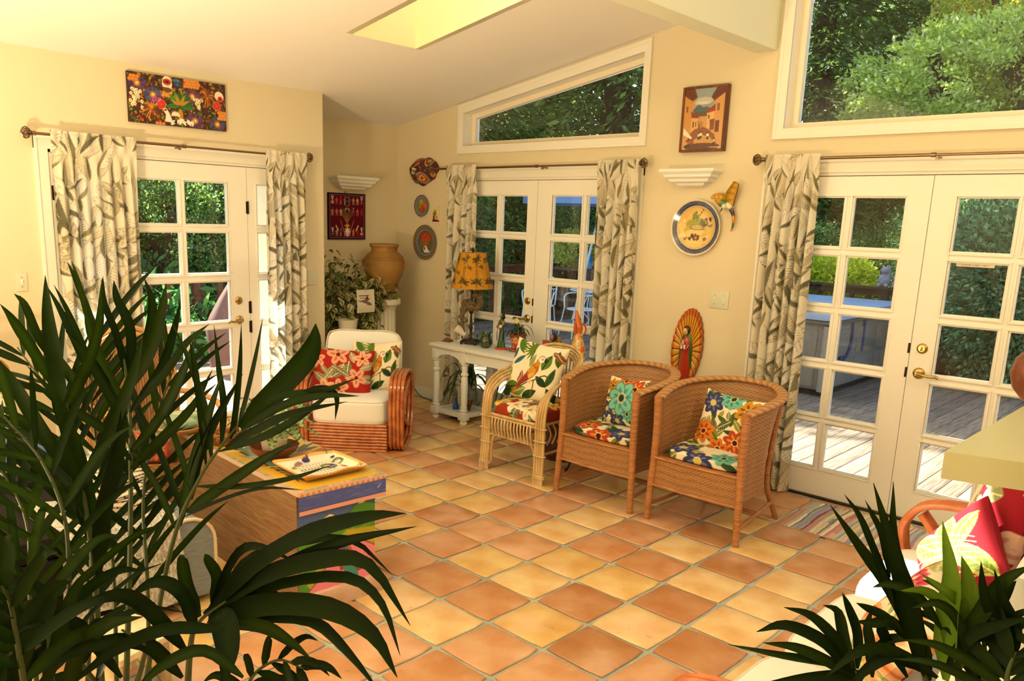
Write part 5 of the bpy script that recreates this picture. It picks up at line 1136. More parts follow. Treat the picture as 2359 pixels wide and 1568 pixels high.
# ================================================ 5. pedestal, urn, alcove plants
PX_, PY_ = -.585, -.43
PED = mat('pedestal_plaster', dw('ecd29c'), .6)
t = thing('pedestal', 'fluted cream column pedestal in the back corner, under the clay urn', 'pedestal', (PX_, PY_, 0), 0)
MB().lathe([(.0001, 0), (.155, 0), (.155, .05), (.13, .06), (.145, .075), (.13, .095), (.112, .105)], 40).build('plinth', PED, t)
MB().lathe([(.112, .10)]+[(.112-.006*k/12, .105+.77*k/12) for k in range(13)]+[(.106, .88)], 160, None, None, flute=(20, .11, .872, .010)).build('fluted_shaft', PED, t)
MB().lathe([(.106, .878), (.112, .885), (.112, .895), (.122, .905), (.128, .92), (.15, .925), (.153, .935), (.153, .968), (.148, .976), (.0001, .976)], 40).build('capital', PED, t)
TC = mat('ochre_terracotta', dw('a8712c'), .65, noise=dw('8f5c22'), scale=6, bump=.1, bscale=80)
t = thing('clay_urn', 'large ochre clay urn standing on the column pedestal', 'urn', (PX_, PY_, .976), .7)
MB().lathe([(.0001, 0), (.085, 0), (.082, .01), (.095, .06), (.125, .12), (.128, .124), (.124, .128), (.137, .145), (.140, .149), (.137, .153), (.165, .21), (.183, .27), (.186, .32), (.180, .352), (.183, .357), (.177, .362), (.174, .372), (.177, .377), (.170, .382), (.155, .40), (.132, .42), (.120, .43), (.122, .465), (.130, .468), (.134, .476), (.134, .492), (.128, .498), (.112, .498), (.108, .44), (.0001, .42)], 48).build('urn_body', TC, t, auto=30)
for a in (0, PI): MB().tube(spline([(math.cos(a)*r, math.sin(a)*r, z) for r, z in ((.176, .355), (.198, .34), (.197, .31), (.180, .295))], 12), .012, 8).sphere(.014, (math.cos(a)*.186, 0, .292), 8, 6).build('handle', TC, t)
# variegated ficus
VAR = mat('variegated_leaf', attr='Col', rough=.45, trans=.25)
def ficus(t, base, pts, n, seed, sz=.05, name='foliage'):
    r_ = random.Random(seed); m_ = MB(); st = MB(); g = ['54682c', '6a7c38', '3f5420', '7c8a48']; cr = 'e8dfb0'
    for tip in pts:
        b = Vector(base); tip = Vector(tip); mid = b.lerp(tip, .5)+Vector((r_.uniform(-.05, .05), r_.uniform(-.05, .05), .10)); q = spline([b, mid, tip], 14); st.tube(q, [.005-.0035*i/len(q) for i in range(len(q))], 6)
        for i in range(n):
            p = q[int(len(q)*r_.uniform(.35, .999))]+Vector((r_.gauss(0, .028), r_.gauss(0, .028), r_.gauss(0, .03))); a = r_.uniform(0, 6.28); L_ = sz*r_.uniform(.7, 1.3); d = Vector((math.cos(a), math.sin(a), r_.uniform(-1.1, .1))).normalized()
            c1 = lin(r_.choice(g)); c2 = lin(cr) if r_.random() < .8 else c1; nb = 5; w_ = [.001, L_*.24, L_*.28, L_*.17, .001]; col = []
            for k in range(nb): col += [c2, c1, c2 if r_.random() < .7 else c1]
            m_.leaf([p+d*L_*k/(nb-1)+Vector((0, 0, -.2*L_*(k/(nb-1))**2)) for k in range(nb)], w_, (r_.uniform(-.5, .5), r_.uniform(-.5, .5), 1), col, .3)
    st.build('stem', mat('ficus_bark', '4a3820', .8), t); m_.build(name, VAR, t)
FX, FY = -.62, -.93
def fp(px, py, dx=0, dy=0): x, y = FX+dx, FY+dy; d = ray(px, py); return on_x(px, py, x)
t = thing('variegated_ficus', 'bushy green and cream ficus behind the cream armchair, filling the alcove', 'potted plant', (FX, FY, 0), 0)
zt_ = .72
MB().lathe([(.0001, 0), (.11, 0), (.13, .02), (.15, .3), (.155, .34), (.165, .345), (.165, .38), (.15, .38), (.145, .33), (.0001, .32)], 32, T(0, 0, 0)).build('planter', mat('tan_planter', dw('b8863c'), .6), t)
loc = Vector((FX, FY, 0))
tips = [fp(px, py, dx)-loc for px, py, dx in ((770, 592, 0), (800, 600, .1), (830, 615, .05), (758, 625, 0), (790, 640, -.05), (835, 645, .08), (860, 640, .1), (880, 655, .12), (905, 668, .16), (765, 665, 0), (780, 700, .05), (760, 700, .1), (815, 690, .1), (800, 720, .12), (840, 735, .15), (860, 745, .18), (820, 655, .1), (765, 640, .12), (870, 690, .16))]
ficus(t, (0, 0, .40), tips, 62, 3, .072)
t = thing('white_planter', 'white pot with trailing ficus stems, just above the back of the armchair', 'planter', (FX+.22, FY-.05, 0), 0)
zp = zat(800, 735, FX+.22, FY-.05)
MB().lathe([(.0001, zp-.17), (.065, zp-.17), (.085, zp-.01), (.09, zp), (.083, zp), (.0001, zp-.03)], 24).build('pot', PW, t)
MB().lathe([(.0001, 0), (.10, 0), (.10, .02), (.02, .03), (.018, zp-.19), (.08, zp-.175), (.08, zp-.17), (.0001, zp-.17)], 20).build('stand', mat('iron_stand', '2c2620', .5, metal=.5), t)
cv = Canvas(90, 150, 'd8d4c4'); cv.rect(.1, 1.2, .7, 1.26, '5a5a5a'); cv.rect(.15, 1.05, .65, 1.1, '6a6a6a'); cv.leaf(.25, .9, .5, .12, -.5, '3a4a6a'); cv.leaf(.35, .82, .45, .14, .5, 'a8502c'); cv.leaf(.5, .75, .4, .14, -.6, '6a6a5c'); cv.leaf(.3, .8, .3, .08, 2.7, '8a8c8c'); cv.leaf(.55, .9, .35, .07, 1.4, '2c2c34')
pc = on_x(822, 668, FX+.26); pe = on_x(862, 718, FX+.26)
m_ = MB(); W_ = pe.y-pc.y if pe.y > pc.y else .12; Hh = pc.z-pe.z
P, C_ = cv.pane(0, 0, lambda u, v: (FX+.26+.006*math.sin(5*v), pc.y+u*abs(pe.y-pc.y), pe.z+v*Hh), 30, 44)
t = thing('hanging_card', 'white cloth card with a painted bird, hanging in front of the ficus', 'card'); m_.grid(P, C_); m_.grid([[(a+.003, b, c_) for a, b, c_ in r] for r in P], C_); m_.build('card', PAINT, t)
MB().tube([(FX+.262, (pc.y+pe.y)/2, pc.z-.01), (FX+.20, (pc.y+pe.y)/2, pc.z+.08)], .0015, 5).build('string', PSTEM, t)
# clivia on the console's lower shelf and a second plant beside it
def clivia(name, label, loc, n, L0, L1, wid, rise, seed, pr=.05, ph=.085, droop=.9, wd=.014):
    t = thing(name, label, 'potted plant', loc, 0)
    MB().lathe([(.0001, 0), (pr*.72, 0), (pr, ph*.8), (pr*1.12, ph*.8), (pr*1.12, ph), (pr, ph), (pr*.95, ph*.85), (.0001, ph*.84)], 28).build('pot', mat('clay_pot', dw('8a4420'), .7, noise=dw('6e3216'), scale=18), t)
    leafset(MB(), (0, 0, ph*.8), n, L0, L1, wd, rise, seed, droop).build('leaves', PLEAF, t); return t
clivia('potted_clivia', 'strap-leaved clivia in a clay pot on the lower shelf of the console', (.43, -.33, .083), 17, .18, .33, .02, 1.0, 8, droop=.75, wd=.015)
clivia('potted_clivia', 'dark strap-leaved plant behind the cane armchair, under the console', (1.05, -.33, 0), 15, .2, .36, .02, 1.2, 18, .07, .12, .7, .015)
t = thing('blue_bottle', 'small blue glass bottle on the floor under the console', 'bottle', (on_z(1146, 918, .1).x, -.36, 0), 0)
MB().lathe([(.0001, 0), (.028, 0), (.03, .01), (.03, .11), (.018, .135), (.014, .15), (.014, .18), (.0001, .18)], 18).build('bottle_body', mat('blue_glass', '2a5a9a', .1, coat=.5), t)
ps = Vector((1.93, -.72, 0)); IR = mat('black_iron', '1c1814', .5, metal=.4)
t = thing('plant_stand', 'low black iron plant stand with curled feet, behind the cane armchair', 'plant stand', ps, .3)
for k in range(3): a = 2*PI*k/3+.4; MB().tube(spline([(math.cos(a)*r, math.sin(a)*r, z) for r, z in ((.09, .22), (.075, .15), (.05, .09), (.10, .03), (.14, .012), (.13, .03))], 24), .006, 6).build('leg', IR, t)
MB().tube([(.095*math.cos(a), .095*math.sin(a), .22) for a in np.linspace(0, 2*PI, 25)[:-1]], .006, 6, closed=True).lathe([(.0001, .21), (.09, .213), (.09, .218), (.0001, .218)], 20).build('ring', IR, t)
clivia('small_potted_plant', 'low plant in a clay bowl on the black iron stand', ps+Vector((0, 0, .22)), 9, .06, .10, .02, .6, 33, .08, .075, .9, .01)
t = thing('red_planter', 'dark red round pot standing behind the cane armchair skirt', 'pot', (1.70, -.62, 0), 0)
MB().lathe([(.0001, 0), (.10, 0), (.14, .08), (.15, .2), (.14, .3), (.12, .33), (.11, .33), (.13, .2), (.0001, .1)], 28).build('pot', mat('oxblood_glaze', '5a0f10', .2, noise='3a1a1c', scale=12, coat=.4), t)
# cable along the baseboard
tag(MB().tube(spline([(-.62, -.035, .09), (-.5, -.05, .02), (-.36, -.07, .004), (-.2, -.09, .004), (-.05, -.2, .004), (.1, -.25, .004), (.28, -.12, .005), (.33, -.05, .1)], 50), .0035, 6).build('power_cord', mat('brown_cord', '2a1410', .5)), 'thin dark power cord along the corner baseboard', 'cord')
# ================================================ 6. rag rug
cv = Canvas(420, 160, 'd8ceb8'); r_ = random.Random(14); x = 0
while x < 1:
    w_ = r_.uniform(.005, .013); c1 = r_.choice(['d8ceb8', 'cfc8b4', 'b8b4a0', 'e4dcc8', 'c8bfa8', 'a8a694', '4a54a0', '8a96c8', '8c4a60', 'c87a84', 'd8a8a0', '7a7a80', 'a8acb8', 'd0c4ac', 'c4bca4', 'dcd4be', 'b4ae98']); y = 0
    while y < .4: h = r_.uniform(.05, .3); cv.rect(x, y, x+w_, y+h, c1 if r_.random() < .75 else r_.choice(['e0d8c4', '8a90b0', 'c08890', 'b8bcb8'])); y += h
    x += w_
P, C_ = [], []; nx, ny = 300, 60
X0, X1, Y0, Y1 = 3.425, 4.78, -.695, -.125
for i in range(nx+1):
    row = []; rc = []
    for j in range(ny+1):
        u, v = i/nx, j/ny; row.append((X0+(X1-X0)*u+.010*math.sin(5*v+1)+.0012*math.sin(31*v), Y0+(Y1-Y0)*v+.012*math.sin(7*u+.5), .010+.0022*math.sin(u*400)+.0012*math.sin(v*140+u*60)+.003*math.sin(u*9)*math.sin(v*6))); rc.append(cv.at((u+.002*math.sin(v*9+u*40)) % 1, v*.99))
    P.append(row); C_.append(rc)
m_ = MB().grid(P, C_); e = [P[i][0] for i in range(nx+1)]+[P[nx][j] for j in range(ny+1)]+[P[i][ny] for i in range(nx, -1, -1)]+[P[0][j] for j in range(ny, -1, -1)]
m_.grid([e, [(x, y, .004) for x, y, z in e]], [[lin('b8b09a')]*len(e)]*2)
tag(m_.build('rag_rug', CLOTH), 'striped rag rug in cream, blue and red by the right french doors', 'rug')
# ================================================ painted chest / coffee table
CZ = math.radians(86.5); MC = T(2.495, -3.385, 0, rz=CZ)
ch = thing('coffee_table', 'long wooden chest table with painted mountain end panel and colourful top', 'table', (2.495, -3.385, 0), CZ)
CW_, CLn, CT = .433, 1.40, .57
OAK = mat('chest_oak', dw('9a6c3c'), .5, noise=dw('7c5028'), scale=5, stretch=(6, .6, 9), distort=2.2, bump=.1, bscale=30, detail=8)
MB().box(.0, CW_-.03, .02, CLn-.02, .0, CT-.022, bev=.002).build('chest_body', OAK, ch, smooth=False)
MB().box(.02, CW_+.0, -.008, .06, 0, .088, bev=.004).build('plinth', mat('pale_plinth', dw('e0b080'), .5, noise=dw('cc9866'), scale=8, stretch=(1, 6, 1)), ch)
cv = Canvas(220, 210, '5c78a0'); HH = .95; r_ = random.Random(2)
cv.rect(0, .72, 1, .95, '4c68a8'); cv.rect(0, .55, 1, .75, '7c94b0')
cv.poly([(0, .62), (.16, .68), (.28, .80), (.40, .86), (.5, .80), (.66, .82), (.74, .90), (.82, .93), (.92, .88), (1, .86), (1, 0), (0, 0)], '1c2a14'); cv.poly([(0, .61), (.16, .67), (.28, .79), (.40, .85), (.5, .79), (.66, .81), (.74, .89), (.82, .92), (.92, .87), (1, .85), (1, 0), (0, 0)], '4c8c20')
cv.poly([(.24, .74), (.30, .81), (.40, .85), (.46, .82), (.38, .79), (.34, .80), (.28, .75)], 'f4ecd0'); cv.poly([(.76, .89), (.82, .915), (.87, .895), (.82, .885)], 'f4ecd0')
for i in range(60): cv.ell(r_.random(), r_.uniform(.1, .7), .09, .014, r_.choice(['5c9c24', '3c7c1c', '88a828', '6cac30']), .5, .35)
cv.poly([(.1, .1), (.36, .44), (.62, .62), (1, .48), (1, .3), (.5, .3), (.2, 0)], 'b8ac28', .8); cv.poly([(.6, .62), (1, .58), (1, .4), (.8, .42)], 'c8a828', .7)
cv.poly([(.22, .12), (.38, .30), (.5, .48), (.62, .53), (.72, .52), (.86, .44), (1, .36), (1, .0), (.1, 0)], '6a2030'); cv.poly([(.235, .11), (.39, .295), (.51, .465), (.62, .515), (.72, .505), (.86, .425), (1, .345), (1, 0), (.1, 0)], 'e888a0')
for i in range(26): cv.line(.3+.03*i, 0, .5+.015*i, .4-.004*i, .004, r_.choice(['d8708c', 'f0a0b0', 'e07c98']), .5)
cv.poly([(.55, .50), (.62, .48), (.64, .36), (.74, .22), (.78, .02), (.56, .02), (.58, .2), (.54, .36)], '3a8c8c'); cv.poly([(.55, .5), (.6, .48), (.6, .38), (.55, .38)], '4858a8')
for i in range(9): cv.ell(.54+.01*math.sin(i), .46-.035*i, .028, .02, '8a4a24'); cv.ell(.64+.022*i*.8, .40-.035*i, .032, .024, '7c3c1c'); cv.ell(.645+.022*i*.8, .405-.035*i, .016, .012, 'c07840')
cv.ell(.57, .53, .05, .03, '6c3418'); cv.rect(.9, .24, .93, .29, '241c28'); cv.rect(.905, .27, .925, .285, 'f0e8e0'); cv.ell(.46, .30, .02, .03, '4a2048'); cv.ell(.78, .46, .012, .03, '2c2c2c', .6)
board(cv, CW_-.036, .39, 110, 104, T(.003, .0195, .088), 'painted_panel', .004, '4a5a6a', PAINT, ch)
# lid with painted edge
L_ = MB().box(0, CW_+.012, 0, CLn, CT-.022, CT-.001, c=lin('c89c6c')); 
L_.build('lid', mat('lid_edge', dw('d8a878'), .5), ch, smooth=False)
cv = Canvas(260, 56, '4a5cb4'); cv.rect(0, 0, 1, .215, '4c5cac')
for i in range(50): cv.ell(rng.random(), rng.uniform(.07, .2), .05, .006, rng.choice(['5a6cc0', '3c4ca0', '7484c4', '4858a8']), 0, .5)
cv.rect(0, 0, 1, .05, 'e0a498'); cv.line(0, .05, 1, .05, .003, '2c2c50'); cv.line(.9, .12, .93, .15, .004, 'e8e4dc')
board(cv, CW_+.014, .088, 120, 30, T(-.001, .0, CT-.104), 'painted_apron', .006, '5a4a8a', PAINT, ch)
cv = Canvas(260, 16, 'e8c4a0')
for i in range(16): x = i/16; cv.poly([(x, .0), (x+.06, 0), (x+.03, .055)], 'c8844c'); cv.poly([(x+.03, .06), (x+.09, .06), (x+.06, .01)], 'd8b8b8')
board(cv, CW_+.014, .02, 120, 6, T(-.001, -.0, CT-.0165-.004), 'lid_border', .007, 'c89c6c', PAINT, ch)
cv = Canvas(170, 520, 'd0a838'); HT = 520/170; r_ = random.Random(8)
cv.rect(0, 0, 1, HT, 'b0a078'); cv.rect(.045, .045, .955, HT-.045, 'd4ac3c')
for i in range(200): cv.ell(r_.random(), r_.uniform(0, HT), .05, .012, r_.choice(['dcb848', 'c89c30', 'e0bc50']), r_.uniform(-.3, .3), .4)
for i in range(44):
    y = i*HT/44
    for x0, s_ in ((.0, 1), (1, -1)): cv.poly([(x0, y), (x0+s_*.05, y+.03), (x0, y+.06)], r_.choice(['8c9c8c', 'd8a8a0', 'a8b088']))
for i in range(15): x = i/15; cv.poly([(x, 0), (x+.03, .05), (x+.06, 0)], r_.choice(['8c9c8c', 'd8b0a8']))
cv.rect(.17, .28, .83, HT-.28, '6a3418'); cv.rect(.2, .32, .8, HT-.32, '6c8c7c')
for i in range(7): cv.rect(.18+.09*i, .285, .22+.09*i, .315, 'e0b048')
for i in range(160):
    y = r_.uniform(.35, HT-.35); x = r_.uniform(.2, .8); cv.leaf(x, y, r_.uniform(.2, .5), r_.uniform(.02, .05), r_.choice((.5, .7, 2.4, .3))+r_.uniform(-.2, .2), r_.choice(['5a8c8c', '3c6c74', 'c8a43c', '8ca86c', 'd8c488', '4a7468', 'a85c34', 'd8cfae', '2c4c54', '7cac9c']))
P, C_ = cv.pane(0, 0, lambda u, v: (u*(CW_+.012), v*CLn, CT), 110, 320)
MB().grid(P, C_).build('painted_top', mat('varnished_print', attr='Col', rough=.25, coat=.3), ch, smooth=False)
def onchest(px, py): p = on_z(px, py, CT); return Vector((p.x, p.y, CT))
def tray(name, label, cv, ctr, w_, d, rz, lift=.03, gl=None):
    n1, n2 = 80, 60; P = []; C_ = []
    for i in range(n1+1):
        row = []; rc = []
        for j in range(n2+1):
            u, v = -1+2*i/n1, -1+2*j/n2; e = max(abs(u), abs(v)); z = .006+lift*max(0, (e-.72)/.28)**1.3+.004*math.sin(5*u)*max(0, e-.8)*5; cr = 1-.04*(abs(u)*abs(v))**4
            row.append((u*w_/2*cr, v*d/2*cr, z)); rc.append(cv.at(i/n1*.999, j/n2*.999))
        P.append(row); C_.append(rc)
    m_ = MB().grid(P, C_); m_.grid([[(x, y, max(.0, z-.008)) for x, y, z in r] for r in P], [[lin('c8904c')]*(n2+1)]*(n1+1)); 
    e = [P[i][0] for i in range(n1+1)]+[P[n1][j] for j in range(n2+1)]+[P[i][n2] for i in range(n1, -1, -1)]+[P[0][j] for j in range(n2, -1, -1)]
    m_.grid([e, [(x, y, max(0, z-.008)) for x, y, z in e]], [[lin('d8a868')]*len(e)]*2)
    o = m_.build(name, gl or GLAZE, auto=50); o.location = ctr; o.rotation_euler = (0, 0, rz); return tag(o, label, 'tray')
cv = Canvas(260, 210, 'f0e8d0'); r_ = random.Random(3); HH = 210/260
cv.rect(0, 0, 1, HH, 'e8b868'); cv.rect(.03, .03, .97, HH-.03, 'f2ecd8')
for k in range(30): x, y = r_.choice([(r_.random(), r_.uniform(0, .14)), (r_.random(), r_.uniform(HH-.14, HH)), (r_.uniform(0, .13), r_.random()*HH), (r_.uniform(.8, 1), r_.random()*HH)]); cv.leaf(x, y, r_.uniform(.06, .14), .022, r_.uniform(0, 6), r_.choice(['e0a040', '6a3a2c', '3c3c8c', 'd88c4c', '8a5a3c']))
for i in range(9):
    for j in range(7): x, y = .24+.05*i+.01*(j % 2), .16+.07*j; cv.poly([(x, y), (x+.035, y), (x+.038, y+.05), (x+.004, y+.05)], '3c3c44'); cv.poly([(x+.005, y+.006), (x+.031, y+.006), (x+.034, y+.044), (x+.008, y+.044)], 'f4eedc'); cv.ell(x+.018, y+.025, .007, .012, '4a4a4a')
cv.ell(.66, .44, .12, .10, '6c8c6c', -.3); cv.ell(.66, .44, .09, .075, '2c3480', -.3); cv.ell(.64, .46, .05, .035, 'd8b838'); cv.ell(.70, .41, .04, .02, 'b8a0c8'); cv.ell(.28, .62, .10, .045, '7c9448', .5); cv.ell(.3, .6, .05, .03, 'e8dcb0'); cv.ell(.36, .70, .07, .04, '9c6c94', .2); cv.ell(.5, .74, .06, .04, '3c3480'); cv.curve([(.8, .55), (.9, .62), (.92, .5), (.84, .46)], .018, '5c8470'); cv.ell(.9, .70, .03, .03, '2c2474')
tray('talavera_tray', 'square painted tray with blue, gold and white patterns, on the near end of the chest', cv, onchest(737, 1082), .34, .30, CZ+.0)
cv = Canvas(200, 120, '7c9878'); [cv.leaf(rng.random(), rng.random()*.6, .3, .06, rng.uniform(-.5, .5), rng.choice(['8cac8c', '5c7c60', 'd8b8a8', '9cb4a0', 'e0d0b0'])) for i in range(40)]; cv.rect(0, 0, 1, .05, 'e0c080'); cv.rect(0, .55, 1, .6, 'e0c080')
tray('oblong_tray', 'oblong green and cream painted dish at the far end of the chest', cv, onchest(425, 990)+Vector((0, 0, .0)), .34, .26, CZ+.2, .035)
MP = T(*(onchest(428, 985)+Vector((0, 0, .05))), rx=0, rz=CZ+.2)
m_ = MB(); cv2 = Canvas(160, 160, '8ca48c'); [cv2.leaf(rng.random(), rng.random(), .4, .08, rng.uniform(-.4, .4), rng.choice(['a0b4a0', '6c8c6c', 'd8b8a8', 'b8c4ac'])) for i in range(30)]
pillow(m_, cv2, .24, .20, .06, MP @ T(rx=-PI/2+.15), 40); tag(m_.build('small_pillow', CLOTH), 'small green patterned pad resting in the oblong dish', 'pillow')
# clay bowl with ring pattern
bc = onchest(520, 1018); t = thing('clay_bowl', 'brown clay bowl carved with small rings, in the middle of the chest', 'bowl', bc, 0)
BR = mat('brown_bowl', attr='Col', rough=.4)
cv = Canvas(420, 80, '7a4424')
for i in range(150): x, y = rng.random(), rng.random()*.19; cv.ell(x, y, .0105, .0105, 'd8a468'); cv.ell(x, y, .0065, .0065, '3a1c10')
cv.rect(0, .165, 1, .2, 'a06838'); P = []; C_ = []
for k in range(21):
    v = k/20; r = .075+.055*v**.6; z = .10*v; P.append([(r*math.cos(a), r*math.sin(a), z) for a in np.linspace(0, 2*PI, 121)[:-1]]); C_.append([cv.at(q/120, v*.99) for q in range(120)])
m_ = MB().grid(P, C_, wrapv=True); m_.lathe([(.130, .10), (.135, .103), (.128, .106), (.118, .09), (.07, .012), (.0001, .010)], 48, c=lin('8c5430')); m_.lathe([(.0001, 0), (.075, 0)], 30, c=lin('5c3018')); m_.build('bowl_body', BR, t)
m_ = MB()
for i in range(4): m_.sphere(.045, (.05*math.cos(i*1.7), .05*math.sin(i*1.7), .085), 14, 9, (1, 1, .8), c=lin(['b8845c', 'a87850', 'c09068', 'b07c54'][i]))
m_.build('contents', BR, t)
# calathea in a terracotta dish
bc = onchest(632, 1052); t = thing('potted_calathea', 'striped-leaf calathea in a white pot standing in a wide clay dish, beside the painted tray', 'potted plant', bc, 0)
MB().lathe([(.0001, 0), (.06, 0), (.105, .035), (.120, .062), (.113, .064), (.095, .035), (.05, .008), (.0001, .008)], 40).build('dish', mat('red_clay', dw('9c4418'), .45, noise=dw('7a3010'), scale=10, coat=.2), t)
MB().lathe([(.0001, .008), (.05, .008), (.062, .08), (.070, .125), (.072, .132), (.066, .132), (.06, .10), (.0001, .10)], 28).build('pot', PW, t)
m_ = MB(); st = MB(); r_ = random.Random(44)
for i in range(60):
    a = r_.uniform(0, 6.283); L_ = r_.uniform(.07, .20); h = r_.uniform(.0, .15); b = Vector((.03*math.cos(a), .03*math.sin(a), .12)); c_ = b+Vector((math.cos(a)*L_*.6, math.sin(a)*L_*.6, h+.02)); st.tube([b, b.lerp(c_, .5)+Vector((0, 0, .03)), c_], .002, 5)
    d = Vector((math.cos(a), math.sin(a), r_.uniform(-.7, .2))).normalized(); nb = 15; LL = r_.uniform(.06, .09); pts = [c_+d*LL*k/(nb-1)+Vector((0, 0, -.03*(k/(nb-1))**2)) for k in range(nb)]; wd = [.024*math.sin(PI*min(.985, .06+.93*k/(nb-1)))**.7 for k in range(nb)]
    col = []; g1, g2 = lin('20381a'), lin('b4c48a')
    for k in range(nb): e = g2 if k % 3 == 1 else g1; col += [e, lin('8ca468'), e]
    m_.leaf(pts, wd, (r_.uniform(-.3, .3), r_.uniform(-.3, .3), 1), col, .2)
st.build('stem', PSTEM, t); m_.build('foliage', mat('striped_leaf', attr='Col', rough=.4, trans=.15), t)

# ================================================ rattan settee at right
se = thing('settee', 'orange rattan settee with cream seat cushions along the counter, at the right', 'sofa', (4.36, -3.46, 0), -PI/2+PI)   # local x along +y of the room, local y toward -x? set below
se.rotation_euler = (0, 0, PI/2)
# local frame: x -> room +y (0..1.96), y -> room -x ; front edge at y=0, back at y=-.62
SL = 1.93
for k in range(8): MB().tube(spline([(.03, -.6, .02+.027*k), (.02, -.05, .02+.027*k), (.06, -.0, .02+.027*k), (SL-.06, 0, .02+.027*k), (SL-.02, -.05, .02+.027*k), (SL-.03, -.6, .02+.027*k)], 40), .0135, 8).build('base_pole', RATTAN_L, se)
for k in range(3):
    x0 = .03+.625*k; M_ = T(x0+.31, -.29, .335); m_ = MB(); cushion(m_, None, .61, .64, .17, M_, 7, 24); c_ = m_.build('seat_cushion', CREAM, se)
    piping(.61, .64, .17, .8, M_).build('piping', PIPE, c_); piping(.61, .64, .17, -.8, M_).build('piping', PIPE, c_)
    M_ = T(x0+.31, -.60, .66, rx=.16); m_ = MB(); cushion(m_, None, .60, .15, .46, M_, 6, 20); m_.build('back_cushion', CREAM, se)
ARM2 = [(-.62, .10), (-.64, .40), (-.56, .56), (-.30, .615), (-.06, .60), (.03, .52), (.04, .42), (-.02, .22), (-.10, .05), (-.30, .02), (-.5, .03)]
for s_ in (0, 1):
    arm = bpy.data.objects.new('armrest', None); COL.objects.link(arm); arm.parent = se
    for k in range(3):
        x = -.055+.031*k if s_ == 0 else SL-.01+.031*k; m_ = MB(); loop_yz(ARM2, x, .0155, m_, 55); m_.build('arm_pole', RATTAN_L, arm)
    m_ = MB()
    for k in range(3): x = -.055+.031*k if s_ == 0 else SL-.01+.031*k; m_.tube(spline([(x, -.02, .55), (x, -.14, .42), (x, -.34, .26), (x, -.5, .2)], 14), .0145, 8)
    m_.build('arm_brace', RATTAN_L, arm)
MB().tube([(0, -.68, .05), (0, -.70, .78)], .015, 8).tube([(SL, -.68, .05), (SL, -.70, .78)], .015, 8).tube([(0, -.70, .78), (SL, -.70, .78)], .016, 8).tube([(0, -.69, .3), (SL, -.69, .3)], .014, 8).build('back_frame', RATTAN_L, se)
hib = hibiscus(31, '9c1c2c', [('f0b8a0', 'e0988c', '8a1c24'), ('f0c0ac', 'd89088', '8a1c24')], 7, ('8c9a6c', 'a8b080', '5c7c3c'), 'e8e8b8', w_=300); [hib.poly([(0, 0), (.26, 0), (.16, .4), (.3, .7), (.2, 1), (0, 1)], 'f2ecd8'), hib.leaf(.02, .1, .3, .08, 1.2, 'c8d090', '8cac50'), hib.leaf(.0, .75, .45, .12, .2, 'd8e0a0', '7c9c40'), hib.leaf(.5, .98, .5, .1, -.1, 'c8d880', '6c8c30')]
m_ = MB(); pillow(m_, hib, .50, .50, .15, T(4.70, -1.76, .67, rz=-PI/2+.45) @ T(rx=-.25), 150); tag(m_.build('throw_pillow', CLOTH), 'large hibiscus pillow with green leaves at the far end of the settee', 'pillow')
cal = Canvas(400, 400, 'a02030'); [ (cal.leaf(x, y, l, w1, a, 'c8d070', '5c8430'), cal.leaf(x, y, l*.8, w1*.6, a, '7ca03c', 'e0dc90')) for x, y, l, w1, a in ((.1, .1, .7, .2, .8), (.5, .0, .7, .18, 1.3), (.0, .6, .7, .2, -.1), (.95, .95, .6, .16, 3.7), (.2, .95, .6, .15, -.8)) ]
for k in range(8): cal.curve([(.05+.1*k, .0), (.2+.09*k, .4), (.5+.06*k, .9)], .006, 'e0a890')
m_ = MB(); pillow(m_, cal, .38, .36, .15, T(4.66, -2.06, .58, rz=-PI/2+.5) @ T(rx=-.45, ry=.5), 130); tag(m_.build('throw_pillow', CLOTH), 'crimson and lime leaf pillow leaning in the middle of the settee', 'pillow')
h2 = hibiscus(37, 'f0e4cc', [('d8506c', 'a8304c', '8a8a2c'), ('e8a878', 'c86c3c', '6a2c14')], 6, ('8ca04c', 'a8b468', '6c8440'), 'e8e0b0', w_=240)
m_ = MB(); pillow(m_, h2, .46, .42, .14, T(4.66, -2.68, .55, rz=-PI/2+.3) @ T(rx=-.6), 80); tag(m_.build('throw_pillow', CLOTH), 'cream pillow with pink and rust flowers, behind the front palm fronds on the settee', 'pillow')
# ================================================ counter
p0, p1 = Vector((4.876, -3.444)), Vector((5.003, -3.406)); dx = (p1-p0).normalized(); 
CQ = [p0, p0+dx*1.6, p0+dx*1.6+Vector((0, 2.4)), p0+Vector((.026, 1.75))]
t = thing('counter', 'olive cream counter ledge jutting in from the right edge above the settee', 'counter')
MB().prism([tuple(q) for q in CQ], 1.245, 1.30, 'z').build('countertop', mat('counter_laminate', dw('b8a468'), .35), t, smooth=False)
MB().box(5.32, 5.40, -2.88, -1.5, 1.19, 1.247).build('bracket', M_WALL, t, smooth=False)
t = thing('wooden_bowl', 'dark brown turned wooden vase on the counter, cut by the right edge', 'vase', (*tuple(on_z(2404, 926, 1.30))[:2], 1.30), 0)
MB().lathe([(.0001, 0), (.05, 0), (.075, .03), (.085, .07), (.075, .11), (.05, .14), (.045, .15), (.05, .16), (.045, .16), (.04, .14), (.0001, .1)], 32).build('vase_body', mat('brown_turned_wood', dw('7a3818'), .3, noise=dw('5a240c'), scale=14, coat=.3), t)

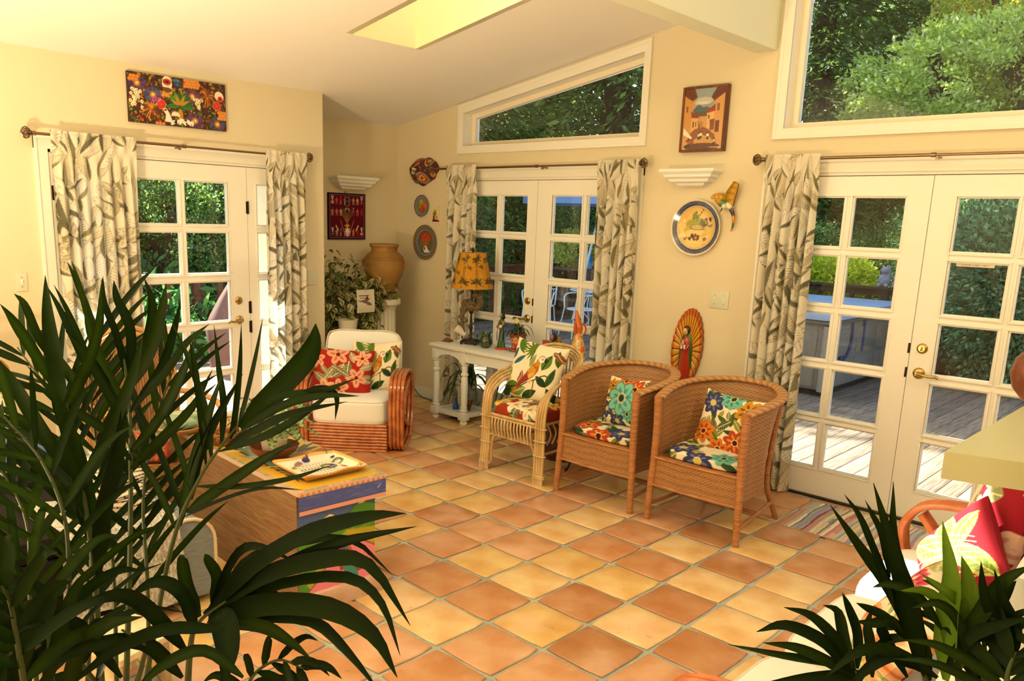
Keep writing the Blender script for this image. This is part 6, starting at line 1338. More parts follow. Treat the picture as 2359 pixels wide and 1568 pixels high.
# ================================================ grey loveseat at lower left
GX = 2.06
lv = thing('loveseat', 'charcoal and blue-grey loveseat behind the palm, beside the wooden chest', 'sofa', (GX, -3.80, 0), PI/2)   # local x -> room +y, local y -> room -x
CH = mat('charcoal_fabric', '2a2626', .9, noise='1c1a1c', scale=160, spec=.1, bump=.2, bscale=300); BG = mat('bluegrey_fabric', '8c96a0', .85, noise='76808c', scale=24, stretch=(1, 1, 14), spec=.2)
MB().box(-1.25, -.02, .0, .75, .05, .36, bev=.02).build('seat_base', CH, lv); MB().box(-1.25, -.02, .02, .72, .36, .46, bev=.04).build('seat_cushion', CH, lv); MB().box(-1.25, 0, .66, .85, .2, .50, bev=.05).build('backrest', CH, lv)
prof = [(.0, 0)]; P = [(-.0+.13*1.0-.13*math.cos(a)*1.0, .29+.12*math.sin(a)) for a in np.linspace(0, PI, 13)]; AP = [(-.02, .04)]+[(x-.02, z) for x, z in P]+[(.24, .04)]
am = MB().prism(AP, -.03, .74, 'y').build('armrest', BG, lv, auto=40)
pp = [(x, -.032, z) for x, z in AP]; m_ = MB().tube(pp, .008, 8); q = [Vector(p) for p in pp]; tot = []
for a, b in zip(q, q[1:]):
    n = max(1, int((b-a).length/.016)); tot += [a.lerp(b, i/n) for i in range(n)]
for i, p in enumerate(tot): m_.sphere(.010, tuple(p), 8, 5, (1, .8, .6) if i % 2 else (.6, .8, 1))
plab(m_.build('rope_piping', mat('rope_trim', 'd8ccb0', .7), am), 'cream twisted rope piping'); 
for x in (-1.2, .1): 
    for y in (.05, .68): MB().lathe([(.018, 0), (.025, .06)], 12, T(x, y)).build('leg', DW_, lv)
# cow hide throw over the seat front
nx, ny = 60, 60; P = []; 
for i in range(nx+1):
    row = []
    for j in range(ny+1):
        u, v = i/nx, j/ny; x = -.43+.50*u+.03*math.sin(3*v+2*u); s_ = v*1.0
        if s_ < .44: y, z = -.055-.012*math.sin(5*u+2*v)-.04*(1-s_/.44)*.5, .10*(1 if u < .75 else 1)+(s_/.44)*.32+.10*math.sin(u*6)*(1-s_/.44)*.4
        elif s_ < .56: k = (s_-.44)/.12; y, z = -.055+.07*k, .42+.052*math.sin(k*PI/2)
        else: y, z = .015+(s_-.56)*.9, .472+.008*math.sin(9*u+7*v)
        if u > .8: z = max(z, 0) + (.0); 
        row.append((x, y, z))
    P.append(row)
m_ = MB().grid(P); m_.grid([[(x, y+.006, z-.002) for x, y, z in r] for r in P]); o = m_.build('hide_throw', mat('cow_hide', 'd4d4cc', .9, noise='8c8a86', scale=110, stretch=(1, 1, .5), spec=.1, bump=.2, bscale=160, detail=8)); o.location = (GX, -3.80, 0); o.rotation_euler = (0, 0, PI/2)
tag(o, 'speckled grey and white cow hide draped over the loveseat front', 'throw')
zb = Canvas(200, 200, 'ece4d0'); 
for i in range(22): y = i/20; zb.curve([(0, y), (.3, y+.05*math.sin(i)), (.6, y-.04*math.cos(i*1.3)), (1, y+.03)], .011, '2a2420')
Ml = T(GX, -3.80, 0, rz=PI/2)
m_ = MB(); pillow(m_, zb, .30, .28, .10, Ml @ T(-.14, .10, .60) @ T(rx=-.5), 70); tag(m_.build('throw_pillow', CLOTH), 'zebra striped pillow on the grey loveseat, behind the palm stems', 'pillow')
# ochre side table at far left and blue painted chair
t = thing('side_table', 'ochre wooden side table at the left edge, half hidden by the palm', 'table', (1.15, -4.62, 0), .25)
OC = mat('ochre_wood', dw('a8782c'), .5, noise=dw('946420'), scale=7, stretch=(1, 6, 1))
MB().box(-.22, .22, -.28, .28, .62, .66, bev=.006).build('tabletop', OC, t); MB().box(-.19, .19, -.25, .25, .50, .62).build('apron', OC, t)
for a in (-.17, .17):
    for b in (-.23, .23): MB().box(a-.02, a+.02, b-.02, b+.02, 0, .5).build('leg', OC, t)
t = thing('painted_chair', 'blue and red painted wooden chair at the far left edge, beside the left wall', 'chair', (.62, -4.02, 0), PI/2+.3)
cv = Canvas(160, 130, '8c2420'); cv.rect(0, .52, 1, .8, '1c6cb0'); [cv.leaf(.1+.2*i, .1, .35, .09, 1.2, '6a1414', 'd88868') for i in range(5)]; [cv.flower(.2+.3*i, .3, .13, 7, 'a83428', 'd87058', 'e0b860') for i in range(3)]
BW = mat('blue_chair_paint', '2468a8', .4); OW = mat('orange_rim_wood', dw('c87830'), .4)
board(cv, .46, .38, 60, 50, T(-.23, .23, .45), 'backrest', .02, '1c5c98', PAINT, t); MB().tube(spline([(-.24, .22, .44), (-.24, .22, .84), (0, .225, .90), (.24, .22, .84), (.24, .22, .44)], 30), .016, 8).build('back_frame', OW, t)
MB().box(-.23, .23, -.22, .22, .42, .45, bev=.006).build('seat', BW, t)
for a in (-.2, .2):
    for b in (-.19, .2): MB().lathe([(.016, 0), (.02, .2), (.016, .42)], 10, T(a, b)).build('leg', OW, t)
m_ = MB(); pillow(m_, hibiscus(41, 'f4ecd8', [('c83c34', 'e87868', 'd8b04c')], 5, ('4c5c34', '6c7444'), 'c8c09c'), .40, .38, .12, T(.62, -4.02, .64, rz=PI/2+.3) @ T(0, .06, .0, rx=-.4), 60); tag(m_.build('throw_pillow', CLOTH), 'white pillow with red flowers on the blue painted chair, at the left edge', 'pillow')
# arched wicker chair by the left door
t = thing('arched_wicker_chair', 'high-backed wicker chair with hooped cane top, behind the palm before the left glass door', 'chair', (.95, -3.28, 0), PI/2+.15)
hp = [(-.27, .24, .40), (-.30, .27, .72), (-.22, .29, .96), (0, .30, 1.06), (.22, .29, .96), (.30, .27, .72), (.27, .24, .40)]
OCN = mat('honey_cane', dw('d08c44'), .35, coat=.3)
for k in range(2): MB().tube([Vector((p.x*(1-.07*k), p.y-.004*k, .4+(p.z-.4)*(1-.05*k))) for p in spline(hp, 48)], .013, 8).build('hoop', OCN, t)
q = spline(hp, 60); P = []
for p in q[:31]:
    P.append([(p.x+(-2*p.x)*v, p.y, p.z) for v in np.linspace(0, 1, 61)])
Q, C_ = weave([[Vector((x*.92, y-.006*math.cos(x*8), .40+(z-.4)*.93)) for x, y, z in r] for r in P], 30, 24, .002); MB().grid(Q, C_).build('woven_back', WCOL, t, auto=180)
P = [[(.27*math.cos(a)*(1.02-.08*v), -.03+.27*math.sin(a)*(1.02-.08*v), .40-.30*v) for v in np.linspace(0, 1, 60)] for a in np.linspace(0, 2*PI, 200)]
Q, C_ = weave(P, 26, 34); MB().grid(Q, C_).build('woven_skirt', WCOL, t, auto=180)
for a in (.8, 2.34, 3.9, 5.5): MB().tube([(.22*math.cos(a), -.03+.22*math.sin(a), .35), (.24*math.cos(a), -.03+.24*math.sin(a), 0)], .015, 8).build('leg', OCN, t)
for s_ in (-1, 1): MB().tube(spline([(s_*.28, .25, .66), (s_*.31, .05, .66), (s_*.29, -.16, .62), (s_*.26, -.2, .42)], 24), .018, 8).build('armrest', OCN, t)
m_ = MB(); cushion(m_, hibiscus(45, '8c9070', [('c84c3c', 'e08868', '7a2c1c')], 4, ('5c6c4c', 'a8a888'), 'd8d4b0'), .46, .46, .09, T(.95, -3.28, .445, rz=PI/2+.15) @ T(0, -.03), 5, 30); tag(m_.build('seat_cushion', CLOTH), 'green floral cushion on the high-backed wicker chair behind the palm', 'seat cushion')
# small white carved stool/tray on the floor by the palm
t = thing('carved_stool', 'low whitewashed carved wooden stool on the tiles, under the palm at the lower left', 'stool', (2.52, -4.16, 0), .3)
WB = mat('whitewashed_wood', 'e8dcc0', .6, noise='c8b490', scale=14)
MB().box(-.16, .16, -.13, .13, .20, .225, bev=.006).build('stool_top', WB, t)
for s_ in (-1, 1): MB().prism([(-.14, 0), (-.08, 0), (-.05, .08), (.05, .08), (.08, 0), (.14, 0), (.13, .2), (-.13, .2)], s_*.11-.008, s_*.11+.008, 'y').build('carved_side', WB, t, smooth=False)

# ================================================ palms in front
PALM = mat('palm_leaf', attr='Col', rough=.5, spec=.1, trans=.25); 
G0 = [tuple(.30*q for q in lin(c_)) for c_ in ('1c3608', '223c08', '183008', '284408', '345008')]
def pleaf(m_, pts, wpx, r_, light=0, nb=14, fold=.3):
    """pts: (px, py, depth); leaf through these space points"""
    q = spline([at(*p) for p in pts], nb); n_ = len(q); d0 = pts[0][2]; w_ = wpx*d0/F_PX/2
    a, b = r_.choice(G0), r_.choice(G0)
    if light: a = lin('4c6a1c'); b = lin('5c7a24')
    up = (CAM-q[n_//2]).normalized(); up = (up+Vector((r_.uniform(-.5, .5), r_.uniform(-.5, .5), r_.uniform(-.2, .6)))).normalized()
    wd = [w_*(min(1, (i/(n_-1))*5+.25))*(1-max(0, (i/(n_-1)-.45)/.55)**1.7*.97) for i in range(n_)]
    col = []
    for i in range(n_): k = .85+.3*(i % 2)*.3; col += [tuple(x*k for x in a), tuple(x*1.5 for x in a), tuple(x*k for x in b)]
    m_.leaf(q, wd, up, col, fold)
def L(*v): return [tuple(v[i:i+3]) for i in range(0, len(v), 3)]
def frond(t, rach, leaves, seed, stem_r=.006, auto=None, light=0):
    r_ = random.Random(seed); q = spline([at(*p) for p in rach], 26); n_ = len(q)
    o = bpy.data.objects.new('frond', None); COL.objects.link(o); o.parent = t
    inv = Matrix.Translation(-Vector(t.location))
    s_ = MB().tube(q, [stem_r*(1-.7*i/n_) for i in range(n_)], 8); s_.v = [tuple(inv @ Vector(p)) for p in s_.v]; s_.build('frond_stem', mat('palm_stem', '2e3c12', .5, noise='1e2a0c', scale=30), o)
    for w_, pts in leaves:
        m_ = MB(); pleaf(m_, pts, w_, r_, light); m_.v = [tuple(inv @ Vector(p)) for p in m_.v]; m_.build('leaflet', PALM, o, auto=180)
    if auto:   # n, start, len0, len1, spread, width, droop
        n, s0, l0, l1, spr, wd, dr = auto
        for k in range(n):
            u = s0+(1-s0)*k/(n-1); i = min(n_-2, int(u*(n_-1))); b = q[i]; tg = (q[i+1]-q[i]).normalized(); vd = (b-CAM).normalized(); sd = tg.cross(vd).normalized()*(1 if k % 2 else -1)
            l = (l0+(l1-l0)*u)*r_.uniform(.85, 1.15); ang = spr*(1-.45*u)*r_.uniform(.8, 1.2); d = (tg*math.cos(ang)+sd*math.sin(ang)+vd*r_.uniform(-.35, .35)).normalized()
            pp = [b, b+d*l*.35+Vector((0, 0, -dr*l*.03)), b+d*l*.7+Vector((0, 0, -dr*l*.16)), b+d*l+Vector((0, 0, -dr*l*.42))]
            w2_ = wd*r_.uniform(.8, 1.2); qq = spline(pp, 12); nq = len(qq); up = (-vd+Vector((r_.uniform(-.6, .6), r_.uniform(-.6, .6), r_.uniform(-.3, .7)))).normalized(); a, c_ = r_.choice(G0), r_.choice(G0)
            wl2 = [w2_*(min(1, (j/(nq-1))*5+.25))*(1-max(0, (j/(nq-1)-.4)/.6)**1.6*.97) for j in range(nq)]; col = []
            for j in range(nq): col += [a, tuple(x*1.5 for x in a), c_]
            m_ = MB().leaf(qq, wl2, up, col, .3); m_.v = [tuple(inv @ Vector(p)) for p in m_.v]; m_.build('leaflet', PALM, o, auto=180)
bp = at(300, 1568, 1.75); t = thing('potted_palm', 'large dark green palm in the left foreground, spreading over the chest', 'potted plant', (bp.x, bp.y, 0), 0)
MB().lathe([(.0001, 0), (.13, 0), (.17, .26), (.18, .27), (.18, .30), (.165, .30), (.155, .26), (.0001, .25)], 32).build('pot', mat('clay_pot_large', dw('8a4420'), .7), t)
st = MB()
for px, d in ((240, 1.7), (300, 1.8), (345, 1.75), (200, 1.85), (160, 1.7), (400, 1.85)):
    a = at(px, 1600, d); st.tube(spline([Vector(((a.x-bp.x)*.25, (a.y-bp.y)*.25, .25)), Vector(((a.x-bp.x)*.7, (a.y-bp.y)*.7, (.25+a.z)/2)), Vector((a.x-bp.x, a.y-bp.y, a.z))], 8), .009, 8)
st.build('stem', mat('palm_stem', '2e3c12', .5), t)
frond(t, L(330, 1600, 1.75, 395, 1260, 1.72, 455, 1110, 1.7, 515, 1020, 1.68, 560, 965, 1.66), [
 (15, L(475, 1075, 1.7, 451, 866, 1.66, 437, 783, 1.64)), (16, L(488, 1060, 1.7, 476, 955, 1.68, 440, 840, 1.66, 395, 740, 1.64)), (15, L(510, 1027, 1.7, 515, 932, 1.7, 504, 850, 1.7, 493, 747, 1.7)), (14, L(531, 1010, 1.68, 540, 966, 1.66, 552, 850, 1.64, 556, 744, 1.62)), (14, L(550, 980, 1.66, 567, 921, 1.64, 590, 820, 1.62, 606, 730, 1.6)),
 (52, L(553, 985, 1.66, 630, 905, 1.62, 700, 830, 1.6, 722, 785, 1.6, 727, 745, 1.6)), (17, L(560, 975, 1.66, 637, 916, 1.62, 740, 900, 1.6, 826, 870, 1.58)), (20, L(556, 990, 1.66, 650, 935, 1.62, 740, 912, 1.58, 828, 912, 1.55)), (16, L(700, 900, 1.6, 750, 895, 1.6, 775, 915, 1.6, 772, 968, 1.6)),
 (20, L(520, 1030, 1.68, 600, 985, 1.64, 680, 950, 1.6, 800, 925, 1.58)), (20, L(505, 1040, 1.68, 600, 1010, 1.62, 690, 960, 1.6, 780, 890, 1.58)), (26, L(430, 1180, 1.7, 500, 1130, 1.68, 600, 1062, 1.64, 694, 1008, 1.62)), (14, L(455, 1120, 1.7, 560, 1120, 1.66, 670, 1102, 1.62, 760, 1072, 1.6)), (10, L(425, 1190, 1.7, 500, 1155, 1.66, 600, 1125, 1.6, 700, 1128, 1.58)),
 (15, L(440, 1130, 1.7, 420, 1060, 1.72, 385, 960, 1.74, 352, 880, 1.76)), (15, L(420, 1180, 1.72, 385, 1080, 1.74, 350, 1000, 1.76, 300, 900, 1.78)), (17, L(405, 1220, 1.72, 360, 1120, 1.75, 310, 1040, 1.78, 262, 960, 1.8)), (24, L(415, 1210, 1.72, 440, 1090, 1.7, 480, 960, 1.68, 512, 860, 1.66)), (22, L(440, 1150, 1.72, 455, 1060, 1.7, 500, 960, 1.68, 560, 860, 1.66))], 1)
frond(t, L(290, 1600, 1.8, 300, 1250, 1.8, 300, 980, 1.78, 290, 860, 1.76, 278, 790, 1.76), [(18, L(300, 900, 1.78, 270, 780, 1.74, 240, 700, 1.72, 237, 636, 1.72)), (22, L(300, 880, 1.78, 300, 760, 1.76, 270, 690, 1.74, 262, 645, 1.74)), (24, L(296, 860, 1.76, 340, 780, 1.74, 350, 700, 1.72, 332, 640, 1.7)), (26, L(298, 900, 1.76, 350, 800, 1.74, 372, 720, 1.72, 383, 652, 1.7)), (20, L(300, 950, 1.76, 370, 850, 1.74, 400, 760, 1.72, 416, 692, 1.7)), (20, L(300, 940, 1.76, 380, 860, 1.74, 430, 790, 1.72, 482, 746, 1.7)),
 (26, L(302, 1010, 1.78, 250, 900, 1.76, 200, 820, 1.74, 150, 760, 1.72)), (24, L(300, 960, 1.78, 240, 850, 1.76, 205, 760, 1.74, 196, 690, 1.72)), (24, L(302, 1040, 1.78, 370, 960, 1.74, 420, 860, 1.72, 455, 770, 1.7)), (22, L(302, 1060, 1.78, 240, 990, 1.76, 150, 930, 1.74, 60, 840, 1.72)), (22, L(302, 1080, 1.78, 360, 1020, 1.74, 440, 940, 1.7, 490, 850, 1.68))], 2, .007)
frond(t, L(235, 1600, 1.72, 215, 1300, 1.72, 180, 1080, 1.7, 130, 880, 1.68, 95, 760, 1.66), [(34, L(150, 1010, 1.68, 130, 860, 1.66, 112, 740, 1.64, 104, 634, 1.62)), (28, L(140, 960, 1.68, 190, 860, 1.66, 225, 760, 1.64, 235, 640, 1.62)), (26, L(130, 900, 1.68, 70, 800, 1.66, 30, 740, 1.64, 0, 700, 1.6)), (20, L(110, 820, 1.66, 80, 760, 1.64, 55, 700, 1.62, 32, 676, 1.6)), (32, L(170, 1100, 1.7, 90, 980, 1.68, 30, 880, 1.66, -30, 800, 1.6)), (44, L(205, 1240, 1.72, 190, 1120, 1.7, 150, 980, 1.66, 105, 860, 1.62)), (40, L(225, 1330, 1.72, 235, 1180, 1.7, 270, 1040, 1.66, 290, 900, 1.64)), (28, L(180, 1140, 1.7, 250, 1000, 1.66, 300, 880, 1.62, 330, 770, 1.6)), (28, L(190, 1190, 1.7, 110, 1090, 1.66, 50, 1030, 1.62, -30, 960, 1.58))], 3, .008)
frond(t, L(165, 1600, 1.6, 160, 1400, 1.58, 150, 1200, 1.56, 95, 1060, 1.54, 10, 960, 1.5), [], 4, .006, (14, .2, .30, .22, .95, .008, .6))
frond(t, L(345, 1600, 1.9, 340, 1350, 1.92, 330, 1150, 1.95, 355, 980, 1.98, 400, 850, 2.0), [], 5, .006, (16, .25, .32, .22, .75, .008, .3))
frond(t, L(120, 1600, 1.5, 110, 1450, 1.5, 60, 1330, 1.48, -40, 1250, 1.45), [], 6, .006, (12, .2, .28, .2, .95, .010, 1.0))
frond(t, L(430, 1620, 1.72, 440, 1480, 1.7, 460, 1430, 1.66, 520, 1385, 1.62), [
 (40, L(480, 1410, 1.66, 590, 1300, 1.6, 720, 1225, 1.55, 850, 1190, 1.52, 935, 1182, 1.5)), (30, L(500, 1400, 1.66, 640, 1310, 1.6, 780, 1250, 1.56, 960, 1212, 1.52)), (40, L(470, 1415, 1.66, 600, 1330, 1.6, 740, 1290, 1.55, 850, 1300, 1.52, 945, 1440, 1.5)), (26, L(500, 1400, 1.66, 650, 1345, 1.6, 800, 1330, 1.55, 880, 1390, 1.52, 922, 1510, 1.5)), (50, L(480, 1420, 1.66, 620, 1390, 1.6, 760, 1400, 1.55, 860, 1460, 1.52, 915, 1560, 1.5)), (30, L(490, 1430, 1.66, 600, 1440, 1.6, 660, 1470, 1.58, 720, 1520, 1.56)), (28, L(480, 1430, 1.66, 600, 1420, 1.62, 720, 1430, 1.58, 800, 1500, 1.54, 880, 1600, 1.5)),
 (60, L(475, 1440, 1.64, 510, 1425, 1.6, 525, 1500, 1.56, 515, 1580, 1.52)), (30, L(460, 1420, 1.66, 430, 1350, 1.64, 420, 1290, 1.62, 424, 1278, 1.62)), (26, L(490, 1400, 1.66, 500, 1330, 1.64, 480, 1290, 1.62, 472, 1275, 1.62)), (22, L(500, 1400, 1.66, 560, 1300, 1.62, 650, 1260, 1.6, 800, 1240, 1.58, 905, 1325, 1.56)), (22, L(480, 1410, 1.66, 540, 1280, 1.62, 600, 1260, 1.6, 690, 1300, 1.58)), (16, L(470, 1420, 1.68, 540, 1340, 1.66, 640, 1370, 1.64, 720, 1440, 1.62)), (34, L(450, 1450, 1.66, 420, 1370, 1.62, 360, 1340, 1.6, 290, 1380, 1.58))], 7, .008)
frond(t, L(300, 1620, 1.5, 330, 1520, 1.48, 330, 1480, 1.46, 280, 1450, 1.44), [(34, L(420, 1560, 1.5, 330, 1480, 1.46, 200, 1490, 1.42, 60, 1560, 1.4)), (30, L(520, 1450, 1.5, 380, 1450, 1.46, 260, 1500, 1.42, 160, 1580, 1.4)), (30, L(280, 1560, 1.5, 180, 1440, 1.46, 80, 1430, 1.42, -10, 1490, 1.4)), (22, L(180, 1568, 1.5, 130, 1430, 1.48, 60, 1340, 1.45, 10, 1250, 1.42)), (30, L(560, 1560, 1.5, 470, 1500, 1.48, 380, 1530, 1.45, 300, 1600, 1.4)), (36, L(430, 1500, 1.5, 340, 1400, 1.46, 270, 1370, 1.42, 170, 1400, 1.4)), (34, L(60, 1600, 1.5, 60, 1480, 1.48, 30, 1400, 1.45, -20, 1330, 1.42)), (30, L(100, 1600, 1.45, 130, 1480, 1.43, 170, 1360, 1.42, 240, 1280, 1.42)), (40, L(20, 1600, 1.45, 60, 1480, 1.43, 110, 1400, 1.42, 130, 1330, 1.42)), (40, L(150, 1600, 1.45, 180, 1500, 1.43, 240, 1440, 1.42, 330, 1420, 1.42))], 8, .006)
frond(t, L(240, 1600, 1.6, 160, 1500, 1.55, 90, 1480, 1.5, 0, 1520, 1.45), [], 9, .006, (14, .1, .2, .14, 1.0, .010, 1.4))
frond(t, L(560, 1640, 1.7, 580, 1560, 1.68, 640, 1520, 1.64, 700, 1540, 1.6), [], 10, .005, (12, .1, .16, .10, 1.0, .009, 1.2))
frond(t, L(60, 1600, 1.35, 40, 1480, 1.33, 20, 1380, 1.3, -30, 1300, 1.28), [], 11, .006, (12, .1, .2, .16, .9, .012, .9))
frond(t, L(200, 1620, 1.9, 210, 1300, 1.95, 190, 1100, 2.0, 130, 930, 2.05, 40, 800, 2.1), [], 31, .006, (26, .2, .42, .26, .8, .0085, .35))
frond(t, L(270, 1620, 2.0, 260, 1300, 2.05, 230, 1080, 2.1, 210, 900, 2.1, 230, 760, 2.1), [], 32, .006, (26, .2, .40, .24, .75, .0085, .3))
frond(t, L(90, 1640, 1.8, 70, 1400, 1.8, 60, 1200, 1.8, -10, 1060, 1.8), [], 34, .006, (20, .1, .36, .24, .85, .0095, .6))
bp = at(2150, 1568, 1.35); t = thing('potted_palm', 'young palm in the right foreground, before the settee', 'potted plant', (bp.x, bp.y, 0), 0)
MB().lathe([(.0001, 0), (.11, 0), (.14, .22), (.15, .25), (.135, .25), (.0001, .22)], 32).build('pot', MATS['clay_pot_large'], t)
st = MB()
for px, d in ((2080, 1.3), (2150, 1.36), (2220, 1.3), (1960, 1.4)):
    a = at(px, 1600, d); st.tube(spline([Vector(((a.x-bp.x)*.25, (a.y-bp.y)*.25, .22)), Vector(((a.x-bp.x)*.7, (a.y-bp.y)*.7, (.22+a.z)/2)), Vector((a.x-bp.x, a.y-bp.y, a.z))], 8), .008, 8)
st.build('stem', MATS['palm_stem'], t)
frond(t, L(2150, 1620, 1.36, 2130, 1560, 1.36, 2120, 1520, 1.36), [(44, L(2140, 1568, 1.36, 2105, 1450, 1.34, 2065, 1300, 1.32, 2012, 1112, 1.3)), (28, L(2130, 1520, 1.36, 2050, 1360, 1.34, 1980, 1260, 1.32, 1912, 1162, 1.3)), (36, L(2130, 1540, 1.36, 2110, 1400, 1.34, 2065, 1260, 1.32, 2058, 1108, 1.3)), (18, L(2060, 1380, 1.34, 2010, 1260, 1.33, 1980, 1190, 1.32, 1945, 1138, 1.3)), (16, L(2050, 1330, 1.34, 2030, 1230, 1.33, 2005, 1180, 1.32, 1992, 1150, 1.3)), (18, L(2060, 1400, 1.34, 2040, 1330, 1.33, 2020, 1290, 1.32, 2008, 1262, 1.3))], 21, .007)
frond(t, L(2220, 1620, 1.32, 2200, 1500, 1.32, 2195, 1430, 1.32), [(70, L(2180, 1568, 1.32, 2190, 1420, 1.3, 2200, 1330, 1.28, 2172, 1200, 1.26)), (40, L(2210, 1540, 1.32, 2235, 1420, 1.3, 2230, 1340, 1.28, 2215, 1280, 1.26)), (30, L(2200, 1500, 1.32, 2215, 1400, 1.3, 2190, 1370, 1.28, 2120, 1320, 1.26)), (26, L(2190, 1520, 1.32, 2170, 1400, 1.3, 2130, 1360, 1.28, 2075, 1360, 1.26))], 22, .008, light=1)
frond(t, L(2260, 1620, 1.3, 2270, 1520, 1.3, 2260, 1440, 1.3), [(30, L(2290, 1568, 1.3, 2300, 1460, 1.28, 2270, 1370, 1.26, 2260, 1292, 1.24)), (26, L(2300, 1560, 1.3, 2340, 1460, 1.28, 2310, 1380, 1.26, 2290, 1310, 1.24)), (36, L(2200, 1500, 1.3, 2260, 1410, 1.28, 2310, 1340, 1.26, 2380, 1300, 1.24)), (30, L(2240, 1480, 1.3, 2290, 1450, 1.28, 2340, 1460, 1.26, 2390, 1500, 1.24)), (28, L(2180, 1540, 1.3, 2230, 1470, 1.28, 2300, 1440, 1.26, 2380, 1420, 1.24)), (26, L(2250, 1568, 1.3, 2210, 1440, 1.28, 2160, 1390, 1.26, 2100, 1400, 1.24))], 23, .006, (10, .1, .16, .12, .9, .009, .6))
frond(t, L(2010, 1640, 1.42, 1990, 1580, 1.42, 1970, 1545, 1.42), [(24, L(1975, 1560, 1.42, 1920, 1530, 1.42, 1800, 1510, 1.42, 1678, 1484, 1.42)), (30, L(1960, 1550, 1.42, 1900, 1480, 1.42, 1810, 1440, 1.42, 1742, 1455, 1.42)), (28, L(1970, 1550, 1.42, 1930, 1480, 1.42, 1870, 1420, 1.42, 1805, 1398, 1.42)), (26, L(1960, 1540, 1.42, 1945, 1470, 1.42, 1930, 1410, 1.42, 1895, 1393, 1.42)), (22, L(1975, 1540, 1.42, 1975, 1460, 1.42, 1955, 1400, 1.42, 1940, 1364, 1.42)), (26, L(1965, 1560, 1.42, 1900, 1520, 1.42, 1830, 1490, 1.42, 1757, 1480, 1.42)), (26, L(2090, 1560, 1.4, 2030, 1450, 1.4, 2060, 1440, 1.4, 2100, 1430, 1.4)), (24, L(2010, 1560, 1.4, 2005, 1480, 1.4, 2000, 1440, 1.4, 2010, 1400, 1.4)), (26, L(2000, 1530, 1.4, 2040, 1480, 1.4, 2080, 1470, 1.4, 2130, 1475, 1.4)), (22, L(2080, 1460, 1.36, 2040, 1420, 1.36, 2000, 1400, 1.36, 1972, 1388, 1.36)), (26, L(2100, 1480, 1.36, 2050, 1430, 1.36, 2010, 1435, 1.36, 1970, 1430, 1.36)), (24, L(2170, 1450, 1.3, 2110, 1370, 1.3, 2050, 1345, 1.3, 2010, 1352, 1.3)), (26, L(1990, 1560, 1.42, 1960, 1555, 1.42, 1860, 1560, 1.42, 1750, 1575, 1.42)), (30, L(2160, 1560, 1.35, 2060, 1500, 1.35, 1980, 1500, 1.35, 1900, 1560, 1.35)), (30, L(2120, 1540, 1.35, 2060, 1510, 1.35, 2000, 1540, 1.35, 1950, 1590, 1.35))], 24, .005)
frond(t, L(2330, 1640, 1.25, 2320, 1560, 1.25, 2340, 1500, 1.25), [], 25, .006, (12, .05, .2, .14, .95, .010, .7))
# ================================================ outside: deck, railing, hot tub, patio things, trees
DECKM = mat('deck_board', objcol=True, rough=.7, noise='b4aca4', scale=7, stretch=(9, .5, 9), bump=.25, bscale=22)
dk = struct(bpy.data.objects.new('deck', None)); COL.objects.link(dk)
JM = MB().box(-4.75, 7.2, .17, 7.5, -.30, -.125).box(-4.75, -.55, -8, .17, -.30, -.125).build('joist_bed', mat('deck_underside', '1c1612', .9), dk, smooth=False)
def plank(L_): 
    o = MB().box(-.0675, .0675, 0, L_, -.03, 0, bev=.004).build('plank', DECKM, dk); me = o.data; bpy.data.objects.remove(o); return me
pm1, pm2, pm3 = plank(7.3), plank(15.4), plank(3.9); r_ = random.Random(77); k = 0
for i in range(86):
    x = -4.68+.1405*i
    if x > 7.1: break
    me, y0 = (pm2, -7.95) if x < -.56 else ((pm1, .18) if x > -.56 else (pm1, .18))
    if me is pm2 or True:
        o = bpy.data.objects.new('plank', me); COL.objects.link(o); o.parent = dk; o.location = (x, y0, -.08+r_.uniform(-.0015, .0015)); v = r_.uniform(.75, 1.15); c1 = lin(r_.choice(['9c8a74', 'a8947c', '94846f', '8c7c6c'])); o.color = (c1[0]*v, c1[1]*v, c1[2]*v, 1)
# railings
RW = mat('redwood_rail', '6a4030', .7, noise='53301f', scale=12, stretch=(1, 1, 4)); RD = mat('dark_rail', '4a3a2e', .75, noise='382a20', scale=12)
def railing(label, x0, y0, x1, y1, M_, sp=.235, zt_=.93, flat=True):
    t = thing('railing', label, 'railing'); a = Vector((x0, y0, 0)); b = Vector((x1, y1, 0)); L_ = (b-a).length; t.location = (x0, y0, -.08); t.rotation_euler = (0, 0, math.atan2(y1-y0, x1-x0)); zt_ += .08
    MB().box(0, L_, -.075, .075, zt_-.035, zt_, bev=.004).build('top_rail', M_, t); MB().box(0, L_, -.02, .02, zt_-.13, zt_-.036).build('upper_rail', M_, t); MB().box(0, L_, -.02, .02, .09, .17).build('lower_rail', M_, t)
    n = int(L_/1.8)
    for i in range(n+1): MB().box(i*L_/n-.045, i*L_/n+.045, -.045, .045, 0, zt_-.036).build('post', M_, t, smooth=False)
    o0 = None; n = int(L_/sp)
    for i in range(n):
        if o0 is None: o0 = MB().box(-.035, .035, .021, .045, .08, zt_-.04).build('baluster', M_, t, smooth=False); o = o0
        else: o = o0.copy(); COL.objects.link(o)
        o.location = ((i+.5)*L_/n, 0, 0)
    return t
railing('reddish wooden deck railing seen through the left glass door', -4.62, -7.8, -4.62, 7.3, RW)
railing('dark deck railing along the far edge of the deck, behind the hot tub', -4.5, 7.35, 7.1, 7.35, RD)
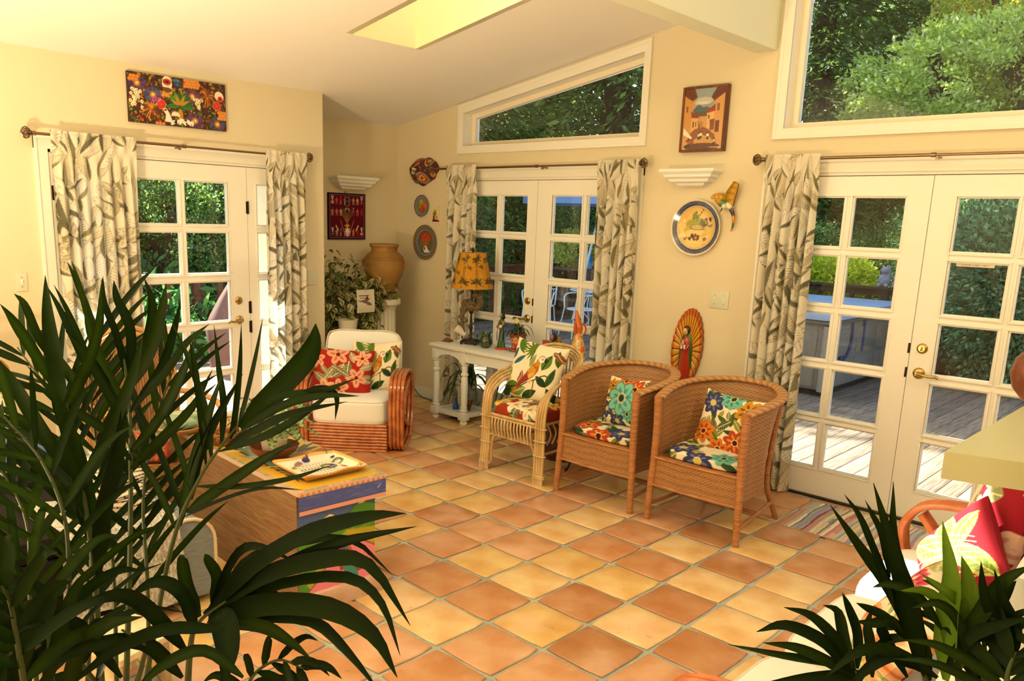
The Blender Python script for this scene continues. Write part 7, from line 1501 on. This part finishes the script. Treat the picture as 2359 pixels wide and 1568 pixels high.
# hot tub
TBM = mat('tub_cabinet', '8c8478', .6, noise='7c746a', scale=10, stretch=(8, 8, 1)); 
t = thing('hot_tub', 'grey panelled hot tub with a pale blue cover on the deck', 'hot tub', (1.957, 3.66, -.08), 0)
MB().box(-2.2, 0, 0, 2.25, .06, .80, bev=.05).build('cabinet', TBM, t)
MB().box(-2.15, -.05, .05, 2.2, 0, .07).build('base', mat('tub_base', '2a241e', .8), t, smooth=False)
for i in range(3):
    for z0, z1 in ((.10, .38), (.42, .72)):
        MB().box(-2.08+i*.69, -1.50+i*.69, -.012, .01, z0, z1, bev=.006).build('panel', TBM, t); MB().box(-.01, .012, .12+i*.70, .72+i*.70, z0, z1, bev=.006).build('panel', TBM, t)
for x, y in ((-.0, 0), (-2.2, 0), (0, 2.25)): MB().lathe([(.06, .06), (.06, .78)], 16, T(x*.985-.01, y*.985+.01)).build('corner_post', mat('tub_corner', '9c9488', .5), t)
MB().box(-2.24, .04, -.04, 2.29, .79, .835, bev=.02).build('rim', mat('tub_rim', '6a6660', .3), t)
plab(MB().box(-2.26, .06, -.06, 1.12, .836, .93, bev=.03).box(-2.26, .06, 1.13, 2.31, .836, .93, bev=.03).build('cover', mat('tub_cover', '9ab4d8', .45), t), 'pale blue vinyl cover')
MB().tube(spline([(.02, .62, .84), (.03, .60, .55), (.035, .50, .42), (.04, .40, .38)], 12), .012, 6).box(.012, .03, .34, .46, .3, .42, bev=.004).build('cover_strap', mat('blue_strap', '3c4470', .6), t)
MB().tube([(.02, 1.0, .84), (.02, 1.0, .42)], .012, 6).build('cover_strap', MATS['blue_strap'], t)
# squirrel ornaments on the far rail
SQ = mat('stone_ornament', 'b0b4bc', .7, noise='8c9098', scale=30)
for i, (px, lab) in enumerate(((2034, 'larger grey stone squirrel ornament on the far railing'), (2060, 'small grey stone ornament on the far railing beside the squirrel'))):
    p = on_y(px, 668, 7.35); t = thing('stone_squirrel' if i == 0 else 'stone_bird', lab, 'garden ornament', (p.x, 7.35, .93), 0); s_ = 1 if i == 0 else .55
    m_ = MB().sphere(.085*s_, (0, 0, .10*s_), 16, 10, (1, .9, 1.25)).sphere(.055*s_, (0, -.02, .24*s_), 14, 9)
    for a in (-1, 1): m_.sphere(.018*s_, (a*.03*s_, -.01, .295*s_), 8, 5, (1, .6, 1.4)); m_.sphere(.03*s_, (a*.05*s_, -.06*s_, .03*s_), 8, 5)
    m_.build('body', SQ, t); MB().tube(spline([(0, .06*s_, .02), (0, .14*s_, .1*s_), (0, .12*s_, .22*s_), (0, .16*s_, .28*s_)], 12), [.02*s_]*2+[.045*s_]*8+[.02*s_]*3, 10).build('tail', SQ, t)
# white wrought iron chairs and table
WI = mat('white_iron', 'eef2f8', .35)
def iron_chair(x, y, rz, label):
    t = thing('garden_chair', label, 'garden chair', (x, y, -.08), rz, 'white iron garden chairs')
    for sx in (-1, 1):
        MB().tube(spline([(sx*.22, -.2, .44), (sx*.24, -.24, .2), (sx*.27, -.26, 0)], 12), .011, 6).build('leg', WI, t); MB().tube(spline([(sx*.2, .2, .44), (sx*.22, .24, .2), (sx*.25, .28, 0)], 12), .011, 6).build('leg', WI, t)
        MB().tube(spline([(sx*.22, .2, .66), (sx*.27, .0, .68), (sx*.26, -.18, .64), (sx*.22, -.2, .44)], 16), .011, 6).build('armrest', WI, t)
    m_ = MB(); m_.tube([(.23*math.cos(a), .22*math.sin(a), .44) for a in np.linspace(0, 2*PI, 25)[:-1]], .011, 6, closed=True)
    for k in range(-4, 5): w_ = math.sqrt(max(0, .22**2-(k*.05)**2)); m_.tube([(k*.05, -w_, .44), (k*.05, w_, .44)], .005, 5); m_.tube([(-w_, k*.05, .445), (w_, k*.05, .445)], .005, 5)
    m_.build('seat', WI, t)
    m_ = MB().tube(spline([(-.22, .2, .44), (-.23, .24, .75), (-.17, .26, .88), (0, .27, .92), (.17, .26, .88), (.23, .24, .75), (.22, .2, .44)], 36), .012, 6).tube([(-.22, .235, .70), (.22, .235, .70)], .008, 6)
    for k in range(-3, 4): m_.tube([(k*.055, .22, .46), (k*.06, .235, .70)], .005, 5)
    for k in (-1, 0, 1): m_.tube(spline([(k*.1-.05, .245, .72), (k*.1-.03, .25, .84), (k*.1, .25, .76), (k*.1+.03, .25, .84), (k*.1+.05, .245, .72)], 14), .005, 5)
    m_.build('backrest', WI, t)
iron_chair(-3.30, 5.05, .5, 'white wrought iron chair left of the umbrella, through the middle doors'); iron_chair(-2.55, 5.2, -.5, 'white wrought iron chair right of the umbrella base, through the middle doors'); iron_chair(-2.2, 6.1, 2.6, 'white wrought iron chair behind the garden table, through the middle doors')
t = thing('garden_table', 'round white iron garden table between the iron chairs', 'garden table', (-2.65, 5.7, -.08), 0)
MB().lathe([(.0001, .70), (.42, .70), (.43, .71), (.42, .72), (.0001, .72)], 32).build('tabletop', WI, t)
for k in range(3): a = 2*PI*k/3; MB().tube(spline([(.1*math.cos(a), .1*math.sin(a), .70), (.22*math.cos(a), .22*math.sin(a), .4), (.1*math.cos(a), .1*math.sin(a), .2), (.34*math.cos(a), .34*math.sin(a), 0)], 16), .012, 6).build('leg', WI, t)
# umbrella
ub = Vector((-3.55, 6.25, -.08)); t = thing('patio_umbrella', 'open pale blue patio umbrella on a leaning white pole, through the middle doors', 'umbrella', ub, 0)
tp = on_y(1405, 400, 6.4)-ub; tp.z = min(tp.z, 2.9)
MB().tube([(0, 0, 0), tuple(tp)], .022, 10).build('pole', WI, t); MB().lathe([(.0001, 0), (.25, 0), (.25, .06), (.05, .10), (.0001, .10)], 24).build('base', mat('umbrella_base', '8c9098', .6), t)
UBM = mat('umbrella_cloth', '86b4ec', .8, trans=.35); m_ = MB(); n = 8; rr_ = [0, .3, .6, .9, 1.2, 1.45]
P = [[(tp.x+r*math.cos(a)*(1-.05*abs(math.sin(a*4))), tp.y+r*math.sin(a)*(1-.05*abs(math.sin(a*4))), tp.z-.03-.36*(r/1.45)**1.25) for a in np.linspace(0, 2*PI, 65)[:-1]] for r in rr_]
m_.grid(P, wrapv=True); m_.grid([P[-1], [(x, y, z-.14) for x, y, z in P[-1]]], wrapv=True); m_.build('canopy', UBM, t)
for k in range(8): a = 2*PI*k/8; MB().tube([tuple(tp-Vector((0, 0, .05))), (tp.x+1.4*math.cos(a), tp.y+1.4*math.sin(a), tp.z-.41)], .009, 6).build('rib', WI, t)
# potting bench with plant and can
bp_ = on_y(1322, 640, 7.0); t = thing('potting_bench', 'brown wooden potting bench by the far railing, behind the iron chairs', 'bench', (bp_.x, 6.95, -.08), 0)
BW2 = mat('weathered_wood', '7a6452', .8, noise='65503f', scale=12)
MB().box(-.65, .65, -.25, .25, .92, .97, bev=.004).build('benchtop', BW2, t); MB().box(-.6, .6, -.2, .2, .35, .39, bev=.004).build('shelf', BW2, t)
for a in (-.55, .55):
    for b in (-.2, .2): MB().box(a-.04, a+.04, b-.04, b+.04, 0, .92).build('leg', BW2, t)
t = thing('watering_can', 'bright blue watering can on the potting bench', 'watering can', (on_y(1350, 650, 6.9).x, 6.85, .89), 0)
BLC = mat('blue_plastic', '3c9cd0', .35); MB().lathe([(.0001, 0), (.12, 0), (.12, .22), (.09, .26), (.0001, .25)], 24).build('can_body', BLC, t); MB().tube(spline([(-.1, 0, .05), (-.2, 0, .16), (-.26, 0, .28)], 8), .014, 8).build('spout', BLC, t); MB().tube(spline([(.06, 0, .24), (.0, 0, .36), (-.08, 0, .26)], 10), .010, 8).build('handle', BLC, t)
# covered grill outside the left door
gp = on_x(556, 700, -3.2); t = thing('covered_grill', 'grill under a draped brown cover on the deck, through the left glass door', 'grill', (-3.2, gp.y, -.08), .3)
MB().lathe([(.40, 0), (.42, .3), (.44, .48), (.38, .62), (.27, .82), (.17, .98), (.10, 1.04), (.0001, 1.05)], 48, None, None, flute=(7, -.1, 1.0, .035)).build('cover', mat('grill_cover', '6c4c44', .6), t)
# big planter log at right
t = thing('log_planter', 'dark hollow log planter on the deck, through the right french door', 'planter', (2.75, 6.35, -.08), .2)
MB().lathe([(.0001, 0), (.17, 0), (.18, .1), (.17, .9), (.165, 1.0), (.13, 1.0), (.0001, .9)], 20, T(-.5, 0, .17, ry=PI/2), None, flute=(9, .01, .99, .015)).build('log', mat('log_bark', '3c2418', .9, noise='281810', scale=14, bump=.6, bscale=20), t)
# ---- ground
gd = MB(); P = [[(x, y, -.75+.02*max(0, y-9)**1.55+.014*max(0, -x-7)**1.6+.25*math.sin(x*.5)*math.cos(y*.4)) for y in np.linspace(-14, 45, 40)] for x in np.linspace(-42, 22, 44)]
struct(gd.grid(P).build('ground', mat('forest_floor', '2c2c14', .95, noise='1c2410', scale=1.2, bump=.5, bscale=3), smooth=True))
# ---- foliage
def fol_mat(name, trans=.48): return mat(name, attr='Col', rough=.5, spec=.35, trans=trans)
FM = fol_mat('tree_foliage')
def quads(C0, D, L_, W_, col, R):
    """numpy leaf blades: centres C0, directions D, lengths, widths, colours"""
    n = len(C0); N = R.normal(size=(n, 3)); S = np.cross(D, N); S /= np.linalg.norm(S, axis=1, keepdims=True)+1e-9
    tip = C0+D*L_[:, None]; mid = C0+D*(L_*.45)[:, None]
    V = np.stack([C0, mid-S*W_[:, None], tip, mid+S*W_[:, None]], 1).reshape(-1, 3); Cc = np.repeat(col, 4, 0)
    return V, Cc
def np_mesh(name, V, Cc, parent, mt):
    n = len(V)//4; me = bpy.data.meshes.new(name); me.vertices.add(len(V)); me.vertices.foreach_set('co', V.astype(np.float32).ravel()); me.loops.add(len(V)); me.loops.foreach_set('vertex_index', np.arange(len(V), dtype=np.int32)); me.polygons.add(n); me.polygons.foreach_set('loop_start', np.arange(n, dtype=np.int32)*4); me.polygons.foreach_set('loop_total', np.full(n, 4, np.int32))
    a = me.color_attributes.new('Col', 'FLOAT_COLOR', 'POINT'); cc = np.ones((len(V), 4), np.float32); cc[:, :3] = Cc; a.data.foreach_set('color', cc.ravel()); me.materials.append(mt); me.update(); me.validate()
    o = bpy.data.objects.new(name, me); COL.objects.link(o); o.parent = parent; o['kind'] = 'stuff'; return o
BARK = mat('redwood_bark', '3e2a1e', .95, noise='2a1a12', scale=5, stretch=(4, 4, .4), bump=.8, bscale=12)
def conifer(label, loc, H, R_, n, seed, cols, group, sz=1.0):
    R = np.random.default_rng(seed); t = thing('redwood_tree', label, 'tree', loc, 0, group)
    MB().tube(spline([(0, 0, 0), (.05, 0, H*.4), (0, .05, H)], 16), [.34*(1-.85*i/16)*H/12 for i in range(17)], 10).build('trunk', BARK, t)
    nb = n//26; h = R.uniform(.10, .98, nb)*H; az = R.uniform(0, 2*PI, nb); rl = R_*(1-(h/H))**.6*R.uniform(.55, 1.1, nb)+.3
    C0 = []; D = []; 
    for k in range(nb):
        u = R.uniform(.15, 1, 26); r = rl[k]*u; z = h[k]+.1*r-.16*r*r; w_ = R.normal(0, .16+.10*u, 26)
        x = r*np.cos(az[k])-w_*np.sin(az[k]); y = r*np.sin(az[k])+w_*np.cos(az[k]); C0.append(np.stack([x, y, z+R.normal(0, .07, 26)], 1)); a2 = az[k]+np.sign(w_)*R.uniform(.3, 1.1, 26); D.append(np.stack([np.cos(a2), np.sin(a2), R.uniform(-.9, -.05, 26)], 1))
    C0 = np.concatenate(C0); D = np.concatenate(D); D /= np.linalg.norm(D, axis=1, keepdims=True); m_ = len(C0)
    pal = np.array([lin(c_) for c_ in cols]); col = pal[R.integers(0, len(pal), m_)]*R.uniform(.7, 1.25, (m_, 1))
    V, Cc = quads(C0, D, R.uniform(.16, .34, m_)*sz, R.uniform(.018, .045, m_)*sz, col, R); np_mesh('foliage', V, Cc, t, FM); return t
def bush(name, label, loc, rx, ry_, rz_, n, seed, cols, L0, W0, group=None, cat='bush', trunk=True, cl=.16, nd=90):
    R = np.random.default_rng(seed); t = thing(name, label, cat, loc, 0, group)
    if trunk:
        m_ = MB()
        for k in range(5): a = k*1.3; m_.tube(spline([(.05*math.cos(a), .05*math.sin(a), -.3), (.3*rx*math.cos(a), .3*ry_*math.sin(a), rz_*.8), (.7*rx*math.cos(a+.3), .7*ry_*math.sin(a+.3), rz_*1.5)], 8), .035*rx, 7)
        m_.build('trunk', BARK, t)
    nc = max(12, n//nd); cd_ = R.normal(size=(nc, 3)); cd_ /= np.linalg.norm(cd_, axis=1, keepdims=True); cr = cd_*(R.uniform(.45, 1, (nc, 1))**.5)*np.array([rx, ry_, rz_])+np.array([0, 0, rz_])
    idx = R.integers(0, nc, n); C0 = cr[idx]+R.normal(0, 1, (n, 3))*np.array([rx, ry_, rz_])*cl; out = C0-np.array([0, 0, rz_]); D = out/(np.linalg.norm(out, axis=1, keepdims=True)+1e-6)+R.normal(0, .7, (n, 3)); D /= np.linalg.norm(D, axis=1, keepdims=True)
    pal = np.array([lin(c_) for c_ in cols]); col = pal[R.integers(0, len(pal), n)]*R.uniform(.7, 1.3, (n, 1)); V, Cc = quads(C0, D, R.uniform(.7, 1.3, n)*L0, R.uniform(.7, 1.3, n)*W0, col, R); np_mesh('foliage', V, Cc, t, FM); return t
GC = ['74983a', '86a848', '5c8030', 'a0bc58', '688c34']; GD = ['507438', '608440', '446434', '7c9c50']; GB = ['c0d868', 'd8e880', 'a8c854', 'f0f4b0', 'ccdc70']; GT = ['4c8058', '60946a', '3c6c4c', '78ac78', '4a8868']  # GB leaves go near-white: sun highlights put into the leaf colour
c1 = conifer('redwood in the wood beyond the deck', (-9.0, 8.2, -1), 15, 3.2, 30000, 1, GC+GD, 'redwoods beyond the deck')
c2 = conifer('redwood in the wood beyond the deck', (-3.5, 15.5, -1), 16, 3.4, 32000, 2, GD+GC[:2], 'redwoods beyond the deck')
r_ = random.Random(55)
for i, (x, y) in enumerate(((-9.5, 6.0), (-6.6, 11.6), (-14, 9.5), (-10, 13), (-6.5, 17), (-1.2, 18), (1.0, 15.0), (3.4, 17.5), (-3, 21), (1.5, 22), (5.5, 14.5), (5.8, 20), (-18, 11), (-13, 16), (-9, 20), (8, 17), (-2.2, 24), (3.5, 25), (-7, 25), (-20, 17), (-30, 2), (-31, -3), (-33, 7), (-29, -7))):
    o = copy_tree(c1 if i % 2 else c2); o.location = (x, y, -1+.1*i % .7); o.rotation_euler = (0, 0, r_.uniform(0, 6.28)); s_ = r_.uniform(.8, 1.25); o.scale = (s_, s_, s_*r_.uniform(.9, 1.1))
MB1 = on_y(2310, 235, 10.5); MB1.z -= 1.3; MB2 = on_y(2420, 130, 12); MB2.z -= 1.9
b1 = bush('maple_tree', 'bright yellow-green leafy tree in the big upper window', tuple(MB1), 2.6, 1.5, 1.35, 34000, 5, GB, .085, .024, cat='tree', cl=.05, nd=150)
bush('maple_tree', 'sunlit yellow tree at the right edge of the big upper window', tuple(MB2), 2.2, 1.5, 1.9, 30000, 6, ['c8d85c', 'e0d868', 'a8c04c', 'd8b858', 'b8d060'], .085, .024, cat='tree', cl=.06, nd=150)
bb1 = bush('laurel_bush', 'green laurel bush beyond the dark far railing', (-1.0, 9.6, -.7), 1.5, 1.2, 1.3, 60000, 8, GC+GT[:2]+['b8d078', '3c5424'], .045, .013, 'laurels beyond the far railing', cl=.07, nd=200)
for i, (x, y, s_) in enumerate(((1.0, 9.4, .9), (-3.2, 9.9, 1.1), (-5.6, 9.2, 1.0), (-7.2, 6.2, 1.1), (-7.4, 3.4, 1.15), (-7.0, .6, 1.1), (-7.6, -2, 1.2), (3.8, 9.6, .85), (-9, 5, 1.5), (-9.5, 1.8, 1.7), (-9.4, -1.4, 1.5), (-5, 11.8, 1.2), (-.2, 12, .9), (6, 9.8, 1.2), (-8.6, 9, 1.5), (-11, -3.5, 1.9), (-12, 1, 2.3), (-12.5, 4, 2.4), (-13, -1.5, 2.4), (-11.5, 6.5, 2.2), (-6.9, -4.2, 1.2), (2.3, 11.5, .8), (4.9, 11, 1.2))):
    o = copy_tree(bb1); o.location = (x, y, -.8); o['label'] = 'green laurel bush beyond the reddish left railing' if x < -4.7 and y < 7 else 'green laurel bush beyond the dark far railing'; o['group'] = 'laurels beyond the left railing' if x < -4.7 and y < 7 else 'laurels beyond the far railing'; o.rotation_euler = (0, 0, r_.uniform(0, 6.28)); o.scale = (s_, s_, s_*1.15)
bush('wisteria_shrub', 'tall blue-green shrub leaning over the deck at the right french door', (3.25, 6.0, -.1), .75, .7, 1.25, 30000, 9, GT+['8cc08c'], .08, .016)
bush('wisteria_shrub', 'blue-green shrub overhanging behind the log planter', (2.3, 8.3, .2), 1.1, .6, 1.1, 24000, 19, GT+GD, .08, .016)
yp = on_y(1925, 640, 7.9); bush('yellow_shrub', 'bright yellow-green shrub just behind the hot tub', (yp.x, 7.9, .35), .55, .4, .48, 9000, 10, ['d8e838', 'e8f048', 'b8d030', 'f0f460'], .07, .022)
fp_ = on_y(1318, 592, 7.0); bush('flowering_shrub', 'yellow flowering shrub standing on the potting bench', (fp_.x, 7.0, .90), .42, .3, .30, 7000, 12, ['f0f090', 'c8d458', 'f0f0a0', 'c0d850'], .05, .016)
bush('fern_clump', 'green ferns growing below the left deck railing', (-5.6, -.6, -.7), 1.3, 2.2, .75, 6000, 13, ['5c9c50', '4c8c4c', '74b45c', '3c7848'], .2, .03, trunk=False)
bush('grass_clump', 'tall green grass beside the deck corner, through the middle doors', (-5.4, 6.4, -.6), .8, .8, .6, 3000, 14, ['6ca040', '88b850', '548c34'], .28, .015, trunk=False)
